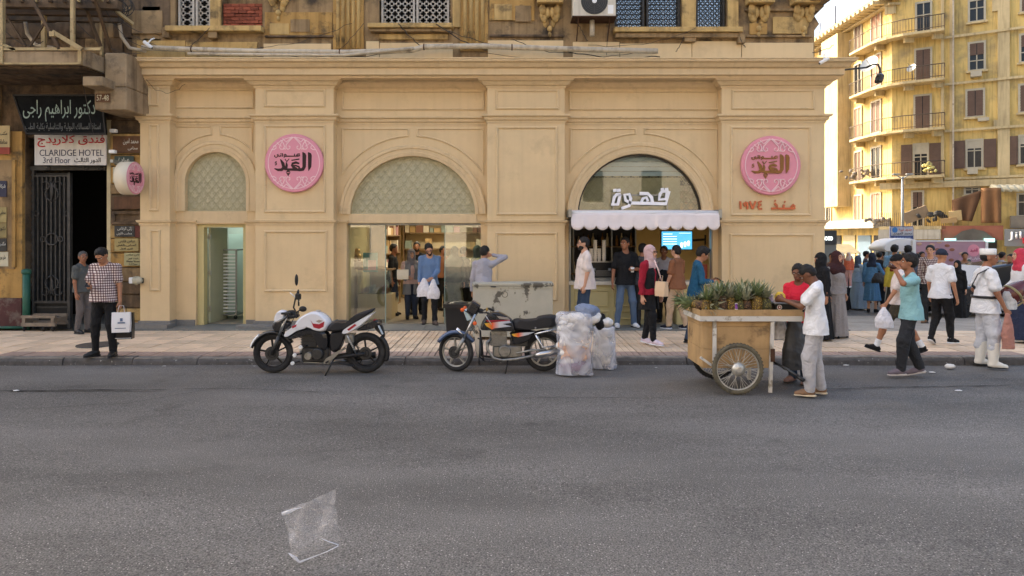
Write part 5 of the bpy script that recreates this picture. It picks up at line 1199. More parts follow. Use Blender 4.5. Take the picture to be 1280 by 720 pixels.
for i in range(5):
    t0 = ft(1238 + i * 9); d = CY + UVY * t0; q = MF @ Vector((t0,-.5,Z(234,d))); o = MB().tube([(0,0,0),(.25,-.35,-.12),(.42,-.6,-.32)],[.16,.2,.06],8,True).build('rolled_canvas',WPL); o.location = (q.x + CX,q.y + CY,q.z + GZ); tag(o,'pale rolled canvas under the ledge of the yellow block','canvas','rolled canvases under the ledge')
lb = fbox((1100,1182,283,287),.0,1.0,YTRIM,'balcony_slab'); fbox((1262,1300,270,285),.0,.9,mat('grey_stone_balcony',srgb(120,112,100),.9,var=.3,vs=1.5),'balcony_parapet')
mb = MB()
for i in range(34):
    t_ = ft(1100) + i * (ft(1182) - ft(1100)) / 33; q = MF @ Vector((t_,-.95,0)); d = CY + UVY * t_; mb.tube([(q.x,q.y,Z(283,d) - GZ),(q.x,q.y,Z(283,d) - GZ + .9)],.015,4,False)
mb.build('railing',RAIL,lb,fix=False)
# heaps of scrap and plants on the corner balconies
def heap(label,c,n,sx,m,cat,seed):
    r_ = random.Random(seed); mb = MB()
    for i in range(n): mb.ell((r_.gauss(0,sx),r_.gauss(0,.18),r_.uniform(0,.5)),(r_.uniform(.06,.22),r_.uniform(.06,.16),r_.uniform(.05,.2)),6,4,Matrix.Rotation(r_.uniform(0,3),3,'Y'))
    o = mb.build('scrap_heap',m); o.location = c; tag(o,label,cat,kind='stuff')
SCR = mat('grey_scrap',srgb(126,118,108),.8,var=.4,vs=3)
heap('heap of pale scrap on the corner balcony of the yellow block',(CX - .6,CY + 2.6,Z(218,46)),26,.8,SCR,'scrap',2); heap('tangled scrap heap on the balcony above the shop signs',(CX - .2,CY + .2,Z(281,46)),40,1.2,SCR,'scrap',3)
heap('junk pile behind the leaning board on the yellow block',(MF @ Vector((ft(1172),-.6,Z(276,44)))) + Vector((CX,CY,GZ)),22,.5,mat('dark_scrap',(.05,.048,.045),.8,var=.4,vs=3),'scrap',5)
heap('bunch of pale flowers on the railing of the yellow block',(MF @ Vector((ft(1161),-.8,Z(216,45)))) + Vector((CX,CY,GZ)),14,.18,mat('pale_flowers',srgb(196,186,120),.8,var=.3,vs=6),'plant',6)
# --- shop signs at street level
def shop_sign(name,label,px,m,out=1.2,texts=(),th=.25):
    t0,t1 = ft(px[0]),ft(px[1]); d = CY + UVY * (t0 + t1) / 2; q = MF @ Vector(((t0 + t1) / 2,-out,0))
    t = thing(name,label,'sign',(q.x + CX,q.y + CY,0),atan2(UVY,UVX)); w = (t1 - t0) / 2; dd = q.y + CY
    MB().box(-w,w,0,th,Z(px[3],dd),Z(px[2],dd)).build('panel',m,t)
    for (tx,a,b,y0,y1,tm,ar) in texts: text('lettering',tx,-w + 2 * w * a,-w + 2 * w * b,Z(y1,dd),Z(y0,dd),-.02,tm,t,.03,.01,True,ar)
    return t
WL = mat('lit_white_sign',(.85,.95,.92),.5,var=0,emit=.5); GREYS = mat('grey_sign',srgb(120,122,122),.5,var=.06)
shop_sign('shop_sign','grey shop sign with white letters on the yellow block',(1254,1330,286,308),GREYS,1.3,[('Jil',.06,.28,289.5,301,WHITE,False)]); fbox((1276,1284,297,304),1.32,1.6,RINK,'red_triangle')
shop_sign('shop_fascia','brick red shop fascia with dark triangular gable',(1177,1253,282,300),mat('brick_red_fascia',srgb(146,90,70),.7,var=.1),1.0)
def tri():
    t0,t1 = ft(1186),ft(1246); d = CY + UVY * (t0 + t1) / 2; m = (t0 + t1) / 2
    o = MB().plate([(t0,Z(301,d)),(t1,Z(301,d)),(t1 - .7,Z(289,d)),(m,Z(286,d)),(t0 + .7,Z(289,d))],[],-1.2,-1.02).build('shop_gable',mat('dusty_dark_gable',srgb(84,80,74),.8,var=.3,vs=2)); o.data.transform(MF); o.location = (CX,CY,GZ); tag(o,'dusty dark gable over the red fascia of the yellow block','gable')
tri()
for (a,b,lab) in ((1181,1195,'small lit turquoise sign at the left of the dusty gable'),(1229,1242,'small lit turquoise sign at the right of the dusty gable')):
    shop_sign('lit_sign',lab,(a,b,298,302.5),mat('lit_turquoise',(.35,.8,.72),.5,var=.3,vs=4,emit=.5),1.4)
shop_sign('concrete_fascia','cracked pale concrete fascia at the corner of the yellow block',(1100,1176,287,299),mat('cracked_concrete',srgb(170,164,150),.9,var=.3,vs=1.2,streak=.5),1.3)
for i,(a,b) in enumerate([(1103,1124),(1127,1148),(1151,1172),(1184,1212),(1216,1246),(1258,1290)]): fbox((a,b,300,338),-.4,.05,[mat('blue_shutter_metal',srgb(96,116,132),.6,.2,var=.1),WDARK,mat('cream_shop',srgb(160,150,120),.7,var=.1)][i % 3],'shopfront')
# side facade shops, receding to the left
MB().box(-40,-.1,-1.2,-.1,2.0 - GZ + .3,3.1,ML).build('side_fascia',MATS['cracked_concrete'],FB)
for i in range(5): MB().box(-2.2 - i * 2.2,-.4 - i * 2.2,-.08,.05,.02,2.0,ML).build('shopfront',[WDARK,MATS['blue_shutter_metal'],MATS['cream_shop']][i % 3],FB)
ns = thing('neon_sign','dark shop sign with round white neon letters at the tan corner','sign',(X(1037,38),38,0)); d_ = 38
MB().box(X(1024,d_) - X(1037,d_),X(1046,d_) - X(1037,d_),0,.3,Z(306,d_),Z(288,d_)).build('panel',mat('dark_sign_panel',(.03,.032,.036),.4),ns); text('lettering','GOOD',X(1028,d_) - X(1037,d_),X(1040.5,d_) - X(1037,d_),Z(300.5,d_),Z(295.5,d_),-.02,WL,ns,.03,.02)
MB().box(X(1024,d_) - X(1037,d_),X(1046,d_) - X(1037,d_),.05,.3,-.2,Z(306,d_) - .003).build('shopfront',mat('grey_shopfront',srgb(110,112,108),.5,var=.2,vs=1),ns)
aw_ = thing('shop_awning','sloping beige canvas awning of a shop on the yellow block','awning',(X(1063,40),40,0)); d_ = 40
mb = MB(); w_ = X(1076,d_) - X(1063,d_); mb.add([(-w_,0,Z(317,d_)),(w_,0,Z(317,d_)),(w_ * .9,1.2,Z(306,d_)),(-w_ * .8,1.2,Z(306,d_))],[(0,1,2,3)]); o = mb.build('canvas',mat('beige_canvas',srgb(150,138,108),.9,var=.15),aw_); sm = o.modifiers.new('s','SOLIDIFY'); sm.thickness = .03
for sx in (-w_,w_): MB().tube([(sx * .95,.05,-.2),(sx * .95,.05,Z(317,d_))],.03,6).build('post',RAIL,aw_)
# street lamp with the blue signboard
sp = thing('street_lamp','grey twin arm street lamp in front of the yellow block','street lamp',(X(1128,36),36,-.2)); d_ = 36; zt = Z(221,d_) + .2
MB().tube([(0,0,0),(0,0,zt * .6),(0,0,zt)],[.09,.07,.05],10).build('pole',ALU,sp)
for sx in (-1,1): MB().tube([(0,0,zt - .1),(sx * .35,0,zt + .1),(sx * .55,0,zt + .12)],.03,8).build('arm',ALU,sp); MB().box(sx * .35 - .15,sx * .35 + .2,-.08,.08,zt + .1,zt + .17).build('lamp_head',ALU,sp,.02)
bsn = thing('signboard','blue and white Arabic signboard mounted before the lamp post','sign',(X(1127.5,30),30,0)); d_ = 30; w_ = 14.5 * d_ / F
MB().box(-w_,w_,0,.08,Z(300.5,d_),Z(283,d_)).build('panel',mat('blue_signboard',srgb(58,74,120),.5,var=.08),bsn,.01)
MB().box(-w_ + .03,w_ - .03,-.006,-.001,Z(294.5,d_),Z(284,d_)).build('white_field',mat('pale_field',srgb(186,186,190),.5,var=.06),bsn)
text('lettering','حديد نبيه',-w_ * .3,w_ * .85,Z(289.5,d_),Z(285,d_),-.01,mat('orange_lettering',srgb(190,96,60),.5,var=0),bsn,.004,.01,True,True); text('lettering','محمد المهدى',-w_ * .8,w_ * .85,Z(294,d_),Z(290,d_),-.01,INK,bsn,.004,.01,True,True); text('lettering','ELHAMADY',-w_ * .7,w_ * .75,Z(299.5,d_),Z(296,d_),-.004,mat('grey_blue_lettering',srgb(150,160,190),.5,var=0),bsn,.004,.01)
MB().lathe([(.12,0),(.12,.006)],14,Matrix.Translation((-w_ * .62,-.006,Z(287.5,d_))) @ Matrix.Rotation(radians(90),4,'X')).build('emblem',mat('sky_blue_print',srgb(60,120,180),.5,var=0),bsn); MB().tube([(-.25,.1,-.2),(-.25,.1,Z(284,d_))],.05,8).build('post',ALU,bsn)
# floodlight arm fixed to the shop's corner
fl = thing('wall_lamp','street floodlight on a curved arm at the building corner','lamp',W(1100,100,16)); c = 16 / F
MB().tube([(-14 * c,.1,17 * c),(-8 * c,0,20 * c),(-2 * c,0,19 * c),(0,0,13 * c),(0,0,6 * c)],.025,8).build('arm',IRON2,fl); MB().box(-4.5 * c,2 * c,-.1,.1,-4 * c,6 * c,Matrix.Rotation(radians(18),4,'Y')).build('lamp_head',IRON2,fl,.02); MB().lathe([(.09,5 * c),(.06,8 * c)],10).build('collar',ALU,fl)
MB().tube([(-14 * c,.1,17 * c),(-100 * c,1.5,22 * c)],.02,6).build('bracket',IRON2,fl)
# ================================================================ the buildings across the street (behind the viewer; seen in the glass)
OB = thing('opposite_building','long cream building with rows of windows across the street behind the viewer','building',(0,-15,0))
OPW = mat('opposite_cream_wall',srgb(186,178,166),.85,var=.08,vs=.4)
MB().box(-46,46,-6,0,-.4,15).build('wall',OPW,OB)
wm = MB().box(-.6,.6,0,.08,0,1.9).mesh('window'); wm.materials.append(WDARK)
for f_ in range(4):
    MB().box(-46.2,46.2,.0,.35,3.4 + f_ * 3.6,3.65 + f_ * 3.6).build('string_course',OPW,OB)
    for i in range(24): o = bpy.data.objects.new('window',wm); COL.objects.link(o); o.parent = OB; o.location = (-43 + i * 3.7,.0,.6 + f_ * 3.6)
# ================================================================ people: signed-distance bodies meshed with surface nets
class SDF:
    def __init__(s): s.ops = []
    def cap(s,a,b,ra,rb=None,q=1.0,xa=None,k=.03,op='+'):
        """tapered capsule; q squashes the section across xa (depth/width)"""
        s.ops.append(('c',np.array(a,float),np.array(b,float),ra,ra if rb is None else rb,q,None if xa is None else np.array(xa,float),k,op)); return s
    def ell(s,c,r,R=None,k=.02,op='+'): s.ops.append(('e',np.array(c,float),np.array(r,float),None if R is None else np.array(R),k,op)); return s
    def cut(s,p,n): s.ops.append(('p',np.array(p,float),np.array(n,float) / np.linalg.norm(n))); return s
    def fn(s,f,lo,hi,k=.02,op='+'): s.ops.append(('f',f,np.array(lo,float),np.array(hi,float),k,op)); return s
    def bounds(s):
        lo = np.full(3,9e9); hi = -lo
        for o in s.ops:
            if o[0] == 'c' and o[8] == '+':
                r = max(o[3],o[4]) * max(1,o[5])
                lo = np.minimum(lo,np.minimum(o[1],o[2]) - r); hi = np.maximum(hi,np.maximum(o[1],o[2]) + r)
            elif o[0] == 'e' and o[5] == '+': r = max(o[2]); lo = np.minimum(lo,o[1] - r); hi = np.maximum(hi,o[1] + r)
            elif o[0] == 'f' and o[5] == '+': lo = np.minimum(lo,o[2]); hi = np.maximum(hi,o[3])
        return lo,hi
    def mesh(s,name,h):
        lo,hi = s.bounds(); lo = lo - 2.5 * h; hi = hi + 2.5 * h
        N = np.ceil((hi - lo) / h).astype(int) + 1
        D = np.full(N,.5,np.float32)
        ax = [lo[i] + h * np.arange(N[i]) for i in range(3)]
        def region(a,b):
            i0 = np.maximum(((a - lo) / h).astype(int),0); i1 = np.minimum(((b - lo) / h).astype(int) + 2,N)
            return tuple(slice(i0[i],max(i1[i],i0[i])) for i in range(3))
        def grid(sl): return np.meshgrid(ax[0][sl[0]],ax[1][sl[1]],ax[2][sl[2]],indexing='ij')
        for o in s.ops:
            if o[0] == 'c':
                _,a,b,ra,rb,q,xa,k,op = o; r = max(ra,rb) * max(1,q) + k + 2.5 * h
                sl = region(np.minimum(a,b) - r,np.maximum(a,b) + r); x,y,z = grid(sl)
                ab = b - a; L = max(ab @ ab,1e-9); px,py,pz = x - a[0],y - a[1],z - a[2]
                t = np.clip((px * ab[0] + py * ab[1] + pz * ab[2]) / L,0,1)
                px -= t * ab[0]; py -= t * ab[1]; pz -= t * ab[2]
                if xa is None: d = np.sqrt(px * px + py * py + pz * pz) - (ra + (rb - ra) * t)
                else:
                    w = ab / sqrt(L); u = xa - w * (xa @ w); u /= np.linalg.norm(u); v = np.cross(w,u)
                    pu = px * u[0] + py * u[1] + pz * u[2]; pv = (px * v[0] + py * v[1] + pz * v[2]) / q; pw = px * w[0] + py * w[1] + pz * w[2]
                    d = (np.sqrt(pu * pu + pv * pv + pw * pw) - (ra + (rb - ra) * t)) * min(1,q)
            elif o[0] == 'e':
                _,c,r,R,k,op = o; m = max(r) + k + 2.5 * h; sl = region(c - m,c + m); x,y,z = grid(sl); x = x - c[0]; y = y - c[1]; z = z - c[2]
                if R is not None: x,y,z = (R[0][0] * x + R[1][0] * y + R[2][0] * z,R[0][1] * x + R[1][1] * y + R[2][1] * z,R[0][2] * x + R[1][2] * y + R[2][2] * z)
                d = (np.sqrt((x / r[0]) ** 2 + (y / r[1]) ** 2 + (z / r[2]) ** 2) - 1) * min(r)
            elif o[0] == 'f':
                _,f,a,b,k,op = o; sl = region(a - k - 2 * h,b + k + 2 * h); x,y,z = grid(sl); d = f(x,y,z)
            else:
                x,y,z = np.meshgrid(*ax,indexing='ij',sparse=True); D = np.maximum(D,((x - o[1][0]) * o[2][0] + (y - o[1][1]) * o[2][1] + (z - o[1][2]) * o[2][2]).astype(np.float32)); continue
            e = D[sl]
            if op == '+':
                hh = np.maximum(k - np.abs(e - d),0) / k; D[sl] = np.minimum(e,d) - hh * hh * k * .25
            else:
                hh = np.maximum(k - np.abs(e + d),0) / k; D[sl] = np.maximum(e,-d) + hh * hh * k * .25
        D[0] = D[-1] = .1; D[:,0] = D[:,-1] = .1; D[:,:,0] = D[:,:,-1] = .1
        S = D < 0; n1 = N - 1
        cnt = np.zeros(n1,np.int8)
        for i in (0,1):
            for j in (0,1):
                for k in (0,1): cnt += S[i:i + n1[0],j:j + n1[1],k:k + n1[2]]
        idx = np.argwhere((cnt > 0) & (cnt < 8))
        if len(idx) == 0: return bpy.data.meshes.new(name)
        acc = np.zeros((len(idx),3)); num = np.zeros(len(idx))
        C = [(i,j,k) for i in (0,1) for j in (0,1) for k in (0,1)]
        V = {c: D[idx[:,0] + c[0],idx[:,1] + c[1],idx[:,2] + c[2]] for c in C}
        for c in C:
            for a in range(3):
                if c[a]: continue
                c2 = tuple(1 if q == a else c[q] for q in range(3)); v0,v1 = V[c],V[c2]; m = (v0 < 0) != (v1 < 0)
                t = np.where(m,v0 / np.where(m,v0 - v1,1),0); p = np.tile(np.array(c,float),(len(idx),1)); p[:,a] += t
                acc[m] += p[m]; num[m] += 1
        co = lo + h * (idx + acc / num[:,None])
        lut = np.full(n1,-1,np.int64); lut[idx[:,0],idx[:,1],idx[:,2]] = np.arange(len(idx))
        quads = []
        for a in range(3):
            b,c = (a + 1) % 3,(a + 2) % 3
            s0 = [slice(1,n1[q]) for q in range(3)]; s0[a] = slice(0,n1[a]); s1 = list(s0); s1[a] = slice(1,n1[a] + 1)
            A = S[tuple(s0)]; B_ = S[tuple(s1)]; e = np.argwhere(A != B_)
            if not len(e): continue
            off = np.ones(3,int); off[a] = 0; e = e + off; flip = ~S[e[:,0],e[:,1],e[:,2]]
            def L_(db,dc): q = e.copy(); q[:,b] -= db; q[:,c] -= dc; return lut[q[:,0],q[:,1],q[:,2]]
            qd = np.stack([L_(1,1),L_(0,1),L_(0,0),L_(1,0)],1); qd[flip] = qd[flip][:,::-1]; quads.append(qd)
        Q = np.concatenate(quads); Q = Q[(Q >= 0).all(1)]
        me = bpy.data.meshes.new(name); me.vertices.add(len(co)); me.vertices.foreach_set('co',co.astype(np.float32).ravel())
        me.loops.add(len(Q) * 4); me.loops.foreach_set('vertex_index',Q.astype(np.int32).ravel()); me.polygons.add(len(Q))
        me.polygons.foreach_set('loop_start',np.arange(0,len(Q) * 4,4,dtype=np.int32)); me.polygons.foreach_set('use_smooth',np.ones(len(Q),bool))
        me.update(calc_edges=True); me.validate(); return me

SKIN = {'tan': mat('skin_tan',srgb(172,122,92),.55,var=.06,vs=12),'light': mat('skin_light',srgb(200,152,124),.55,var=.06,vs=12),'brown': mat('skin_brown',srgb(112,74,54),.55,var=.08,vs=12),'mid': mat('skin_mid',srgb(150,102,76),.55,var=.06,vs=12)}
HAIR = mat('black_hair',(.012,.010,.009),.6,var=.3,vs=30,bump=.5,bs=120); HAIRG = mat('greying_hair',(.09,.085,.08),.65,var=.4,vs=30,bump=.5,bs=120); BEARD = mat('dark_beard',(.02,.015,.012),.7,var=.3,vs=30)
EYE = mat('eye_white',srgb(220,214,206),.3,var=0); PUP = mat('dark_iris',(.01,.007,.005),.2,var=0); LIP = mat('lip',srgb(140,82,72),.5,var=.05)
def cl(key,c,rough=.85,bump=.45,bs=8,var=.08,**k): return mat('cloth_' + key,srgb(*c),rough,var=var,vs=5,bump=bump,bs=bs,**k)
def checked():
    m = bpy.data.materials.new('cloth_checked'); m.use_nodes = True; n,l,b = noise_nodes(m); tc = n.new('ShaderNodeTexCoord'); sp_ = n.new('ShaderNodeSeparateXYZ'); l.new(tc.outputs['Object'],sp_.inputs[0])
    def stripe(o,f_,c0):
        mu = n.new('ShaderNodeMath'); mu.operation = 'MULTIPLY'; mu.inputs[1].default_value = f_; l.new(o,mu.inputs[0]); fr_ = n.new('ShaderNodeMath'); fr_.operation = 'FRACT'; l.new(mu.outputs[0],fr_.inputs[0]); lt = n.new('ShaderNodeMath'); lt.operation = 'LESS_THAN'; lt.inputs[1].default_value = c0; l.new(fr_.outputs[0],lt.inputs[0]); return lt.outputs[0]
    ad = n.new('ShaderNodeMath'); ad.operation = 'ADD'; l.new(sp_.outputs[0],ad.inputs[0]); l.new(sp_.outputs[1],ad.inputs[1])
    a = stripe(ad.outputs[0],26,.45); c = stripe(sp_.outputs[2],26,.45); sm = n.new('ShaderNodeMath'); sm.operation = 'ADD'; l.new(a,sm.inputs[0]); l.new(c,sm.inputs[1]); dv = n.new('ShaderNodeMath'); dv.operation = 'MULTIPLY'; dv.inputs[1].default_value = .5; l.new(sm.outputs[0],dv.inputs[0])
    r = n.new('ShaderNodeValToRGB'); r.color_ramp.interpolation = 'CONSTANT'; e = r.color_ramp.elements; e[0].color = (*srgb(214,204,200),1); e[1].position = .4; e[1].color = (*srgb(128,100,98),1); q = e.new(.9); q.color = (*srgb(62,44,48),1)
    l.new(dv.outputs[0],r.inputs[0]); l.new(r.outputs[0],b.inputs['Base Color']); b.inputs['Roughness'].default_value = .85; return m
def rot(ax,a): return np.array(Matrix.Rotation(radians(a),3,ax))
def ik(a,t,l1,l2,hint):
    a = np.array(a,float); t = np.array(t,float); d = t - a; L = np.linalg.norm(d); Lc = min(L,(l1 + l2) * .995)
    if L > 1e-6: d = d / L
    t = a + d * Lc; c = (l1 * l1 - l2 * l2 + Lc * Lc) / (2 * Lc); hh = sqrt(max(l1 * l1 - c * c,0)); p = np.array(hint,float); p = p - d * (p @ d); p /= max(np.linalg.norm(p),1e-6)
    return a + d * c + p * hh,t
PN = [0]
def person(label,px,py,face,top_px=None,hgt=None,ground=None,dist=None,pose={},skin='tan',top=None,pants=None,shoes=None,hair='short',hairm=None,beard=False,sleeve=.45,hem=.88,wide=1.0,skirt=None,hijab=None,vest=None,fine=True,shorts=False,collar=False,boots=False,glasses=False,extra=None,belly=0.,apron=None,neck_open=0.,dress_hem=.03,sock=None,grp=None):
    """px, py: photo pixel of the feet; local +y is the way the person faces, +x the right-hand side"""
    PN[0] += 1; seed = PN[0]
    if dist is None:
        dist = DG(py,SWZ)
        for _ in range(6): dist = DG(py,gz(X(px,dist),dist) if ground is None else ground)
    x = X(px,dist); g = gz(x,dist) if ground is None else ground
    if hgt is None: hgt = (py - top_px) * dist / F
    s = hgt / 1.75; h = .0105 if fine else .017
    face = face - math.degrees(atan2(px - 640,F))          # given as seen from the viewer
    t = thing('person',label,'person',(x,dist,g),radians(180 + face),grp)
    P = lambda *v: np.array(v,float) * s
    lean = pose.get('lean',0); side = pose.get('side',0); drop = pose.get('drop',0.0)
    # --- skeleton
    fl = pose.get('fl',(-.095,.0,0)); fr_ = pose.get('fr',(.095,.0,0))       # left, right ankle offsets (x, y, lift)
    sp_y = pose.get('shift',(fl[1] + fr_[1]) / 2); spx = pose.get('shiftx',(fl[0] + fr_[0]) / 2)
    st_ = abs(fl[1] - fr_[1]); hz = .93 - drop - .10 * st_ * st_
    pel = P(spx,sp_y,hz)
    Rt = rot('X',-lean) @ rot('Y',side) @ rot('Z',pose.get('twist',0))
    T = lambda v: pel + Rt @ (P(*v))
    hips = [pel + P(-.088,0,0),pel + P(.088,0,0)]
    ank = [P(fl[0],fl[1],.085 + fl[2]),P(fr_[0],fr_[1],.085 + fr_[2])]
    knee = []
    for i in range(2):
        kf = pose.get('kf',(0,1)); kn,an = ik(hips[i],ank[i],.4236 * s,.4236 * s,(.05 * (1 if i else -1) + kf[0] * .0,1,.0)); knee.append(kn); ank[i] = an
    waist = T((0,.0,.14)); chest = T((0,.012,.33)); sht = T((0,-.005,.47)); neck = T((0,-.005,.535))
    sw_ = .175 * (1 if not skirt else .92)
    sho = [T((-sw_,-.005,.465)),T((sw_,-.005,.465))]
    hp,hy,hr = pose.get('head',(0,0,0)); Rh = Rt @ rot('Z',-hy) @ rot('X',-hp) @ rot('Y',hr)
    hc = neck + Rt @ P(0,.012,.06) + Rh @ P(0,.028,.10); H_ = lambda v: hc + Rh @ P(*v)
    hands = [pose.get('hl',(-.245,.03,.80)),pose.get('hr',(.245,.03,.80))]; elb = []; wri = []
    for i in range(2):
        tgt = P(*hands[i]) + np.array([pel[0] if abs(spx) > 1e-6 else 0,pel[1],0]) * (1 if pose.get('rel',True) else 0)
        hint = pose.get('el' if i == 0 else 'er',((-.35 if i == 0 else .35),-1,-.1)); e_,w_ = ik(sho[i],tgt,.285 * s,.25 * s,hint); elb.append(e_); wri.append(w_)
    W_ = wide; xa = Rt @ np.array([1.,0,0])
    # --- body: one continuous surface
    b = SDF(); m3 = .02 * s
    b.cap(hc + Rh @ P(0,-.008,.018),hc + Rh @ P(0,.0,.022),.076 * s,.078 * s,1.16,Rh @ np.array([1.,0,0]),m3).ell(H_((0,-.012,.035)),np.array([.076,.094,.085]) * s,Rh,m3).ell(H_((0,.025,-.048)),np.array([.056,.066,.062]) * s,Rh,m3).ell(H_((0,.062,-.088)),np.array([.028,.024,.022]) * s,Rh,m3)
    b.cap(T((0,-.008,.46)),hc + Rh @ P(0,-.012,-.06),.062 * s,.052 * s,1,None,m3)
    if fine:
        b.cap(H_((0,.088,.018)),H_((0,.108,-.022)),.010 * s,.015 * s,1,None,.012 * s).ell(H_((-.012,.1,-.026)),np.array([.010,.012,.008]) * s,Rh,.008 * s).ell(H_((.012,.1,-.026)),np.array([.010,.012,.008]) * s,Rh,.008 * s)
        for sx in (-1,1):
            b.ell(H_((sx * .079,-.008,-.008)),np.array([.012,.020,.032]) * s,Rh,.01 * s); b.ell(H_((sx * .032,.084,.026)),np.array([.026,.012,.010]) * s,Rh,.012 * s); b.ell(H_((sx * .032,.092,.008)),np.array([.018,.012,.010]) * s,Rh,.01 * s,'-')
        b.ell(H_((0,.090,-.055)),np.array([.024,.012,.012]) * s,Rh,.012 * s)
    W0 = W_; W_ = W_ * .84 if top is not None else W_
    b.cap(pel,waist,.125 * s * W_,.115 * s * W_,.68,xa,.06 * s).cap(waist,chest,.115 * s * W_,.13 * s * W_,.68,xa,.06 * s).cap(chest,sht,.13 * s * W_,.10 * s * W_,.66,xa,.06 * s).cap(sho[0],sho[1],.045 * s,.045 * s,1,None,.05 * s)
    for i in range(2):
        wl = .74 if (pants is not None or skirt) else 1.; wc_ = 1. if shorts else wl
        b.cap(sho[i],elb[i],.047 * s * W0,.037 * s * W0,1,None,.03 * s).cap(elb[i],wri[i],.037 * s * W0,.025 * s,1,None,.015 * s)
        u = wri[i] - elb[i]; u /= np.linalg.norm(u); inw = np.array([1. if i == 0 else -1.,0,0]); inw = Rt @ inw; inw = inw - u * (inw @ u); inw /= max(np.linalg.norm(inw),1e-6); fw = np.cross(u,inw) * (1 if i == 0 else -1)   # palm normal ~ inw, finger spread ~ fw
        if pose.get('grip%d' % i): inw,fw = fw,inw
        pc = wri[i] + u * .05 * s; b.cap(wri[i] + u * .015 * s,wri[i] + u * .078 * s,.030 * s,.038 * s,.42,fw,.012 * s)
        for q,(o_,ln) in enumerate(((-.026,.058),(-.009,.070),(.009,.066),(.025,.050))):
            k0 = wri[i] + (u * .088 + fw * o_) * s; cu = pose.get('curl%d' % i,.45); k1 = k0 + (u * cos(cu) + inw * sin(cu)) * ln * .55 * s; k2 = k1 + (u * cos(2.2 * cu) + inw * sin(2.2 * cu)) * ln * .5 * s
            if fine: b.cap(k0,k1,.0105 * s,.0095 * s,1,None,.004 * s).cap(k1,k2,.0095 * s,.0085 * s,1,None,.003 * s)
        if not fine: b.cap(wri[i] + u * .085 * s,wri[i] + (u * .14 + inw * .03) * s,.032 * s,.022 * s,.5,fw,.01 * s)
        th0 = wri[i] + (u * .03 + fw * -.026) * s; b.cap(th0,th0 + (u * .03 - fw * .024 + inw * .012) * s,.014 * s,.012 * s,1,None,.008 * s).cap(th0 + (u * .03 - fw * .024 + inw * .012) * s,th0 + (u * .062 - fw * .026 + inw * .026) * s,.012 * s,.010 * s,1,None,.004 * s)
        b.cap(hips[i],knee[i],.085 * s * W0 * wl,.055 * s * W0 * wc_,1,None,.04 * s).cap(knee[i],knee[i] + (ank[i] - knee[i]) * .35,.052 * s * W0 * wc_,.056 * s * wc_,1,None,.03 * s).cap(knee[i] + (ank[i] - knee[i]) * .35,ank[i],.054 * s * wc_,.036 * s,1,None,.03 * s)
    W_ = W0
    # --- feet
    fdir = [np.array([sin(radians(a)),cos(radians(a)),0]) for a in pose.get('toe',(-12,12))]; pit = pose.get('pitch',(0,0)); fo = []
    for i in range(2):
        f3 = fdir[i] * cos(radians(pit[i])) + np.array([0,0,-sin(radians(pit[i]))]); heel = ank[i] - f3 * .045 * s + np.array([0,0,-.05 * s]); toe = ank[i] + f3 * .155 * s + np.array([0,0,-.062 * s]); fo.append((heel,toe,f3))
        b.cap(ank[i],heel + f3 * .02 * s,.036 * s,.03 * s,1,None,.02 * s).cap(heel + f3 * .02 * s,toe,.028 * s,.022 * s,.8,np.cross(f3,[0,0,1]),.02 * s)
    if hijab == 'full' or not fine: pass
    me = b.mesh('body',h); o = link('body',me,SKIN[skin],t)
    zfix = min(p[0][2] for p in fo) - .03 * s
    # --- face details
    if fine and pose.get('face',True):
        for sx in (-1,1):
            e_ = MB().ell(H_((sx * .032,.083,.010)),(.0125 * s,.009 * s,.008 * s),8,6,Matrix(Rh.tolist())).build('eye',EYE,t); MB().ell(H_((sx * .032,.0905,.010)),(.006 * s,.004 * s,.0065 * s),8,5,Matrix(Rh.tolist())).build('iris',PUP,e_)
            if not hijab or True: MB().tube([H_((sx * .014,.099,.030)),H_((sx * .032,.100,.036)),H_((sx * .052,.086,.030))],.0045 * s,5).build('eyebrow',hairm or HAIR,t)
        if not (hijab == 'niqab'): MB().ell(H_((0,.1005,-.056)),(.022 * s,.005 * s,.0075 * s),10,5,Matrix(Rh.tolist())).build('lips',LIP,t)
    if glasses:
        mb = MB()
        for sx in (-1,1): mb.torus((0,0,0),.022 * s,.0022 * s,'y',14,4) if False else mb.tube([H_((sx * .033 + .023 * cos(a),.108,.010 + .018 * sin(a))) for a in [q * .52 for q in range(13)]],.0026 * s,5); mb.tube([H_((sx * .056,.106,.014)),H_((sx * .082,-.01,.012))],.0022 * s,4)
        mb.build('glasses',BLACK,t)
    # --- hair, beard, head cover
    hm = hairm or HAIR
    if hair in ('short','thick') and not hijab:
        hd = SDF(); th = .010 if hair == 'short' else .028; hd.ell(H_((0,-.016,.036)),np.array([.082 + th * .6,.100 + th * .5,.090 + th]) * s,Rh,.01).ell(H_((0,-.055,-.01)),np.array([.074,.055,.062]) * s,Rh,.02)
        if hair == 'thick':
            r_ = random.Random(seed)
            for q in range(14): hd.ell(H_((r_.uniform(-.07,.07),r_.uniform(-.06,.085),.085 + r_.uniform(0,.035))),np.array([.026,.026,.022]) * s,Rh,.012)
        hd.ell(H_((0,.100,-.022)),np.array([.080,.085,.104 - th * .25]) * s,Rh,.012,'-'); hd.cut(H_((0,0,-.065)),-Rh[:,2])
        for sx in (-1,1): hd.ell(H_((sx * .10,.02,-.055)),np.array([.05,.062,.078]) * s,Rh,.01,'-')
        mh_ = hd.mesh('hair',h * .9); displace(mh_,.006,11,seed); link('hair',mh_,hm,t)
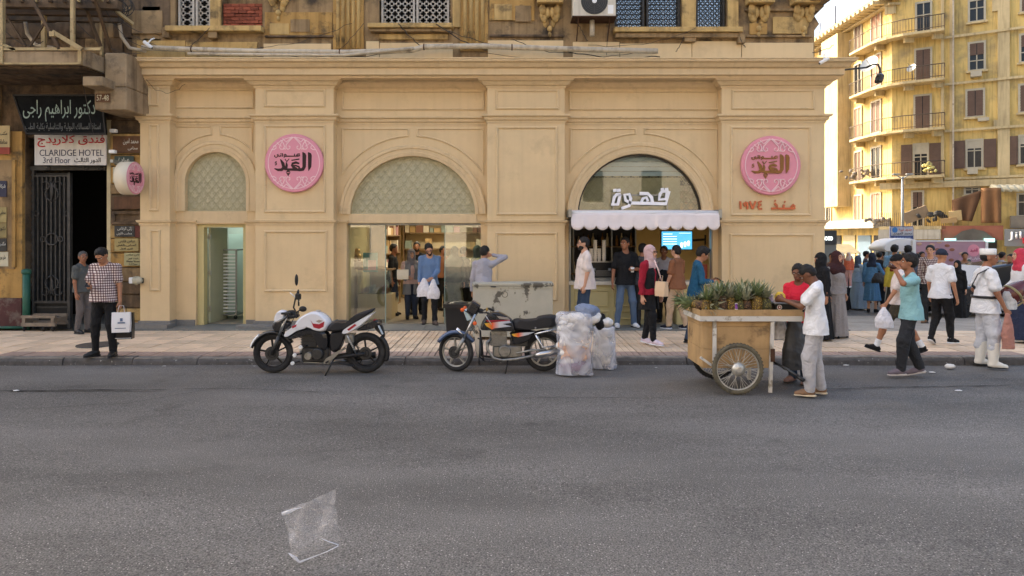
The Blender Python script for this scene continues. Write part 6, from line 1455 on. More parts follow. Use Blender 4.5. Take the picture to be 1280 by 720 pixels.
    if hair == 'cap' and not hijab:
        hd = SDF(); hd.ell(H_((0,-.014,.045)),np.array([.092,.108,.098]) * s,Rh,.01).cap(H_((-.04,.08,.035)),H_((.04,.08,.035)),.03 * s,.03 * s,.35,None,.02); hd.cut(H_((0,0,.012)),-(Rh @ np.array([0,.12,1.0]))); link('cap',hd.mesh('cap',h),hm,t)
    if hair == 'chef':
        mb = MB(); M4 = Matrix.Translation(H_((0,-.012,.045))) @ Matrix(Rh.tolist()).to_4x4()
        prof = [(.090,0),(.094,.03),(.094,.088),(.085,.094)]
        rings = [[M4 @ Vector((r * s * cos(2 * pi * k / 20),r * 1.14 * s * sin(2 * pi * k / 20),z * s)) for k in range(20)] for r,z in prof]; mb.loft(rings); mb.build('sailor_cap',cl('hatwhite',(232,230,226),bump=.1),t)
        hd = SDF(); hd.ell(H_((0,-.03,.01)),np.array([.082,.085,.075]) * s,Rh,.01).ell(H_((0,.1,-.02)),np.array([.07,.1,.1]) * s,Rh,.01,'-'); hd.cut(H_((0,0,-.05)),-Rh[:,2]); link('hair',hd.mesh('hair',h),HAIR,t)
    if beard:
        bd = SDF(); bd.ell(H_((0,.026,-.056)),np.array([.060,.072,.066]) * s,Rh,.01).ell(H_((0,.07,-.095)),np.array([.034,.03,.026]) * s,Rh,.01); bd.ell(H_((0,.100,-.048)),np.array([.026,.03,.018]) * s,Rh,.008,'-'); bd.cut(H_((0,.02,-.022)),Rh @ np.array([0,.25,1.])); link('beard',bd.mesh('beard',h * .8),BEARD,t)
    if hijab:
        hm_,style = hijab; hd = SDF()
        hd.ell(H_((0,-.022,.022)),np.array([.098,.116,.124]) * s,Rh,.03).ell(H_((0,-.005,-.085)),np.array([.088,.092,.085]) * s,Rh,.05)
        lowc = T((0,.0,.40 if style != 'long' else .33)); hd.cap(H_((0,-.01,-.09)),T((0,.01,.47)),.085 * s,.115 * s,.95,xa,.05).cap(T((-.07,0,.45)),T((.07,0,.45)),.095 * s,.095 * s,.85,None,.05)
        if style == 'long': hd.cap(T((-.10,.0,.44)),T((.10,.0,.44)),.115 * s,.115 * s,.9,None,.05).cap(T((0,-.02,.44)),T((0,-.03,.26)),.17 * s,.17 * s,.75,xa,.06)
        if style != 'niqab': hd.ell(H_((0,.112,-.018)),np.array([.058,.062,.082]) * s,Rh,.018,'-')
        else: hd.ell(H_((0,.115,.012)),np.array([.06,.05,.022]) * s,Rh,.01,'-'); hd.cap(H_((0,.07,-.03)),T((0,.10,.36)),.075 * s,.11 * s,.6,None,.04) if False else None
        mh_ = hd.mesh('headscarf',h); displace(mh_,.006,2.2,seed); link('headscarf',mh_,hm_,t)
    # --- top: torso and sleeves
    if top is not None:
        c = SDF(); e = .020; hemz = hem
        c.cap(P(spx,sp_y - .004 + belly * .3,hemz - drop) + P(0,0,-.0),waist,(.214 + belly * .4) * s * W_,(.158 + belly) * s * W_,.79 + belly * 1.1,xa,.05 * s).cap(pel + P(0,-.03,.0),pel + P(0,-.03,-.03),.165 * s * W_,.17 * s * W_,.78,xa,.03 * s).cap(waist,chest,(.142 + belly * .8) * s * W_,.152 * s * W_,.74 + belly,xa,.05 * s).cap(chest,sht,.152 * s * W_,.118 * s * W_,.70,xa,.05 * s)
        c.cap(sho[0],sho[1],.060 * s * W_,.060 * s * W_,1,None,.05 * s).cap(T((-.08,-.005,.49)),T((.08,-.005,.49)),.052 * s,.052 * s,1,None,.04 * s)
        for i in range(2):
            if sleeve <= 0: continue
            if sleeve < .55:
                k1 = sho[i] + (elb[i] - sho[i]) * min(sleeve / .5,1) * .74; c.cap(sho[i],k1,.066 * s * W_,.074 * s * W_,1,None,.03 * s)
                ud = (elb[i] - sho[i]) / np.linalg.norm(elb[i] - sho[i])
            else:
                en = elb[i] + (wri[i] - elb[i]) * min((sleeve - .5) / .5,1); c.cap(sho[i],elb[i],.064 * s * W_,.052 * s * W_,1,None,.03 * s).cap(elb[i],en,.052 * s * W_,.040 * s,1,None,.02 * s)
        c.cut(P(spx,sp_y,hemz - drop),(0,0,-1))
        # neck opening
        c.ell(T((0,.045 + neck_open,.555)),np.array([.066,.075,.060 + neck_open]) * s,Rt,.01,'-')
        me = c.mesh('top',h); displace(me,.016 if fine else .009,1.5,seed,folds); tp = link('top',me,top,t)
        if sleeve < .55 and sleeve > 0: pass
        if collar:
            mb = MB(); mb.tube([T((.066 * cos(a),-.012 + .062 * sin(a),.515 - .028 * max(0,sin(a)))) for a in [pi * (.62 + q * .0)+ q * (2 * pi * .88) / 16 for q in range(17)]],.014 * s,6); mb.build('collar',top,tp)
            mb = MB()
            for q in range(5): mb.ell(T((0,(.108 + belly * .9) * W_ * .98,.40 - q * .09)),(.006 * s,.006 * s,.006 * s),6,4)
            mb.build('buttons',WHITE,tp)
    if vest:
        c = SDF(); c.cap(P(spx,sp_y,.60),waist,.215 * s * W_,.172 * s * W_,.76,xa,.05 * s).cap(waist,chest,.158 * s * W_,.165 * s * W_,.76,xa,.05 * s).cap(chest,sht,.165 * s * W_,.125 * s * W_,.72,xa,.05 * s).cap(sho[0] * .75 + sht * .25,sho[1] * .75 + sht * .25,.066 * s,.066 * s,1,None,.04 * s)
        c.cut(P(0,0,.62),(0,0,-1)).ell(T((0,.14,.2)),np.array([.035,.12,.75]) * s,Rt,.02,'-'); me = c.mesh('vest',h); displace(me,.007,1.4,seed + 5); link('vest',me,vest,t)
    if apron:
        c = SDF(); c.cap(T((0,.03,-.45)),waist + Rt @ P(0,.03,0),.155 * s,.15 * s,.72,xa,.05 * s).cap(waist + Rt @ P(0,.03,0),chest + Rt @ P(0,.03,-.02),.15 * s,.10 * s,.85,xa,.05 * s); c.cut(T((0,-.0,0)),-Rt[:,1]).cut(T((0,0,-.45)),-Rt[:,2]).cut(T((0,0,.36)),Rt[:,2]); link('apron',c.mesh('apron',h),apron,t)
    # --- trousers, skirt
    if pants is not None and not skirt:
        c = SDF(); c.cap(T((0,0,.09)),pel + P(0,-.005,-.02),.128 * s * W_,.150 * s * W_,.80,xa,.05 * s)
        pw = pose.get('pw',1.0)
        for i in range(2):
            if shorts:
                k1 = hips[i] + (knee[i] - hips[i]) * .95; c.cap(hips[i] + P(0,0,-.02),k1,.105 * s * W_,.088 * s * W_,1,None,.03 * s)
            else:
                an = ank[i] + np.array([0,0,.0 if not boots else .2 * s]); c.cap(hips[i] + P(0,0,-.02),knee[i],.094 * s * W_,.076 * s * W_ * pw,1,None,.03 * s).cap(knee[i],an,.076 * s * W_ * pw,.060 * s * pw,1,None,.03 * s)
        c.cut(T((0,0,.10)),Rt[:,2])
        if not shorts and not boots: c.cut((0,0,min(a[2] for a in ank) - .045 * s),(0,0,-1))
        me = c.mesh('trousers',h); displace(me,.016 if fine else .008,1.6,seed + 9,folds); link('trousers',me,pants,t)
    if skirt:
        z0 = dress_hem * s; zt_ = hz * s + .12 * s; cx0,cy0 = pel[0],pel[1]; w0 = .155 * s * W_; w1 = pose.get('flare',.27) * s; fx = (ank[0] + ank[1]) / 2
        ph = seed * 1.3
        def sk(x,y,z):
            v = np.clip((zt_ - z) / (zt_ - z0),0,1); ox = cx0 + (fx[0] - cx0) * v; oy = cy0 + (fx[1] - cy0) * v; dx,dy_ = x - ox,(y - oy) / .86; th = np.arctan2(dy_,dx); r = w0 + (w1 - w0) * v ** .9 + .014 * s * v * np.sin(9 * th + ph + 2 * v) + .008 * s * v * np.sin(15 * th + 2 * ph)
            return np.maximum(np.sqrt(dx * dx + dy_ * dy_) - r,np.maximum(z - zt_,z0 - z)) * .8
        c = SDF(); m_ = w1 + .06; c.fn(sk,(min(cx0,fx[0]) - m_,min(cy0,fx[1]) - m_,z0),(max(cx0,fx[0]) + m_,max(cy0,fx[1]) + m_,zt_),.02); me = c.mesh('skirt',h); link('skirt',me,skirt,t)
    # --- shoes
    if shoes is not None:
        for i in range(2):
            heel,toe,f3 = fo[i]; up = np.cross(np.cross(f3,[0,0,1.]),f3); up /= np.linalg.norm(up); sd_ = np.cross(f3,[0,0,1.]); c = SDF(); lift = np.array([0,0,0.])
            if boots: c.cap(ank[i] + P(0,0,-.02),ank[i] + (knee[i] - ank[i]) * .62,.060 * s,.085 * s,1,None,.03 * s)
            else: c.cap(ank[i] + P(0,0,-.012),ank[i] + P(0,0,-.0),.046 * s,.046 * s,1,None,.02 * s)
            c.cap(heel + f3 * .018 * s + up * .012 * s,toe + up * .006 * s,.042 * s,.036 * s,.9,sd_,.03 * s).ell((heel + toe) / 2 + f3 * .02 * s + up * .02 * s,np.array([.046,.046,.04]) * s,None,.03 * s)
            c.cut(heel - up * .030 * s,-up); link('shoe',c.mesh('shoe',h),shoes,t)
            so_ = SDF(); so_.cap(heel + f3 * .012 * s - up * .026 * s,toe - up * .024 * s,.048 * s,.043 * s,.5,sd_,.01 * s); so_.cut(heel - up * .037 * s,-up).cut(heel - up * .010 * s,up); link('sole',so_.mesh('sole',h),extra or pose.get('solem') or BLACK,t)
            if sock is not None: sk_ = SDF(); sk_.cap(ank[i] + P(0,0,.0),ank[i] + (knee[i] - ank[i]) * .25,.047 * s,.050 * s,1,None,.02 * s); link('sock',sk_.mesh('sock',h),sock,t)
    t['hand_l'] = [float(v) for v in wri[0] + (wri[0] - elb[0]) / np.linalg.norm(wri[0] - elb[0]) * .085 * s]; t['hand_r'] = [float(v) for v in wri[1] + (wri[1] - elb[1]) / np.linalg.norm(wri[1] - elb[1]) * .085 * s]
    low = min(min(p[0][2],p[1][2]) for p in fo) - .037 * s
    t.location.z = g - low
    return t
def hand_at(t,k):
    v = Vector(t['hand_' + k]); return Matrix.Translation(t.location) @ Matrix.Rotation(t.rotation_euler.z,4,'Z') @ v
# ---------------------------------------------------------------- the people in the photograph
GREYP = cl('greypolo',(84,86,84)); BLK = cl('black',(24,24,26)); NAVYJ = cl('navyjeans',(40,50,70)); JEANS = cl('bluejeans',(92,112,138),bump=.3,bs=30); DJEANS = cl('darkjeans',(58,74,96),bump=.3,bs=30); WHT = cl('white',(226,226,228)); LBLUE = cl('denimblue',(104,130,166),bump=.3,bs=30); GREYSH = cl('greyshirt',(158,156,164)); BEIGE = cl('beige',(196,168,138)); BRWN = cl('brown',(134,88,60)); MARN = cl('maroon',(150,26,46)); PINKSC = cl('pinkscarf',(200,168,166),var=.35); PINKSH = cl('pinkshoe',(214,196,206)); TEALT = cl('teal',(140,186,190)); CHAR = cl('charcoal',(44,46,50)); LGREY = cl('lightgrey',(176,174,176)); KHAKI = cl('khaki',(70,64,50)); REDT = cl('red',(206,36,58)); DENIMT = cl('tealdenim',(34,86,116)); GREYP2 = cl('greytrousers',(98,92,90)); LEATH = mat('black_leather',(.018,.017,.017),.4,var=.2,vs=20); WSHOE = cl('whiteshoe',(220,220,222),bump=.05); GABAYA = cl('greyabaya',(150,144,140)); MHIJ = cl('maroonhijab',(62,34,34)); BHIJ = cl('creamhijab',(206,190,164)); LBAB = cl('paleblueabaya',(156,178,196)); BLAB = cl('blueabaya',(78,122,160)); NHIJ = cl('navyhijab',(40,46,62)); GRHIJ = cl('greyhijab',(116,112,116)); OLHIJ = cl('olivehijab',(98,104,88)); PSK = cl('patternskirt',(120,124,110),var=.6); NAVYSH = cl('navyshoe',(30,34,48),bump=.05); NAVYSK = cl('navyskirt',(44,52,76)); TEAL2 = cl('skyblueshirt',(120,160,190)); YELT = cl('yellowtop',(196,176,70)); RUSTH = cl('rusthijab',(120,56,36)); SANDAL = mat('brown_sandal',srgb(130,100,76),.7,var=.2); DKGREY = cl('darkgrey',(62,64,68)); DWHT = cl('offwhite',(222,208,200))
WALKR = lambda a=.24: {'fl': (-.09,a,.0),'fr': (.09,-a,.05),'pitch': (0,35)}
def prs(*a,**k): return person(*a,**k)
# left: polo man behind, checked-shirt man at the kerb
prs('man in dark grey polo and grey trousers standing by the hotel gate',103,417,50,315,pose={'head': (0,35,0),'hl': (-.25,.0,.80),'hr': (.24,.06,.80),'fl': (-.1,.03,0),'fr': (.11,-.03,0)},skin='mid',top=GREYP,pants=GREYP2,shoes=LEATH,hairm=HAIRG,sleeve=.42,collar=True,belly=.02)
m2_ = prs('man in checked shirt looking at his phone at the kerb',130,447,-28,None,1.70,SWZ,10.44,pose={'head': (38,0,0),'hr': (.10,.28,1.12),'hl': (-.26,.04,.82),'er': (.5,-.6,-.6),'fl': (-.16,.02,0),'fr': (.13,.0,0),'toe': (-5,30),'curl1': .9},skin='tan',top=checked(),pants=BLK,shoes=LEATH,sleeve=.44,collar=True,hem=.86,belly=.025)
# inside the shop doorway
prs('man in black T-shirt standing just inside the shop door',491,395,78,305.5,ground=SWZ + .03,pose={'head': (0,5,0),'hl': (-.22,.1,.82)},skin='mid',top=BLK,pants=NAVYJ,shoes=BLK,fine=False)
prs('woman in grey headscarf and open jacket with a cream handbag',514,399,12,312.5,ground=SWZ + .03,pose={'hr': (.12,.20,1.06),'hl': (-.22,.05,.8)},skin='light',top=cl('pinktop',(190,160,150)),pants=cl('bluetrousers',(44,54,74)),shoes=BLK,hijab=(GRHIJ,'short'),vest=cl('jacket',(122,124,128)),sleeve=1,wide=1.08)
prs('bearded man in dark clothes behind the woman with the handbag',521,393,0,303,ground=SWZ + .03,skin='tan',top=BLK,pants=BLK,shoes=BLK,beard=True,sleeve=1)
b4 = prs('bearded man in blue shirt carrying white carrier bags out of the shop',538,406,5,302.4,pose={'head': (28,0,12),'hl': (-.02,.28,.99),'hr': (.22,.1,.86),'el': (-.8,-.5,-.4),'fl': (-.08,.1,0),'fr': (.12,-.1,0),'curl0': .9,'lean': 4},skin='light',top=LBLUE,pants=cl('washedblack',(36,36,40)),shoes=cl('greyshoe',(96,84,78)),beard=True,glasses=True,sleeve=.9,collar=True,hem=.84,neck_open=.015)
prs('woman in long olive scarf and patterned skirt behind the glass',568,398,175,309,ground=SWZ + .03,skin='light',top=cl('greentop',(52,72,68)),skirt=PSK,shoes=BLK,hijab=(OLHIJ,'long'),sleeve=1)
prs('person in dark green clothes beyond the patterned skirt',579,394,130,309,ground=SWZ + .03,skin='mid',top=cl('dkgreen',(34,48,48)),pants=BLK,shoes=BLK,sleeve=1,fine=False)
prs('woman in green headscarf at the right edge of the shop glass',596,396,120,308,ground=SWZ + .03,skin='light',top=cl('leafgreen',(80,104,62)),skirt=BLK,shoes=BLK,hijab=(cl('grhij',(70,90,84)),'short'),sleeve=1,fine=False)
prs('person in brown clothes deep inside the shop',553,388,40,308,ground=SWZ + .03,skin='mid',top=BRWN,pants=BLK,shoes=BLK,sleeve=1,fine=False)
ph = prs('man in pale grey shirt talking on his phone beside the metal box',605,421,160,308,pose={'hr': (.15,.08,1.57),'er': (1,.15,-.15),'hl': (-.25,.02,.84),'curl1': 1.0,'head': (0,14,0),'fl': (-.1,0,0),'fr': (.1,0,0),'rel': True},skin='tan',top=GREYSH,pants=CHAR,shoes=LEATH,sleeve=.97,collar=True,hem=.86)
# coffee window
prs('stout man in white short sleeved shirt looking away from the coffee window',732,416,-78,297,pose={'head': (0,0,0),'hl': (-.22,.06,.80),'fl': (-.1,0,0),'fr': (.1,.02,0)},skin='light',top=DWHT,pants=DJEANS,shoes=BLK,beard=True,glasses=True,sleeve=.48,belly=.035,hem=.80,collar=True,wide=1.08)
c2 = prs('man in black T-shirt holding a paper cup against the counter',780,410,18,297,pose={'hl': (-.08,.26,1.14),'el': (-.7,-.5,-.6),'hr': (.28,.05,.84),'head': (0,45,0),'fl': (-.2,.0,0),'fr': (.14,.0,0),'curl0': .9},skin='mid',top=BLK,pants=JEANS,shoes=WSHOE,sleeve=.5,hem=.84,wide=1.02)
prs('person in dark T-shirt at the counter half hidden by the pink scarfed woman',803,410,160,305,pose={'hl': (-.2,.22,1.0)},skin='mid',top=DKGREY,pants=CHAR,shoes=BLK)
w4 = prs('woman in pink patterned headscarf and red sleeves walking past the coffee window',812,432,62,308.6,pose={'fl': (-.07,-.14,.0),'fr': (.08,.12,.0),'hr': (.25,.0,.84),'hl': (-.22,.1,.86),'pitch': (8,0),'toe': (0,0)},skin='light',top=MARN,pants=BLK,shoes=PINKSH,hijab=(PINKSC,'short'),vest=BLK,sleeve=.95,glasses=True,extra=WSHOE,wide=1.05)
prs('barista with moustache in striped shirt and black apron at the coffee window',830,404,-8,308,dist=14.45,ground=SWZ,pose={'hl': (-.2,.2,.98),'hr': (.18,.22,1.0)},skin='brown',top=GREYSH,pants=BLK,shoes=BLK,apron=BLK,sleeve=.95)
prs('man in brown T-shirt and beige trousers facing the coffee window',848,412,-122,306.7,pose={'hl': (-.22,.14,.84),'hr': (.24,.12,.84),'fl': (-.12,.16,0),'fr': (.1,-.12,0),'toe': (-5,10)},skin='light',top=BRWN,pants=BEIGE,shoes=NAVYSH,extra=WSHOE,sleeve=.46,belly=.015,hem=.84)
c7 = prs('man in teal denim shirt and jeans checking something behind the cart',872,430,100,307.5,pose={'hl': (-.1,.30,1.12),'hr': (.12,.30,1.12),'el': (-.5,-.6,-.6),'er': (.5,-.6,-.6),'head': (22,0,0),'fl': (-.08,-.16,0),'fr': (.1,.1,0),'curl0': .9,'curl1': .9,'lean': 4},skin='tan',top=DENIMT,pants=DJEANS,shoes=BLK,hair='thick',sleeve=.9,hem=.84,collar=True)
# cart: vendor and boy
vd = prs('pineapple vendor in white T-shirt and pale grey cargo trousers at the cart',1018,495,-92,328,pose={'head': (42,0,0),'hl': (-.10,.38,1.24),'hr': (.04,.40,1.22),'el': (-.5,-.6,-.8),'er': (.5,-.6,-.8),'fl': (-.1,.05,0),'fr': (.12,-.08,0),'curl0': .8,'curl1': .8,'lean': 0,'pw': 1.25,'toe': (-4,8)},skin='brown',top=WHT,pants=LGREY,shoes=SANDAL,sleeve=.46,hem=.80,extra=cl('paleSole',(206,190,160)),wide=.97)
by = prs('boy in red T-shirt and jeans beside the pineapple vendor',999,479,-25,330,pose={'hr': (.12,.28,1.02),'hl': (-.1,.3,1.02),'head': (15,-10,0)},skin='brown',top=REDT,pants=DJEANS,shoes=cl('clog',(150,120,112)),sleeve=.46,wide=.9)
# right: the crowd on the corner
prs('man whose face shows over the black headscarf at the tan corner',1018,402,-20,311,skin='tan',top=CHAR,pants=CHAR,shoes=BLK,fine=False)
prs('woman all in black with covered face behind the vendor',1027,425,-60,317,pose={'flare': .26},skin='tan',top=BLK,skirt=BLK,shoes=BLK,hijab=(BLK,'niqab'),sleeve=1)
prs('woman in long grey abaya and maroon headscarf walking by',1045,422,50,315,pose={'hr': (.24,.02,.80),'flare': .25},skin='light',top=GABAYA,skirt=GABAYA,shoes=BLK,hijab=(MHIJ,'long'),sleeve=1)
prs('woman in cream headscarf holding a child on the far plaza',1052,388,20,317,pose={'hl': (-.05,.22,1.1)},skin='light',top=BLK,skirt=BLK,shoes=BLK,hijab=(BHIJ,'short'),sleeve=1,fine=False)
prs('small child in orange held on the arm of the cream scarfed woman',1061,366,-30,322,dist=18.4,ground=.55,skin='light',top=cl('orange',(206,110,84)),pants=cl('pinkpants',(190,150,150)),shoes=WSHOE,hijab=(cl('palecap',(200,180,174)),'short'),sleeve=1,fine=False)
prs('woman in pale blue abaya and slate headscarf on the plaza',1072,387,150,320,pose={'flare': .30},skin='light',top=LBAB,skirt=LBAB,shoes=BLK,hijab=(cl('slatehijab',(78,88,104)),'short'),sleeve=1,fine=False)
bw = prs('woman in blue tunic and navy headscarf with a black shoulder bag',1090,391,168,316.5,pose={'flare': .24,'hr': (.18,.2,1.25)},skin='light',top=BLAB,skirt=BLAB,dress_hem=.35,pants=BLK,shoes=BLK,hijab=(NHIJ,'short'),sleeve=1,fine=False)
prs('person in dark clothes partly hidden by the pale blue abaya',1062,384,170,320,skin='light',top=BLK,skirt=BLK,shoes=BLK,hijab=(cl('greyh2',(110,110,112)),'short'),sleeve=1,fine=False)
prs('tall man in sky blue shirt standing back to us near the truck',1118,389,170,307,skin='tan',top=TEAL2,pants=DJEANS,shoes=BLK,hair='thick',fine=False)
prs('black haired man in pale shirt near the truck',1135,388,175,308,skin='tan',top=cl('paleblue2',(150,170,186)),pants=CHAR,shoes=BLK,hair='thick',fine=False)
prs('child in rust headscarf and yellow top on the plaza',1118,398,-170,321,skin='light',top=YELT,skirt=CHAR,shoes=BLK,hijab=(RUSTH,'short'),sleeve=1,fine=False)
tt = prs('young man in pale teal T-shirt drinking while stepping off the kerb',1139,472,-72,320,pose={'hl': (-.17,.24,1.50),'hr': (.25,.0,.80),'er': (.4,-1,0),'el': (-.9,.25,-.6),'curl0': .9,'head': (-6,0,0),'fl': (-.05,.15,0),'fr': (.09,-.14,.02),'pitch': (0,15),'pw': 1.15},skin='mid',top=TEALT,pants=CHAR,shoes=cl('slider',(110,100,108),bump=.05),hair='thick',sleeve=.48,hem=.80,extra=cl('palesole2',(196,188,180)))
ks = prs('man in white shirt and khaki shorts striding with a carrier bag',1124,445,-84,318,pose={'fl': (-.08,.36,.02),'fr': (.09,-.36,.03),'hl': (-.24,.22,.86),'hr': (.26,-.1,.84),'pitch': (-18,25),'toe': (0,0),'curl0': .9},skin='tan',top=DWHT,pants=KHAKI,shoes=BLK,shorts=True,sock=WHT,hair='cap',hairm=BLK,sleeve=.5,hem=.84,extra=BLK)
prs('man in checked shirt facing us before the pink truck',1163,405,-10,307,skin='light',top=bpy.data.materials['cloth_checked'],pants=CHAR,shoes=SANDAL,hair='short',sleeve=.9,fine=True)
prs('man in white T-shirt and dark cap walking with his back to us',1176,432,150,314,pose={'fl': (-.1,-.14,.03),'fr': (.1,.14,0),'hr': (.27,.04,.82),'hl': (-.26,.1,.82),'pitch': (22,0)},skin='tan',top=WHT,pants=BLK,shoes=BLK,hair='cap',hairm=NHIJ,sleeve=.46,hem=.84,extra=WSHOE,sock=WHT)
ch = prs('drink seller in white uniform, white boots and sailor cap',1231,459,112,303,hgt=1.74,pose={'hr': (.25,.16,.84),'hl': (-.25,.16,1.0),'fl': (-.13,-.02,0),'fr': (.12,.06,0),'toe': (-6,6),'head': (0,18,0),'pw': 1.25,'curl1': .9},skin='mid',top=WHT,pants=cl('greywhite',(200,202,208)),shoes=mat('white_rubber',srgb(226,222,212),.45,var=.06),boots=True,hair='chef',sleeve=.46,hem=.80,wide=1.12)
prs('woman in white top, red scarf and navy skirt at the edge of the corner',1276,428,-60,312,pose={'flare': .3,'hr': (.2,.2,.98)},skin='light',top=WHT,skirt=NAVYSK,dress_hem=.06,shoes=WSHOE,hijab=(cl('rosehijab',(196,60,80)),'short'),sleeve=.9)
prs('woman in black headscarf sitting low before the pink truck',1197,398,-20,326,skin='light',top=BLK,skirt=BLK,shoes=BLK,hijab=(BLK,'short'),sleeve=1,fine=False)
for i,(x_,y_,c_,f_,lab) in enumerate([(1082,379,(60,60,70),90,'distant passer-by in slate clothes across the plaza'),(1103,377,(150,140,130),-60,'distant passer-by in pale clothes across the plaza'),(1152,383,(90,70,60),30,'distant passer-by in brown clothes near the truck'),(1210,380,(70,90,80),-90,'distant passer-by in green clothes beyond the black car'),(1252,384,(160,160,165),120,'distant passer-by in grey clothes beyond the black car'),(1264,397,(190,190,196),-30,'person in pale clothes between the drink seller and the red scarf'),(1243,391,(56,60,84),40,'person in navy clothes behind the drink seller'),(1206,386,(150,120,96),10,'person in camel clothes before the pink hoarding'),(1099,383,(40,40,44),160,'person in black clothes beside the blue tunic'),(1040,391,(120,96,84),-10,'person in taupe clothes half hidden by the grey abaya'),(1147,394,(84,92,110),-150,'person in slate shirt near the pink hoarding')]):
    prs(lab,x_,y_,f_,None,1.66,skin='tan',top=cl('far%d' % i,c_),pants=CHAR,shoes=BLK,fine=False,sleeve=.9)
# ================================================================ motorcycles
WPAINT = mat('white_bike_paint',srgb(222,222,226),.25,var=.04,coat=.5,dirt=((.3,.28,.26),5,.62,.2,.4)); BPAINT = mat('black_bike_paint',(.015,.015,.017),.25,var=.1,coat=.5,dirt=((.1,.09,.08),5,.62,.2,.3)); SEATM = mat('black_seat_vinyl',(.02,.02,.023),.55,var=.2,vs=12,bump=.1,bs=60); ALLOY = mat('dull_alloy',srgb(150,148,142),.4,.8,var=.2,vs=14,dirt=((.06,.05,.04),9,.52,.2,.7)); DALLOY = mat('dark_alloy',srgb(70,70,70),.45,.7,var=.25,vs=14); REDP = mat('red_decal',srgb(160,30,46),.35,var=.1); ORANGE = mat('orange_lens',srgb(220,96,40),.25,var=.05); LENS = mat('headlamp_lens',srgb(190,210,214),.08,.3,var=.1,vs=20); MIRR = mat('mirror_glass',(.5,.52,.54),.05,1,var=0)
BRIM = mat('black_rim',(.022,.022,.024),.35,.5,var=.2); SRIM = mat('silver_rim',srgb(168,166,160),.35,.8,var=.15)
def pillow(out,w,smooth=True,k=(.72,.9,1,.9,.72),y=0.,n2=None):
    """outline in (x,z) swollen to half-width w"""
    cx = sum(p[0] for p in out) / len(out); cz = sum(p[1] for p in out) / len(out); rings = []
    # resample with Catmull-Rom for a soft outline
    n = len(out); pts = []
    for i in range(n):
        p0,p1,p2,p3 = (Vector(out[(i + q) % n]) for q in (-1,0,1,2))
        for t in (0,.33,.66): pts.append(.5 * ((2 * p1) + (p2 - p0) * t + (2 * p0 - 5 * p1 + 4 * p2 - p3) * t * t + (3 * p1 - p0 - 3 * p2 + p3) * t ** 3))
    for s_,yy in zip(k,(-1,-.8,0,.8,1)): rings.append([(cx + (p.x - cx) * s_,y + yy * w,cz + (p.y - cz) * s_) for p in pts])
    return MB().loft(rings,True,smooth)
def wheel(parent,c,R,tw,rimm,spokes,disc,name='wheel',hubr=.04,wire=0,tyre=None,rimw=.02,steer=0):
    e = MB().lathe([(hubr,-.05),(hubr * 1.1,0),(hubr,.05)],14,Matrix.Rotation(radians(90),4,'X')).build(name,rimm,parent); e.location = c; e.rotation_euler = (0,0,radians(steer))
    ty = tyre or RUB; mb = MB(); n = 40; prof = [(R - tw * 1.05,-tw * .42),(R - tw * .4,-tw * .52),(R - tw * .1,-tw * .36),(R,0),(R - tw * .1,tw * .36),(R - tw * .4,tw * .52),(R - tw * 1.05,tw * .42)]
    rings = [[(r * cos(2 * pi * i / n),y,r * sin(2 * pi * i / n)) for r,y in prof] for i in range(n)]; mb.loft(rings,False,True,True); mb.build('tyre',ty,e)
    mb = MB(); k = 44 if wire else 0
    for i in range(k): a = 2 * pi * i / k; M = Matrix.Rotation(-a,4,'Y') @ Matrix.Translation((R - .002,0,0)); mb.box(-.006,.006,-tw * .36,tw * .36,-.009,.009,M)
    if k: tag(mb.build('tread',ty,e),kind='stuff')
    mb = MB(); prof = [(R - tw * 1.0,-tw * .4),(R - tw * 1.25,-tw * .3),(R - tw * 1.35,0),(R - tw * 1.25,tw * .3),(R - tw * 1.0,tw * .4)]; rings = [[(r * cos(2 * pi * i / n),y,r * sin(2 * pi * i / n)) for r,y in prof] for i in range(n)]; mb.loft(rings,False,True,True); mb.build('rim',rimm,e)
    ri = R - tw * 1.28
    for i in range(spokes):
        a = 2 * pi * i / spokes + .3; mb = MB(); mb.beam((hubr * .8 * cos(a),0,hubr * .8 * sin(a)),(ri * cos(a + .12),0,ri * sin(a + .12)),.022,.03,(0,1,0)); mb.build('spoke',rimm,e)
    for i in range(wire):
        a = 2 * pi * i / wire; sd = .035 if i % 2 else -.035; da = (.5 if (i // 2) % 2 else -.5); MB().tube([(hubr * cos(a + da),sd,hubr * sin(a + da)),(ri * cos(a),0,ri * sin(a))],.0032,4,False).build('spoke',rimm,e)
    if disc: MB().lathe([(disc,0),(disc,.006)],24,Matrix.Translation((0,-.055,0)) @ Matrix.Rotation(radians(90),4,'X')).build('brake_disc',DALLOY,e); MB().torus((0,-.058,0),disc * .55,.008,'y',18,5).build('disc_carrier',BRIM,e)
    return e
def fin_engine(t,U,x0,x1,z0,z1,w,m,n=8):
    for i in range(n): z = z0 + (z1 - z0) * i / n; MB().box(x0,x1,-w,w,z,z + (z1 - z0) / n * .55).build('cooling_fin',m,t,.003)
    MB().box(x0 + .02,x1 - .02,-w * .8,w * .8,z0 - .01,z1 + .01).build('cylinder',m,t)
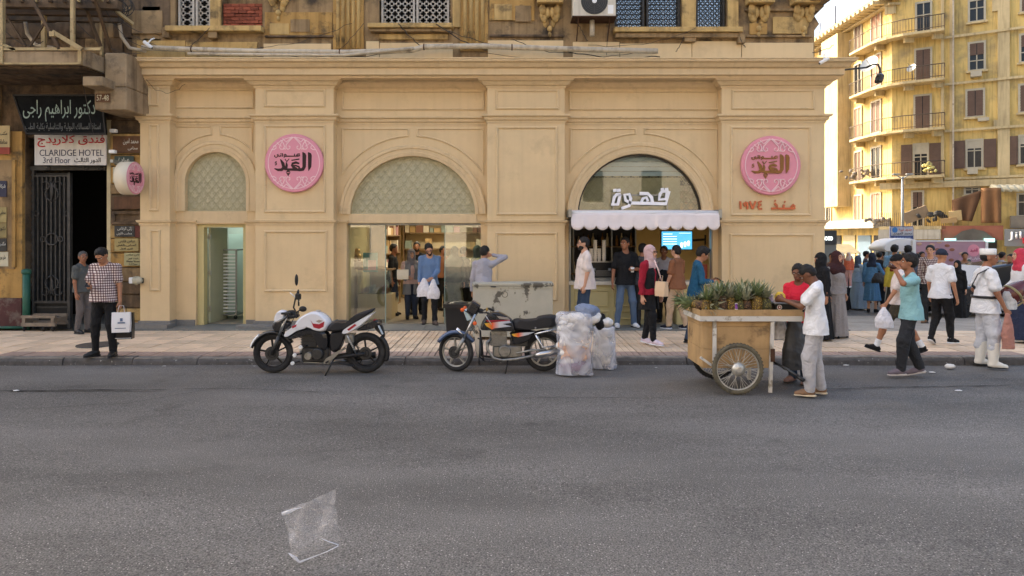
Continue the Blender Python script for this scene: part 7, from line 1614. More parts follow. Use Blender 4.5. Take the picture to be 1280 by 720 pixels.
def bike1():
    d = DG(466); k = 4.8 * F / d; ox = 480; t = thing('motorcycle','white and black naked motorcycle with red decals parked at the kerb','motorcycle',(X(400,d),d + .0,0))
    u = lambda x,z: ((x - ox) / k,(655 - z) / k)
    v = lambda x,z,y=0.: Vector((u(x,z)[0],y,u(x,z)[1]))
    O = lambda L: [u(*p) for p in L]
    R = 106 / k + 18 / k
    fw = wheel(t,v(200,535),.285,.072,BRIM,5,.10); rw = wheel(t,v(757,533),.29,.085,BRIM,5,.09)
    for y in (-.085,.085):
        MB().tube([v(203,540,y),v(245,430,y)],.026,10).build('fork_leg',DALLOY,t); MB().tube([v(240,440,y),v(300,290,y)],.019,10).build('fork_tube',STEEL,t)
    MB().box(u(262,0)[0],u(318,0)[0],-.12,.12,u(0,300)[1],u(0,288)[1]).build('fork_yoke',BLACK,t,.006)
    # front mudguard: curved shell
    def guard(c,r,a0,a1,w,m,name,th=.012):
        rings = []
        for i in range(15):
            a = radians(a0 + (a1 - a0) * i / 14); q = Vector((cos(a),0,sin(a))); rings.append([c + q * (r + dr) + Vector((0,y,0)) for y,dr in ((-w,-.03),(-w * .7,.012),(0,.022),(w * .7,.012),(w,-.03),(w * .7,.0),(0,.008),(-w * .7,.0))])
        return MB().loft(rings,True,True).build(name,m,t)
    guard(v(200,535),.305,28,165,.065,BPAINT,'front_mudguard'); guard(v(200,535),.322,128,165,.055,WPAINT,'mudguard_decal')
    pillow(O([(212,345),(222,300),(250,276),(285,290),(275,325),(240,350)]),.10).build('headlamp_fairing',WPAINT,t); pillow(O([(198,375),(215,345),(255,338),(312,350),(290,385),(235,412),(212,400)]),.085).build('lower_fairing',BPAINT,t)
    MB().ell(v(216,352,0),(.02,.07,.05),12,8).build('headlamp',LENS,t); pillow(O([(270,325),(280,285),(325,280),(345,310),(320,330)]),.07).build('instrument_cluster',BLACK,t)
    MB().tube([v(300,330,-.30),v(318,300,-.24),v(330,310,-.10),v(330,310,.10),v(318,300,.24),v(300,330,.33)],.014,8).build('handlebar',BLACK,t)
    for sy in (-1,1): MB().tube([v(296,336,sy * .30),v(300,330,sy * .40)],.019,10).build('grip',BLACK,t); MB().tube([v(318,300,sy * .27),v(270,330,sy * .36)],.006,6).build('lever',STEEL,t)
    # raised lever and tall mirror, second mirror
    MB().tube([v(300,300,.26),v(285,275,.27),v(300,205,.27),v(316,165,.27)],.012,8).build('mirror_stalk',BLACK,t); MB().ell(v(303,105,.27),(.022,.05,.085),12,10).build('mirror',BLACK,t); MB().box(u(300,0)[0],u(330,0)[0],.22,.30,u(0,225)[1],u(0,190)[1]).build('brake_reservoir',BLACK,t,.008); MB().tube([v(322,240,.26),v(300,215,.26),v(262,182,.27)],.008,6).build('brake_lever',STEEL,t); MB().tube([v(318,265,.26),v(316,175,.27)],.012,8).build('mirror_stalk',BLACK,t)
    MB().tube([v(375,305,-.22),v(372,280,-.24),v(392,268,-.26)],.010,8).build('mirror_stalk',BLACK,t); MB().ell(v(412,260,-.27),(.055,.02,.04),12,8).build('mirror',BLACK,t)
    # tank and its shrouds
    tk = pillow(O([(335,388),(352,335),(395,302),(450,284),(505,300),(546,348),(525,398),(470,400),(410,378)]),.13,True,(.80,.95,1,.95,.80)).build('fuel_tank',WPAINT,t)
    MB().plate(O([(440,332),(452,352),(490,356),(522,340),(516,372),(490,384),(458,376)]),[],-.133,-.125).build('tank_decal',REDP,tk)
    MB().plate(O([(470,338),(490,330),(512,336),(490,348)]),[],-.1345,-.125).build('tank_badge',mat('grey_decal',srgb(150,140,130),.4,var=.2),tk); MB().lathe([(.035,0),(.035,.012)],14,Matrix.Translation(v(470,284))).build('filler_cap',STEEL,tk)
    pillow(O([(275,428),(300,392),(380,352),(412,378),(360,395),(300,432)]),.125,False,(.9,.96,1,.96,.9)).build('side_shroud',WPAINT,t); MB().plate(O([(328,370),(372,350),(376,360),(332,382)]),[],-.128,-.121).build('shroud_decal',REDP,t)
    pillow(O([(280,438),(330,402),(420,378),(520,402),(545,440),(535,520),(500,505),(450,410),(360,430),(300,448)]),.11,False).build('frame_cover',BPAINT,t)
    st = pillow(O([(515,398),(555,352),(640,350),(700,302),(805,266),(800,285),(720,335),(640,392),(560,408)]),.128).build('seat',SEATM,t); pillow(O([(618,414),(634,388),(712,340),(806,290),(798,306),(730,366),(648,415)]),.122,False,(.9,.96,1,.96,.9)).build('tail_panel',WPAINT,t); MB().plate(O([(655,388),(700,355),(712,362),(665,396)]),[],-.1255,-.118).build('tail_decal',REDP,t)
    pillow(O([(700,395),(770,350),(838,332),(852,362),(800,388),(730,402)]),.09,False).build('tail_fender',BPAINT,t); pillow(O([(800,375),(850,362),(872,430),(855,436)]),.03,False).build('plate_holder',BLACK,t); MB().box(-.012,0,-.09,.09,-.07,.07,Matrix.Translation(v(851,392)) @ Matrix.Rotation(radians(-25),4,'Y')).build('number_plate',mat('plate_blue_white',srgb(196,206,214),.4,var=.08),t)
    MB().ell(v(812,340),(.03,.06,.02),10,6).build('tail_lamp',REDP,t); guard(v(757,533),.315,-22,48,.06,BLACK,'rear_hugger')
    # engine
    fin_engine(t,u,u(375,0)[0],u(470,0)[0],u(0,490)[1],u(0,415)[1],.09,DALLOY); Mx = Matrix.Rotation(radians(90),4,'X')
    MB().lathe([(.085,0),(.085,.10),(.07,.12)],20,Matrix.Translation(v(478,535,-.02)) @ Mx).build('crankcase',DALLOY,t); MB().lathe([(.055,0),(.05,.13)],16,Matrix.Translation(v(425,545,-.02)) @ Mx).build('alternator_cover',ALLOY,t); MB().box(u(380,0)[0],u(540,0)[0],-.08,.08,u(0,585)[1],u(0,500)[1]).build('engine_block',DALLOY,t,.015)
    for (a,b) in ((385,490),(350,537),(338,585)): MB().lathe([(.022,0),(.026,.04),(.02,.05)],14,Matrix.Translation(v(a,b,-.14)) @ Mx).build('crash_cap',WHITE,t); MB().tube([v(a,b,-.15),v(a + 30,b - 4,-.08)],.012,8).build('crash_bar',BLACK,t)
    MB().tube([v(395,470,-.05),v(372,520,-.06),v(385,590,-.02),v(470,600,.05),v(640,590,.14)],.020,8).build('exhaust_pipe',STEEL,t); MB().tube([v(610,590,.15),v(800,560,.17)],[.04,.05],12).build('muffler',BLACK,t)
    MB().plate(O([(512,588),(530,560),(640,492),(652,500),(600,535),(545,592)]),[],-.13,-.11).build('footpeg_bracket',ALLOY,t); MB().tube([v(545,575,-.12),v(545,575,-.24)],.014,8).build('footpeg',BLACK,t)
    MB().tube([v(560,560,-.09),v(757,533,-.09)],.024,8).build('swing_arm',BLACK,t); MB().tube([v(560,560,.09),v(757,533,.09)],.024,8).build('swing_arm',BLACK,t)
    for y in (-.105,.105):
        MB().tube([v(655,425,y),v(710,540,y)],.012,8).build('shock_rod',STEEL,t); mb = MB(); mb.tube([v(655 + 45 * q / 60 + 4,432 + 85 * q / 60,y) + Vector((.022 * cos(q * .9),.022 * sin(q * .9),0)) for q in range(60)],.005,5); mb.build('shock_spring',ALLOY,t)
    MB().box(u(640,0)[0],u(690,0)[0],-.10,.10,u(0,470)[1],u(0,420)[1]).build('shock_mount',ALLOY,t,.01); MB().tube([v(600,590,-.1),v(690,605,-.1)],.012,6).build('chain_guard',BLACK,t)
    MB().tube([v(578,560,-.10),v(535,655,-.22)],.012,8).build('side_stand',BLACK,t); MB().tube([v(300,340,-.06),v(330,430,-.08),v(380,440,-.06)],.008,6).build('brake_hose',BLACK,t); MB().tube([v(320,320,.05),v(280,400,.08),v(215,520,.08)],.007,6).build('brake_hose',BLACK,t)
    pillow(O([(545,412),(610,395),(640,420),(600,520),(545,520)]),.085,False).build('side_cover',BPAINT,t)
    return t
bike1()
def flame_mat():
    m = bpy.data.materials.new('flame_stripe'); m.use_nodes = True; n,l,b = noise_nodes(m); tc = n.new('ShaderNodeTexCoord'); sp_ = n.new('ShaderNodeSeparateXYZ'); l.new(tc.outputs['Generated'],sp_.inputs[0])
    r = n.new('ShaderNodeValToRGB'); e = r.color_ramp.elements; e[0].color = (*srgb(226,190,60),1); e[1].color = (*srgb(170,176,190),1); q = e.new(.3); q.color = (*srgb(220,90,40),1); q = e.new(.55); q.color = (*srgb(196,196,200),1); l.new(sp_.outputs[0],r.inputs[0]); l.new(r.outputs[0],b.inputs['Base Color']); b.inputs['Roughness'].default_value = .3; return m
def bike2():
    d = DG(463.5); k = 5.333 * F / d; ox = 450; t = thing('motorcycle','black commuter motorcycle with yellow flame stripes beside the stuffed sacks','motorcycle',(X(540 + 450 / 5.333,d),d,0))
    u = lambda x,z: ((x - ox) / k,(552 - z) / k); v = lambda x,z,y=0.: Vector((u(x,z)[0],y,u(x,z)[1])); O = lambda L: [u(*p) for p in L]; FL = flame_mat(); Mx = Matrix.Rotation(radians(90),4,'X')
    fw = wheel(t,v(160,425),.28,.062,SRIM,5,.09,steer=-24); wheel(t,v(745,425),.28,.07,SRIM,5,0)
    for y in (-.085,.085): MB().tube([v(165,425,y),v(215,330,y)],.026,10).build('fork_leg',ALLOY,t); MB().tube([v(208,345,y),v(290,170,y)],.018,10).build('fork_tube',STEEL,t)
    def guard(c,r,a0,a1,w,m,name):
        rings = []
        for i in range(15):
            a = radians(a0 + (a1 - a0) * i / 14); q = Vector((cos(a),0,sin(a))); rings.append([c + q * (r + dr) + Vector((0,y,0)) for y,dr in ((-w,-.03),(-w * .7,.012),(0,.022),(w * .7,.012),(w,-.03),(w * .7,.0),(0,.008),(-w * .7,.0))])
        return MB().loft(rings,True,True).build(name,m,t)
    guard(v(160,425),.295,30,150,.06,mat('blue_grey_guard',srgb(74,92,124),.3,var=.1,coat=.4),'front_mudguard'); guard(v(745,425),.30,20,150,.07,BPAINT,'rear_mudguard')
    MB().box(-.075,.075,-.10,.10,-.09,.09,Matrix.Translation(v(278,132)) @ Matrix.Rotation(radians(30),4,'Y')).build('headlamp_cowl',BPAINT,t,.02,2); MB().box(-.035,.035,-.09,.09,-.085,.085,Matrix.Translation(v(238,176)) @ Matrix.Rotation(radians(-20),4,'Y')).build('headlamp',LENS,t,.02,2)
    for (a,b,y) in ((208,138,-.16),(290,225,-.18),(215,142,.18)): MB().ell(v(a,b,y),(.03,.025,.03),10,8).build('indicator',ORANGE,t); MB().tube([v(a + 10,b,y),v(280,190,y * .4)],.007,6).build('indicator_stem',BLACK,t)
    MB().tube([v(415,175,-.34),v(370,150,-.28),v(320,160,-.10),v(320,160,.10),v(370,150,.28),v(415,175,.36)],.012,8).build('handlebar',BLACK,t)
    for sy in (-1,1): MB().tube([v(375,152,sy * .29),v(425,178,sy * .38)],.018,10).build('grip',BLACK,t); MB().tube([v(350,152,sy * .25),v(402,225,sy * .34)],.006,6).build('lever',STEEL,t)
    for i in range(3): MB().tube([v(300 + 8 * i,150,-.05 + .04 * i),v(250 + 6 * i,230,-.08 + .05 * i),v(290 + 10 * i,300,-.06)],.006,5).build('control_cable',BLACK,t)
    MB().ell(v(372,128,-.3),(.018,.02,.028),10,8).build('brake_reservoir',mat('brass_cap',srgb(170,140,80),.4,.5),t); MB().tube([v(365,150,-.28),v(372,128,-.3)],.006,6).build('reservoir_stem',BLACK,t)
    MB().ell(v(322,150),(.05,.09,.03),12,8).build('instrument_cluster',BLACK,t)
    tk = pillow(O([(322,262),(345,205),(390,160),(450,158),(520,195),(552,240),(550,285),(440,278),(340,278)]),.13,True,(.84,.95,1,.95,.84)).build('fuel_tank',BPAINT,t)
    MB().plate(O([(352,228),(515,210),(528,224),(470,232),(530,248),(420,260),(400,268),(364,246)]),[],-.133,-.118).build('flame_stripe',FL,tk); MB().plate(O([(362,208),(520,206),(520,214),(370,218)]),[],-.1325,-.119).build('red_stripe',REDP,tk); MB().plate(O([(430,178),(505,190),(520,205),(450,198)]),[],-.1322,-.119).build('grey_stripe',MATS['grey_decal'],tk)
    MB().lathe([(.035,0),(.035,.012)],14,Matrix.Translation(v(430,157))).build('filler_cap',STEEL,tk)
    pillow(O([(532,262),(545,205),(620,208),(700,200),(720,185),(822,178),(828,250),(760,262),(640,280),(560,275)]),.125).build('seat',SEATM,t); MB().lathe([(.014,0),(.014,.012)],12,Matrix.Translation(v(688,258,-.125)) @ Mx).build('seat_lock',CHROME,t)
    sp = pillow(O([(530,290),(690,284),(650,345),(545,380),(525,330)]),.11,False).build('side_cover',BPAINT,t); MB().plate(O([(530,300),(580,292),(682,286),(640,304),(575,320),(545,315)]),[],-.118,-.109).build('flame_stripe',FL,sp)
    mb = MB()
    for (a,b) in (((828,182),(925,170)),((830,192),(935,184))):
        for y in (-.1,.1): mb.tube([v(*a,y),v(*b,y)],.010,6)
    mb.tube([v(925,170,-.1),v(925,170,.1)],.010,6); mb.tube([v(830,182,-.1),v(845,160,-.1),v(905,158,-.1),v(925,172,-.1)],.008,6); mb.build('luggage_rack',CHROME,t)
    MB().tube([v(690,305,-.13),v(735,385,-.13),v(820,378,-.13)],.014,8).build('grab_frame',CHROME,t); MB().tube([v(680,300,-.13),v(820,265,-.13)],.014,8).build('grab_rail',CHROME,t)
    for y in (-.12,.12): MB().tube([v(700,315,y),v(735,410,y)],.024,8).build('shock',ALLOY,t)
    # engine and exhaust
    fin_engine(t,u,u(385,0)[0],u(500,0)[0],u(0,375)[1],u(0,290)[1],.10,ALLOY); MB().lathe([(.09,0),(.09,.10),(.075,.125)],22,Matrix.Translation(v(485,412,-.02)) @ Mx).build('clutch_cover',ALLOY,t); MB().box(u(405,0)[0],u(600,0)[0],-.09,.09,u(0,460)[1],u(0,378)[1]).build('engine_block',ALLOY,t,.02); MB().box(u(520,0)[0],u(640,0)[0],-.08,.08,u(0,385)[1],u(0,325)[1]).build('carburettor',DALLOY,t,.015)
    MB().tube([v(395,330,-.08),v(368,355,-.12),v(372,400,-.14),v(410,455,-.15),v(470,470,-.15),v(560,462,-.15),v(690,435,-.15)],.021,10).build('exhaust_pipe',ALLOY,t); MB().tube([v(680,438,-.16),v(720,430,-.17),v(838,405,-.17)],[.03,.045,.045],14).build('muffler',STEEL,t)
    MB().tube([v(560,425,-.14),v(660,405,-.14),v(760,400,-.14)],.016,8).build('swing_arm',ALLOY,t); MB().tube([v(320,280,-.02),v(330,450,-.02),v(500,475,-.0)],.018,8).build('frame_tube',BLACK,t); MB().tube([v(330,240,.0),v(560,280,0),v(800,255,0)],.018,8).build('frame_tube',BLACK,t)
    pillow(O([(286,260),(318,275),(318,445),(292,440)]),.04,False).build('leg_guard',mat('dirty_white_plastic',srgb(196,186,170),.5,var=.15),t); MB().tube([v(345,470,-.12),v(335,330,-.2),v(310,320,-.22)],.012,8).build('crash_bar',BLACK,t); MB().tube([v(325,330,-.18),v(322,440,-.22),v(350,470,-.16)],.014,8).build('crash_bar',DALLOY,t)
    MB().tube([v(510,465,-.08),v(490,552,-.2)],.011,8).build('side_stand',BLACK,t); MB().tube([v(505,470,-.15),v(505,470,-.26)],.012,8).build('footpeg',BLACK,t)
    for y in (-.05,.05): MB().tube([v(165,270,y),v(215,315,y)],.014,8).build('fender_brace',CHROME,t)
    return t
bike2()
# ================================================================ stuffed translucent sacks
def plastic(key,tint,a,rough=.35,bump=.6,sc=9):
    m = bpy.data.materials.new(key); m.use_nodes = True; n = m.node_tree.nodes; l = m.node_tree.links; n.clear(); o = n.new('ShaderNodeOutputMaterial'); tr = n.new('ShaderNodeBsdfTransparent'); p = n.new('ShaderNodeBsdfPrincipled'); p.inputs['Base Color'].default_value = (*tint,1); p.inputs['Roughness'].default_value = rough; mx = n.new('ShaderNodeMixShader'); tc = n.new('ShaderNodeTexCoord'); nz = n.new('ShaderNodeTexNoise'); nz.inputs['Scale'].default_value = sc; nz.inputs['Detail'].default_value = 5 if sc > 5 else 3; nz.inputs['Distortion'].default_value = 1.5; l.new(tc.outputs['Object'],nz.inputs[0])
    mr = n.new('ShaderNodeMapRange'); mr.inputs['From Min'].default_value = .3; mr.inputs['From Max'].default_value = .72; mr.inputs['To Min'].default_value = a * (.75 if sc > 5 else .3); mr.inputs['To Max'].default_value = min(1,a * (1.35 if sc > 5 else 2)); l.new(nz.outputs[0],mr.inputs[0]); l.new(mr.outputs[0],mx.inputs[0]); l.new(tr.outputs[0],mx.inputs[1]); l.new(p.outputs[0],mx.inputs[2]); l.new(mx.outputs[0],o.inputs[0])
    bp = n.new('ShaderNodeBump'); bp.inputs['Strength'].default_value = bump; bp.inputs['Distance'].default_value = .02; l.new(nz.outputs[0],bp.inputs['Height']); l.new(bp.outputs[0],p.inputs['Normal']); return m
SACKP = plastic('milky_sack_plastic',srgb(228,230,240),.36,.16,.35,3.2)
INN = [mat('stuffing_white',srgb(222,218,212),.9,var=.15,vs=8,bump=.4,bs=20),mat('stuffing_beige',srgb(200,150,106),.9,var=.2,vs=8,bump=.4,bs=20),mat('stuffing_lilac',srgb(128,104,122),.9,var=.2,vs=8,bump=.4,bs=20)]
def sack(label,px,py,w,hgt,dep,seed,bands):
    d = DG(py); t = thing('plastic_sack',label,'sack',(X(px,d),d + dep / 2,0)); r_ = random.Random(seed)
    def shell(gr,name,m,z0,z1,h,amp):
        c = SDF(); a,b = w / 2 - gr,dep / 2 - gr
        c.fn(lambda x,y,z: np.maximum((np.abs(x / (a * (1 - .10 * np.clip(z / hgt,0,1) + .06 * np.sin(z * 6 + seed)))) ** 2.6 + np.abs(y / b) ** 2.4) ** (1 / 2.5) - 1,np.maximum(z - z1,z0 - z) / .2) * min(a,b),(-a - .03,-b - .03,z0 - .01),(a + .03,b + .03,z1 + .02),.02)
        me = c.mesh(name,h); displace(me,amp,1.5,seed); displace(me,amp * .28,2.2,seed + 1,folds); return link(name,me,m,t)
    o = shell(.0,'sack_film',SACKP,.0,hgt,.012,.018)
    for i,(z0,z1,k) in enumerate(bands):
        c = SDF()
        for j in range(13):
            q = r_.uniform(.05,.10); zz = min(max((z0 + (z1 - z0) * r_.random()) * hgt + r_.gauss(0,.05),q + .02),hgt - q * .6 - .02); c.ell((r_.uniform(-1,1) * (w / 2 - q * 1.1 - .02),r_.uniform(-.9,.4) * (dep / 2 - q * .9 - .02),zz),(q * 1.2,q * .9,q * .8),None,.03)
        me = c.mesh('stuffing',.013); displace(me,.014,3,seed + i,folds); link('stuffing',me,INN[k],t)
    mn = min(v.co.z for v in o.data.vertices); t.location.z = -mn; return t
sack('big milky plastic sack stuffed with white and beige cloth beside the motorcycle',719,472,.54,.86,.40,3,[(0,.3,2),(.28,.55,1),(.3,.62,0),(.58,.95,0),(.7,.98,0)]); sack('smaller milky plastic sack behind the big stuffed sack',757,463,.36,.60,.34,8,[(0,.4,0),(.3,.6,0),(.55,.95,0)])
def bundle(label,c,r,m,seed,name='cloth_bundle'):
    s = SDF(); r_ = random.Random(seed)
    for i in range(7): s.ell((r_.uniform(-r[0],r[0]) * .5,r_.uniform(-r[1],r[1]) * .5,r_.uniform(-r[2],r[2]) * .5),(r[0] * .6,r[1] * .6,r[2] * .6),None,.03)
    me = s.mesh(name,.011); displace(me,.012,4,seed); o = link(name,me,m); o.location = c; tag(o,label,'bundle')
dd = 9.6
bundle('blue grey cloth bundle on top of the big sack',W(734,389,dd),(.17,.14,.12),cl('bundleblue',(122,134,158)),2); bundle('beige cloth roll beside the blue grey bundle',W(742,397,dd),(.10,.10,.09),INN[0],4); bundle('black cloth bundle between the two sacks',W(749,402,dd + .1),(.09,.12,.12),BLK,5); bundle('pale cloth bundle on the smaller sack',W(755,404,dd + .15),(.12,.12,.08),INN[0],6)
# ================================================================ metal chest and litter bin behind the motorcycle
bd_ = 12.1; CHEST = mat('flaking_grey_paint',srgb(176,172,156),.7,var=.08,vs=4,bump=.15,bs=20,dirt=((.10,.09,.07),2.6,.555,.03,.95))
cb = thing('metal_chest','grey metal chest with flaking paint behind the black motorcycle','chest',(X(641,bd_),bd_,SWZ)); w_ = 50 * bd_ / F; zt = Z(354,bd_) - SWZ
MB().box(-w_,w_,0,.5,.06,zt - .05).build('body',CHEST,cb,.006); MB().box(-w_ - .015,w_ + .015,-.02,.52,zt - .049,zt).build('lid',CHEST,cb,.008)
for sx in (-w_ + .05,w_ - .05):
    for sy in (.05,.45): MB().box(sx - .03,sx + .03,sy - .03,sy + .03,-.002,.06).build('foot',DALLOY,cb)
MB().tube([(-w_ * .55,-.03,zt - .06),(-w_ * .5,-.04,zt - .06),(-w_ * .42,-.03,zt - .06)],.010,6).build('hasp',DALLOY,cb); MB().torus((-w_ * .2,-.004,zt - .2),.05,.004,'y',18,4).build('scratched_ring',DALLOY,cb); MB().box(-w_,w_,-.012,0,zt - .085,zt - .06).build('edge_strip',CHEST,cb)
bn = thing('litter_bin','black plastic litter bin lined with a bag beside the metal chest','bin',(X(572,12.3),12.3,SWZ)); zt = Z(380,12.3) - SWZ; a = 15 * 12.3 / F
mb = MB(); prof = [(.82,0),(.95,zt * .8),(1.,zt)]; mb.loft([[(a * k * sx,.2 * k * sy + .0,z) for sx,sy in ((-1,-1),(1,-1),(1,1),(-1,1))] for k,z in prof],True,False); mb.build('body',BLACK,bn,.012); MB().sweep([(-a * 1.1,-.22),(a * 1.1,-.22),(a * 1.1,.22),(-a * 1.1,.22)],[(0,zt - .05),(0,zt + .02),(.05,zt + .02),(.05,zt - .05)],True,'xy').build('rim',BLACK,bn)
o = MB().ell((0,0,zt),(a * .95,.19,.05),14,8).build('bin_liner',mat('black_bin_liner',(.015,.015,.016),.3,var=.2,vs=10),bn); displace(o.data,.02,5,3)
# ================================================================ pineapple cart
CW = mat('plywood',srgb(180,148,104),.7,var=.2,vs=4,bump=.15,bs=25,streak=.3,dirt=((.12,.075,.04),3.4,.55,.12,.75)); CWH = mat('chipped_white_paint',srgb(206,202,194),.6,var=.08,vs=6,dirt=((.3,.26,.2),5,.54,.06,.9))
cd = 8.5; ct = thing('pineapple_cart','wooden pineapple cart with two large wire spoked wheels','cart',(X(920,cd),cd,0)); q = lambda x,y,dy=0.: Vector((X(x,cd) - X(920,cd),dy,Z(y,cd)))
xl_,xr_ = q(877,0).x,q(1002,0).x; zt = Z(388,cd); zb = Z(397,cd); TD = .78
ZF = zt - .035; MB().box(xl_,xr_,.0,TD,ZF - .03,ZF).build('tray_floor',CW,ct)
MB().box(xl_,xr_,-.022,-.0,zb + .02,zt + .01).build('tray_board',CW,ct,.002); MB().box(xl_,xr_,-.026,.0,zb - .045,zb + .019).build('tray_rail',CWH,ct,.002); MB().box(xl_,xr_,TD,TD + .022,zb - .04,zt).build('tray_board',CW,ct,.002)
MB().box(xl_ - .022,xl_,-.022,TD + .022,zb + .02,zt).build('tray_board',CW,ct,.002); MB().box(xl_ - .026,xl_,-.022,TD + .022,zb - .045,zb + .019).build('tray_rail',CWH,ct,.002); MB().box(xr_,xr_ + .022,-.022,TD + .022,zb - .04,zt - .02).build('tray_board',CW,ct,.002)
bxl,bxr = q(876,0).x + .03,q(964,0).x; bzt,bzb = zb - .05,Z(459,cd)
for i,(z0,z1) in enumerate([(bzb,bzb + .22),(bzb + .223,bzb + .50),(bzb + .503,bzt)]): MB().box(bxl,bxr,.03,.045,z0,z1).build('side_panel',CW,ct,.002); MB().box(bxl,bxr,TD - .045,TD - .03,z0,z1).build('side_panel',CW,ct,.002); MB().box(bxl,bxl + .015,.045,TD - .045,z0,z1).build('end_panel',CW,ct,.002)
MB().box(bxr - .015,bxr,.045,TD - .045,bzb,bzt).build('end_panel',CW,ct,.002); MB().box(bxl,bxr,.03,TD - .03,bzb - .015,bzb).build('floor_panel',CW,ct)
for x_ in (q(893.5,0).x,): MB().box(x_ - .022,x_ + .022,-.0,.028,bzb - .1,bzt).build('post',CWH,ct)
MB().beam(q(876,447,.02),q(890,457,.02),.03,.03).build('brace',CWH,ct)
for y in (.01,TD - .01): MB().beam((q(966,0).x,y,bzt),(q(963,0).x,y,.0),.042,.03,(0,1,0)).build('leg',CWH,ct)
wc = q(919,461); wx = wc.x
TYB = mat('dusty_tyre',srgb(98,92,76),.85,var=.3,vs=12,dirt=((.03,.03,.028),7,.5,.15,.8))
for y in (-.09,TD + .06): wheel(ct,Vector((wx,y,.315)),.315,.05,mat('wire_rim',srgb(190,186,176),.35,.6,var=.25,vs=20),0,0,'wheel',.055,44,TYB if y < 0 else None)
MB().tube([(wx,-.12,.315),(wx,TD + .13,.315)],.018,8).build('axle',DALLOY,ct); MB().lathe([(.085,0),(.085,.02),(.03,.05)],16,Matrix.Translation((wx,-.12,.315)) @ Matrix.Rotation(radians(90),4,'X')).build('hub_plate',MATS['wire_rim'],ct)
MB().tube([q(966,452,.1),q(979,459,-.12),q(990,468,-.30)],.017,8).build('handle',DALLOY,ct); MB().tube([q(986,465,-.24),q(991,469,-.32)],.026,8).build('handle_grip',BLACK,ct); MB().box(q(963,0).x,q(968,0).x,-.02,.05,Z(452,cd),Z(436,cd)).build('rusty_bracket',RUST,ct)
# pineapples: each its own thing (scaled fruit and leafy crown)
def pine_mat(k,c0,c1):
    m = bpy.data.materials.new('pineapple_skin_' + k); m.use_nodes = True; n,l,b = noise_nodes(m); tc = n.new('ShaderNodeTexCoord'); vo = n.new('ShaderNodeTexVoronoi'); vo.inputs['Scale'].default_value = 60; l.new(tc.outputs['Object'],vo.inputs[0]); r = n.new('ShaderNodeValToRGB'); r.color_ramp.elements[0].color = (*c1,1); r.color_ramp.elements[0].position = .1; r.color_ramp.elements[1].color = (*c0,1); r.color_ramp.elements[1].position = .5; l.new(vo.outputs['Distance'],r.inputs[0]); l.new(r.outputs[0],b.inputs['Base Color']); b.inputs['Roughness'].default_value = .6
    bp = n.new('ShaderNodeBump'); bp.inputs['Strength'].default_value = .9; bp.inputs['Distance'].default_value = .01; bp.invert = True; l.new(vo.outputs['Distance'],bp.inputs['Height']); l.new(bp.outputs[0],b.inputs['Normal']); return m
PM = [pine_mat('gold',srgb(92,70,30),srgb(196,164,66)),pine_mat('brown',srgb(60,42,28),srgb(146,108,66)),pine_mat('green',srgb(64,62,34),srgb(150,140,70))]; LEAF = [mat('pineapple_leaf',srgb(104,116,76),.55,var=.25,vs=20,rnd=.2),mat('pineapple_leaf_grey',srgb(150,150,124),.55,var=.25,vs=20,rnd=.2)]
def pineapple_mesh(seed,hgt=.15,r=.058):
    mb = MB(); n = 16; prof = [(.02,0),(r * .8,.012),(r,hgt * .35),(r * .97,hgt * .6),(r * .75,hgt * .9),(.022,hgt)]; mb.lathe(prof,n); fr = mb.mesh('fruit'); r_ = random.Random(seed); lb = MB()
    for ring,(cnt,tilt,L) in enumerate(((9,62,.10),(8,44,.13),(7,26,.16),(5,11,.17))):
        for i in range(cnt):
            a = 2 * pi * (i + .5 * (ring % 2)) / cnt + r_.uniform(-.15,.15); tl = radians(tilt + r_.uniform(-8,8)); L_ = L * r_.uniform(.85,1.15); w = .015; d0 = Vector((cos(a),sin(a),0)); sd = Vector((-sin(a),cos(a),0)); p = Vector((d0.x * .015,d0.y * .015,hgt - .008)); pts = []
            for s in range(4): tt_ = s / 3; ang = tl + tt_ * .35; pts.append((p.copy(),w * (1,.95,.65,.05)[s])); p = p + (d0 * sin(ang) + Vector((0,0,cos(ang)))) * L_ / 3
            vs = []; fs = []
            for (c,ww) in pts: vs += [c - sd * ww + Vector((0,0,.003)),c,c + sd * ww + Vector((0,0,.003))]
            for s in range(3): fs += [(3 * s,3 * s + 1,3 * s + 4,3 * s + 3),(3 * s + 1,3 * s + 2,3 * s + 5,3 * s + 4)]
            lb.add(vs,fs,False)
    return fr,lb.mesh('leaf_crown')
PMS = [pineapple_mesh(i,.14 + .02 * (i % 3),.054 + .004 * (i % 3)) for i in range(4)]
rp_ = random.Random(4); pi_ = 0
for row,(y,xs) in enumerate([(.07,[883,893,903.5,914,925,934,944,957]),(.24,[872,880,890,901,912,922,932,942,953]),(.45,[866,880,895,910,926,941]),(.64,[862,877,893])]):
    for i,x_ in enumerate(xs):
        lie = row >= 1 and x_ < 884; t = thing('pineapple',['golden','brown','greenish'][(i * 5 + row) % 3] + ' pineapple standing in the ' + ['row along the front board','second row','third row','rear row'][row] + ' of the cart' if not lie else 'pineapple lying on its side at the end of the cart tray','pineapple',(X(x_,cd + y),cd + y,ZF + .002),0,'pineapples on the cart'); k = (i * 3 + row) % 4
        fr,lv = PMS[k]; mi = (i * 5 + row) % 3; f2 = fr.copy(); f2.materials.append(PM[mi]); link('fruit',f2,None,t); l2 = lv.copy(); l2.materials.append(LEAF[(i + row) % 2]); link('leaf_crown',l2,None,t)
        t.rotation_euler = (radians(82 if lie else rp_.uniform(-10,10)),radians(rp_.uniform(-8,8)),rp_.uniform(0,6)); t.location.z += .06 if lie else 0; t.scale = (1.2,1.2,1.2)
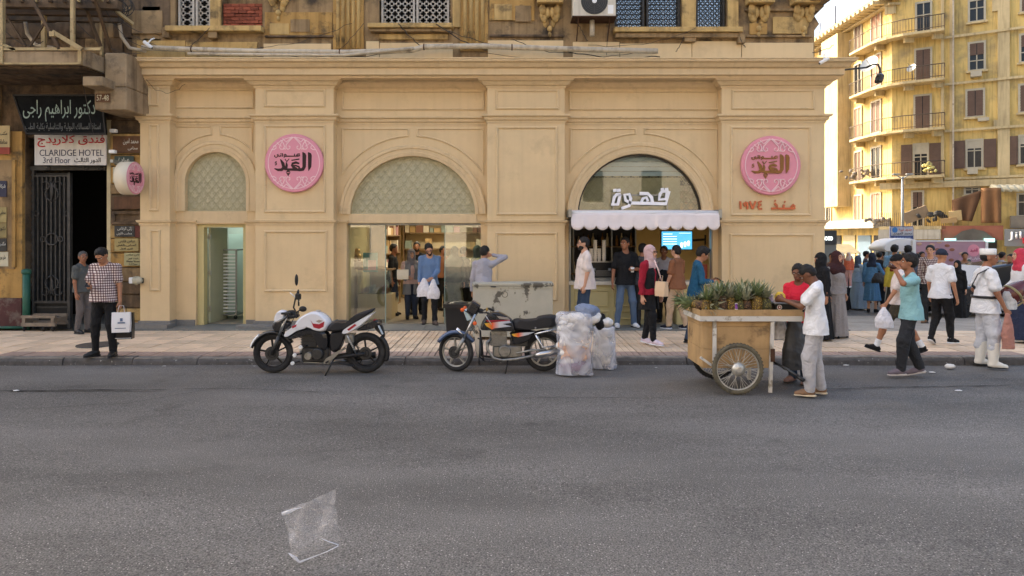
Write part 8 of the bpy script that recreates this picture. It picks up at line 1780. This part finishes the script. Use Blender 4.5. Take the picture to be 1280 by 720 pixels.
# knick-knacks on the cart: price tag, pink bags, scale tray, peeled pineapple
tg = thing('price_tag','round purple and white paper tag among the pineapples','tag',W(920.5,383,cd + .02)); MB().lathe([(.042,0),(.042,.004)],18,Matrix.Rotation(radians(90),4,'X')).build('disc',WHITE,tg); MB().lathe([(.034,.0041),(.034,.006)],18,Matrix.Rotation(radians(90),4,'X')).build('print',mat('purple_print',srgb(120,70,150),.5,var=.2),tg)
sc_ = thing('scale_box','black box with round white emblems on the end of the cart','box',(X(982,cd + .25),cd + .12,ZF + .002)); hb_ = .10
MB().box(-.19,.19,0,.3,0,hb_).build('box',BLACK,sc_,.008); MB().box(-.21,.21,-.02,.32,hb_,hb_ + .02).build('tray',ALU,sc_,.006)
for sx in (-.13,.16): MB().lathe([(.032,0),(.032,.004)],16,Matrix.Translation((sx,-.001,hb_ * .6)) @ Matrix.Rotation(radians(90),4,'X')).build('emblem',WHITE,sc_); MB().torus((sx,-.006,hb_ * .6),.017,.005,'y',14,5).build('emblem_ring',REDP,sc_)
pp_ = MB().lathe([(.02,0),(.055,.012),(.066,.055),(.062,.09),(.03,.125)],16).build('peeled_pineapple',mat('peeled_yellow',srgb(232,192,60),.4,var=.12,vs=20,bump=.4,bs=60)); pp_.location = (X(975,cd + .2),cd + .2,ZF + .002 + hb_ + .021); tag(pp_,'peeled bright yellow pineapple on the black box','pineapple')
for i,(x_,y_,c_) in enumerate([(926,377,(226,222,226)),(937,372,(230,230,232)),(949,370,(228,226,230)),(964,372,(222,190,206)),(911,376,(190,90,100))]):
    s = SDF(); r_ = random.Random(i + 40)
    for k in range(4): s.ell((r_.uniform(-.015,.015),0,k * .03),(.03,.03,.03),None,.02)
    me = s.mesh('crumpled_bag',.007); displace(me,.008,9,i); o = link('crumpled_bag',me,mat('bagfilm%d' % i,srgb(*c_),.4,var=.1)); o.location = (X(x_,cd + .3),cd + .33,zt + .07); tag(o,['crumpled white bag left among the crowns','tall crumpled white bag among the crowns','crumpled bag beside the tall white one','crumpled pink bag next to the peeled pineapple','crumpled red bag among the pineapples'][i],'bag')
# bags hanging at the cart end
def hang_bag(name,label,c,w,hgt,dep,m,seed,taper=.6,h=.011):
    s = SDF()
    def f(x,y,z):
        v = np.clip(-z / hgt,0,1); a = w / 2 * (taper + (1 - taper) * np.minimum(1,v * 1.6)); b_ = dep / 2 * (.35 + .65 * np.minimum(1,v * 1.5)); return np.maximum((np.sqrt((x / a) ** 2 + (y / b_) ** 2) - 1) * min(w,dep) / 2 * .6,np.maximum(z,-z - hgt))
    s.fn(f,(-w / 2 - .02,-dep / 2 - .02,-hgt),(w / 2 + .02,dep / 2 + .02,0),.02); me = s.mesh(name,h); displace(me,.012,3,seed); displace(me,.004,11,seed + 2); o = link(name,me,m); o.location = c; tag(o,label,'bag'); return o
hang_bag('rubbish_sack','dark grey rubbish sack hanging from the end of the cart',W(993,399,8.75),.30,.64,.24,mat('grey_sack',srgb(74,74,74),.45,var=.2,vs=5),3,.55); hang_bag('carrier_bag','white carrier bag hanging under the cart tray',W(975,399,8.85),.19,.26,.14,plastic('white_carrier',srgb(232,232,236),.85),6,.4)
# ================================================================ things people carry
def rect_bag(name,label,c,w,hgt,dep,m,rz,prints=(),handle=True):
    t = thing(name,label,'bag',c,rz); mb = MB(); mb.loft([[(-w / 2 * k,-dep / 2 * k2,z),(w / 2 * k,-dep / 2 * k2,z),(w / 2 * k,dep / 2 * k2,z),(-w / 2 * k,dep / 2 * k2,z)] for k,k2,z in ((.96,1,-hgt),(1,1,-hgt * .6),(1,.6,-.0))],True,False); mb.build('bag_body',m,t)
    if handle: MB().tube([(-w * .2,-dep * .3,-.01),(-w * .12,0,.10),(w * .12,0,.10),(w * .2,-dep * .3,-.01)],.004,5).build('handle',m,t)
    for (a,b,e,f_,pm) in prints: MB().box(-w / 2 + a * w,-w / 2 + b * w,-dep / 2 - .006,-dep / 2 - .002,-hgt + e * hgt,-hgt + f_ * hgt).build('print',pm,t)
    return t
hl = hand_at(m2_,'l'); PAPER = mat('white_paper_bag',srgb(228,226,226),.6,var=.04); LOGO = mat('grey_blue_print',srgb(90,110,140),.5,var=.1)
rect_bag('carrier_bag','white paper carrier bag with blue print held by the checked shirt man',(hl.x + .05,hl.y - .05,hl.z - .08),.25,.30,.10,PAPER,.25,[(.35,.75,.45,.52,LOGO),(.48,.62,.56,.72,LOGO),(.2,.8,.2,.23,LOGO)]); rect_bag('carrier_bag','black glossy carrier bag behind the white paper one',(hl.x + .01,hl.y + .08,hl.z - .10),.28,.40,.12,mat('black_gloss_bag',(.02,.02,.022),.25,var=.1),.2,[(.05,.95,.03,.05,PAPER)])
def phone(label,p,rz=0,tilt=60): t = thing('mobile_phone',label,'phone',p,rz); M = Matrix.Rotation(radians(tilt),4,'X'); MB().box(-.037,.037,-.004,.004,-.075,.075,M).build('case',BLACK,t,.003); MB().box(-.034,.034,-.0055,-.0042,-.07,.07,M).build('screen',mat('phone_glass',(.03,.035,.04),.08,var=0),t)
p_ = hand_at(m2_,'r'); phone('dark phone in the hand of the checked shirt man',(p_.x,p_.y,p_.z + .03),.4,-70); p_ = hand_at(ph,'r'); phone('phone held to the ear of the man in the pale grey shirt',(p_.x - .02,p_.y,p_.z + .0),1.3,10); p_ = hand_at(c7,'r'); phone('small phone in the hands of the man in the teal denim shirt',(p_.x + .02,p_.y,p_.z + .02),-1.3,60)
p_ = hand_at(b4,'l'); CBAG = plastic('carrier_film',srgb(236,232,234),.93)
hang_bag('carrier_bag','white knotted carrier bag held up by the bearded man in blue',(p_.x - .10,p_.y - .06,p_.z + .06),.30,.38,.16,CBAG,11,.18); hang_bag('carrier_bag','second white carrier bag with a boxy bottom held by the bearded man',(p_.x + .09,p_.y - .10,p_.z + .04),.26,.40,.16,CBAG,12,.18)
hb2 = rect_bag('handbag','cream leather handbag on the arm of the grey scarfed woman',W(503.5,337,14.2),.24,.20,.10,mat('cream_leather',srgb(196,184,158),.5,var=.08),.15)
p_ = hand_at(c2,'l'); cp = thing('paper_cup','white paper cup held by the man in the black T-shirt','cup',(p_.x,p_.y - .03,p_.z - .02)); MB().lathe([(.028,-.04),(.038,.05)],16).build('cup',CUP,cp); MB().lathe([(.04,.05),(.036,.06)],16).build('lid',WHITE,cp); MB().lathe([(.0335,-.005),(.0365,.025)],16).build('sleeve',SANDAL,cp)
rect_bag('handbag','beige shoulder bag of the woman in the pink scarf',W(827,352,11.25),.22,.24,.10,mat('beige_leather',srgb(214,184,150),.5,var=.08),-1.0); pipe('bag_strap','pale strap of the beige shoulder bag',[W(818,325,11.25),W(823,338,11.2),W(827,351,11.25)],.010,mat('pink_strap',srgb(226,196,190),.7,var=.05),'strap')
p_ = hand_at(tt,'l'); gl_ = thing('drinking_glass','glass of dark drink raised by the young man in teal','glass',(p_.x - .02,p_.y - .02,p_.z)); MB().lathe([(.026,-.05),(.034,.05)],14,Matrix.Rotation(radians(-55),4,'Y')).build('drink',mat('dark_drink',(.06,.02,.012),.08,var=0),gl_); MB().lathe([(.034,.05),(.036,.075)],14,Matrix.Rotation(radians(-55),4,'Y'),False).build('glass_rim',GLASS,gl_)
p_ = hand_at(ks,'l'); hang_bag('carrier_bag','bulging white carrier bag carried by the man in shorts',(p_.x,p_.y - .02,p_.z + .02),.27,.32,.18,CBAG,21,.2)
mb = MB(); tw_ = thing('trouser_print','white script print on the dark track trousers','print',(0,0,0)) if False else None
hang_bag('shoulder_bag','black shoulder bag at the side of the blue tunic woman',W(1098,341,18.5),.36,.28,.14,LEATH,44,.5,.014)
# drink seller's gear: strap, belt, big dark red jug tilted forward, cloth
cl_ = ch.location; cr = ch.rotation_euler.z
def loc2(v): return Vector(cl_) + Matrix.Rotation(cr,3,'Z') @ Vector(v)
bt = thing('shoulder_strap','black strap and belt worn over the white uniform','strap',cl_,cr); s_ = 1.0
MB().tube([(-.16,.13,.98),(-.05,-.15,1.2),(.10,-.13,1.38),(.17,-.02,1.46),(.12,.12,1.38),(-.10,.19,1.1)],.022,6,flat=.35).build('strap',LEATH,bt); MB().tube([(.205 * cos(a),.165 * sin(a) - .0,1.04) for a in [q * 2 * pi / 24 for q in range(24)]],.020,6,True,True,.5).build('belt',LEATH,bt)
jg = thing('drink_jug','big dark red glass drink jug with brass bands carried by the drink seller','jug',loc2((-.05,.34,1.05))); Mj = Matrix.Rotation(radians(52),4,'Y'); prof = [(.06,-.12),(.13,-.05),(.15,.06),(.11,.20),(.05,.32),(.04,.42),(.06,.46)]
MB().lathe(prof,20,Mj).build('glass_body',mat('dark_red_glass',(.10,.018,.014),.08,var=.1,coat=.5),jg); MB().lathe([(.153,.04),(.153,.075)],20,Mj).build('brass_band',BRASS,jg); MB().lathe([(.062,.45),(.07,.48),(.03,.5)],16,Mj).build('brass_lip',BRASS,jg); MB().tube([Mj @ Vector(p) for p in ((.11,0,.2),(.2,0,.16),(.19,0,.0),(.13,0,-.05))],.014,8).build('handle',BRASS,jg)
hang_bag('ice_bag','clear bag of ice hanging from the drink seller\'s belt',loc2((.02,.30,1.12)),.22,.26,.2,plastic('ice_film',srgb(226,228,226),.6),33,.5)
p_ = hand_at(ch,'r'); hang_bag('pink_cloth','dusty pink cloth hanging from the hand of the drink seller',(p_.x,p_.y,p_.z + .02),.18,.52,.10,cl('pinkcloth',(176,126,112)),35,.35)
# ================================================================ black car and pink hoarding on the cross street
def car():
    d = 18.4; t = thing('parked_car','black hatchback car parked behind the crowd at the corner','car',(X(1238,d),d,gz(12,d) - .0)); BP = mat('car_black',(.012,.012,.014),.18,var=.05,coat=.8); gl = mat('car_glass',(.02,.022,.025),.06,var=0)
    body = [(-2.0,.32),(-2.05,.55),(-1.95,.75),(-1.0,.86),(-.95,.88),(1.75,.92),(2.0,.85),(2.05,.5),(1.95,.3)]; cab = [(-1.0,.86),(-.45,1.36),(.2,1.46),(1.2,1.42),(1.85,.92)]
    def solid(out,ws,name,m):
        rings = []
        for k,yy in ws: rings.append([(p[0] * (1 - .02 * (1 - k)),yy,.6 + (p[1] - .6) * k) for p in out])
        return MB().loft(rings,True,False).build(name,m,t,.03,2)
    solid(body,((.9,-.84),(1,-.76),(1,.76),(.9,.84)),'body',BP); solid(cab,((.97,-.68),(1,-.6),(1,.6),(.97,.68)),'cabin',BP)
    for (o_) in ([(-.82,.9),(-.38,1.3),(.12,1.38),(.12,.9)],[(.2,.9),(.2,1.38),(1.1,1.34),(1.55,.95)]):
        MB().plate(o_,[],-.70,-.675).build('side_window',gl,t)
    for x_ in (-1.3,1.3):
        for y in (-.76,.76): wheel(t,Vector((x_,y,.3)),.3,.16,SRIM,8,0,'wheel',.06)
    MB().box(-2.04,-1.98,-.7,-.4,.58,.72).build('headlight',LENS,t); MB().box(2.0,2.05,-.75,-.5,.65,.85).build('tail_lamp',REDP,t); MB().box(-.3,-.14,-.855,-.835,.78,.80).build('door_handle',CHROME,t); MB().ell((-.85,-.84,.95),(.08,.06,.06),8,6).build('door_mirror',BP,t); MB().box(.155,.165,-.85,-.846,.35,.88).build('door_gap',RUB,t)
    return t
car()
hd_ = 21.5; HO = thing('pink_hoarding','pink advertising hoarding printed with round sweets and a logo','hoarding',(X(1188,hd_),hd_,-.2)); w_ = 43.5 * hd_ / F; zt = Z(302,hd_) + .2; zb_ = .45
MB().box(-w_,w_,0,.06,zb_,zt).build('panel',mat('mauve_pink_print',srgb(178,140,152),.5,var=.12,vs=1.0),HO); MB().box(-w_ - .1,-w_ + .0,-.02,.1,-.0,zt + .03).build('post',WHITE,HO); MB().box(w_,w_ + .08,-.02,.1,-.0,zt).build('post',WHITE,HO); MB().box(-w_,w_,-.02,.08,zt,zt + .04).build('top_rail',WHITE,HO)
r_ = random.Random(9); SW_ = mat('printed_brown_sweet',srgb(150,96,76),.5,var=.25,vs=8)
for i,(x_,y_) in enumerate([(1149,305),(1149,317),(1165,306),(1172,312),(1170,319),(1184,307),(1178,322),(1190,312),(1202,317),(1189,325),(1208,326),(1160,326),(1174,302.5)]): MB().ell((X(x_,hd_) - X(1188,hd_),-.004,Z(y_,hd_) + .2),(.085,.008,.05),12,6).build('printed_sweet',SW_ if i % 2 else mat('printed_pale_sweet',srgb(206,164,140),.5,var=.2,vs=8),HO)
lg = MB().lathe([(.19,0),(.19,.006)],24,Matrix.Translation((X(1217,hd_) - X(1188,hd_),-.001,Z(313,hd_) + .2)) @ Matrix.Rotation(radians(90),4,'X')).build('logo_disc',PINK,HO)
cx_ = X(1217,hd_) - X(1188,hd_); text('logo_lettering','العبد',cx_ - .12,cx_ + .12,Z(313,hd_) + .13,Z(313,hd_) + .28,-.010,mat('rose_lettering',srgb(190,60,100),.5,var=0),HO,.002,.01,True,True); text('slogan','حلوانى العبد',cx_ - .25,cx_ + .2,Z(325,hd_) + .2,Z(321,hd_) + .2,-.004,WHITE,HO,.002,0,True,True)
# a white delivery tricycle cab roof between hoarding and crowd
wt = thing('food_stall','small white stall with rounded roof beside the pink hoarding','stall',(X(1132,22),22,-.2)); MB().box(-.55,.5,0,.9,0,1.0).build('counter',WHITE,wt,.02); o = pillow([(-.7,1.65),(-.6,1.95),(-.2,2.08),(.4,2.02),(.55,1.7)],.5,True,(.9,.97,1,.97,.9),.45).build('roof',WHITE,wt)
for sx in (-.5,.45):
    for sy in (.06,.84): MB().tube([(sx,sy,1.0),(sx,sy,1.75)],.02,6).build('post',ALU,wt)
# ================================================================ litter and the drifting clear bag
LIT = mat('white_litter',srgb(214,212,208),.8,var=.1)
for i,(x_,y_,w_,lab) in enumerate([(1125,461,.10,'crumpled white cup lying on the road by the broken kerb'),(1188,461,.16,'crumpled pale plastic on the road by the kerb end'),(1165,466,.10,'flat paper scrap beside the crumpled plastic'),(1198,489,.10,'flat white scrap lying alone on the asphalt'),(1150,459,.05,'tiny white scrap next to the kerb end'),(1058,457,.1,'paper scrap in the gutter before the plaza'),(168,455,.06,'white flake of litter in the gutter by the checked shirt man'),(205,458,.06,'pale scrap in the gutter near a kerb joint'),(318,458,.05,'bright scrap in the gutter before the white motorcycle'),(20,489,.08,'scrap of paper along the road crack'),(820,460,.05,'small litter flake in the gutter behind the cart')]):
    w_ *= .5; d = DG(y_); me = MB().ell((0,0,0),(w_,w_ * .6,w_ * (.45 if i in (0,1) else .08)),9,5).mesh('litter'); displace(me,w_ * .18,14,i); o = link('litter',me,LIT); o.location = (X(x_,d),d,w_ * (.4 if i in (0,1) else .09) + .004); tag(o,lab,'litter')
cx_,cd_ = X(388,4.07),4.07; k = F / cd_
def clear_bag():
    out = [(353,641),(416,618.5),(418,646),(424,683.5),(400,695),(376,704.5),(362,692),(354,660)]; t = thing('plastic_bag','clear plastic bag drifting over the near asphalt','bag',(cx_,cd_,0)); m = bpy.data.materials.new('clear_film'); m.use_nodes = True; n = m.node_tree.nodes; l = m.node_tree.links; n.clear()
    o = n.new('ShaderNodeOutputMaterial'); tr = n.new('ShaderNodeBsdfTransparent'); p = n.new('ShaderNodeBsdfPrincipled'); p.inputs['Base Color'].default_value = (.85,.85,.88,1); p.inputs['Roughness'].default_value = .25; mx = n.new('ShaderNodeMixShader'); tc = n.new('ShaderNodeTexCoord'); mp = n.new('ShaderNodeMapping'); mp.inputs['Rotation'].default_value = (0,radians(30),0); mp.inputs['Scale'].default_value = (5,5,16); l.new(tc.outputs['Object'],mp.inputs[0]); nz = n.new('ShaderNodeTexNoise'); nz.inputs['Scale'].default_value = 1.0; nz.inputs['Detail'].default_value = 4; nz.inputs['Distortion'].default_value = 1.2; l.new(mp.outputs[0],nz.inputs[0]); mr = n.new('ShaderNodeMapRange'); mr.inputs['From Min'].default_value = .35; mr.inputs['From Max'].default_value = .78; mr.inputs['To Min'].default_value = .04; mr.inputs['To Max'].default_value = .24; l.new(nz.outputs[0],mr.inputs[0]); l.new(mr.outputs[0],mx.inputs[0]); l.new(tr.outputs[0],mx.inputs[1]); l.new(p.outputs[0],mx.inputs[2]); l.new(mx.outputs[0],o.inputs[0])
    P = [((x - 388) / k,(704.5 - y) / k) for x,y in out]
    for side,nm in ((-1,'front_film'),(1,'back_film')):
        N = 22; vs = []; fs = []; cen = (0.0,.2); cnt = 0; idx = {}
        tl,tr_,br,bl = Vector(P[0]),Vector(P[1]),Vector(P[3]),Vector(P[5]).lerp(Vector(P[6]),.5)
        for i in range(N + 1):
            for j in range(N + 1):
                a = i / N; b = j / N; q = tl.lerp(tr_,a).lerp(bl.lerp(br,a),b); bul = sin(pi * a) * sin(pi * b); y = side * .035 * bul + .012 * sin(9 * a + 5 * b) + .008 * sin(21 * a - 13 * b * side) + .05 * (a - .5); vs.append((q.x + .004 * sin(17 * b),y + (q.y) * .04,q.y + .004 * sin(15 * a) * b + .008))
        fs = [(i * (N + 1) + j,(i + 1) * (N + 1) + j,(i + 1) * (N + 1) + j + 1,i * (N + 1) + j + 1) for i in range(N) for j in range(N)]; MB().add(vs,fs,True).build(nm,m,t,fix=False)
    # gathered hem and folded corner catch the light
    FM = plastic('fold_film',srgb(226,230,240),.5,.2); e = lambda x,y,dy=-.02: Vector(((x - 388) / k,dy + (704.5 - y) / k * .04,(704.5 - y) / k + .008))
    MB().tube([e(362,692),e(370,698),e(376,703),e(392,697),e(410,690),e(424,683)],[.003,.012,.007,.004,.003,.004],6,flat=.4).build('bottom_seam',FM,t); MB().tube([e(353,644),e(360,642),e(370,638),e(378,636)],[.010,.012,.006,.001],6,flat=.4).build('folded_corner',FM,t); MB().tube([e(424,682),e(412,678),e(402,674)],[.004,.003,.001],5).build('crease',FM,t)
clear_bag()
bpy.data.scenes.remove(TMP)
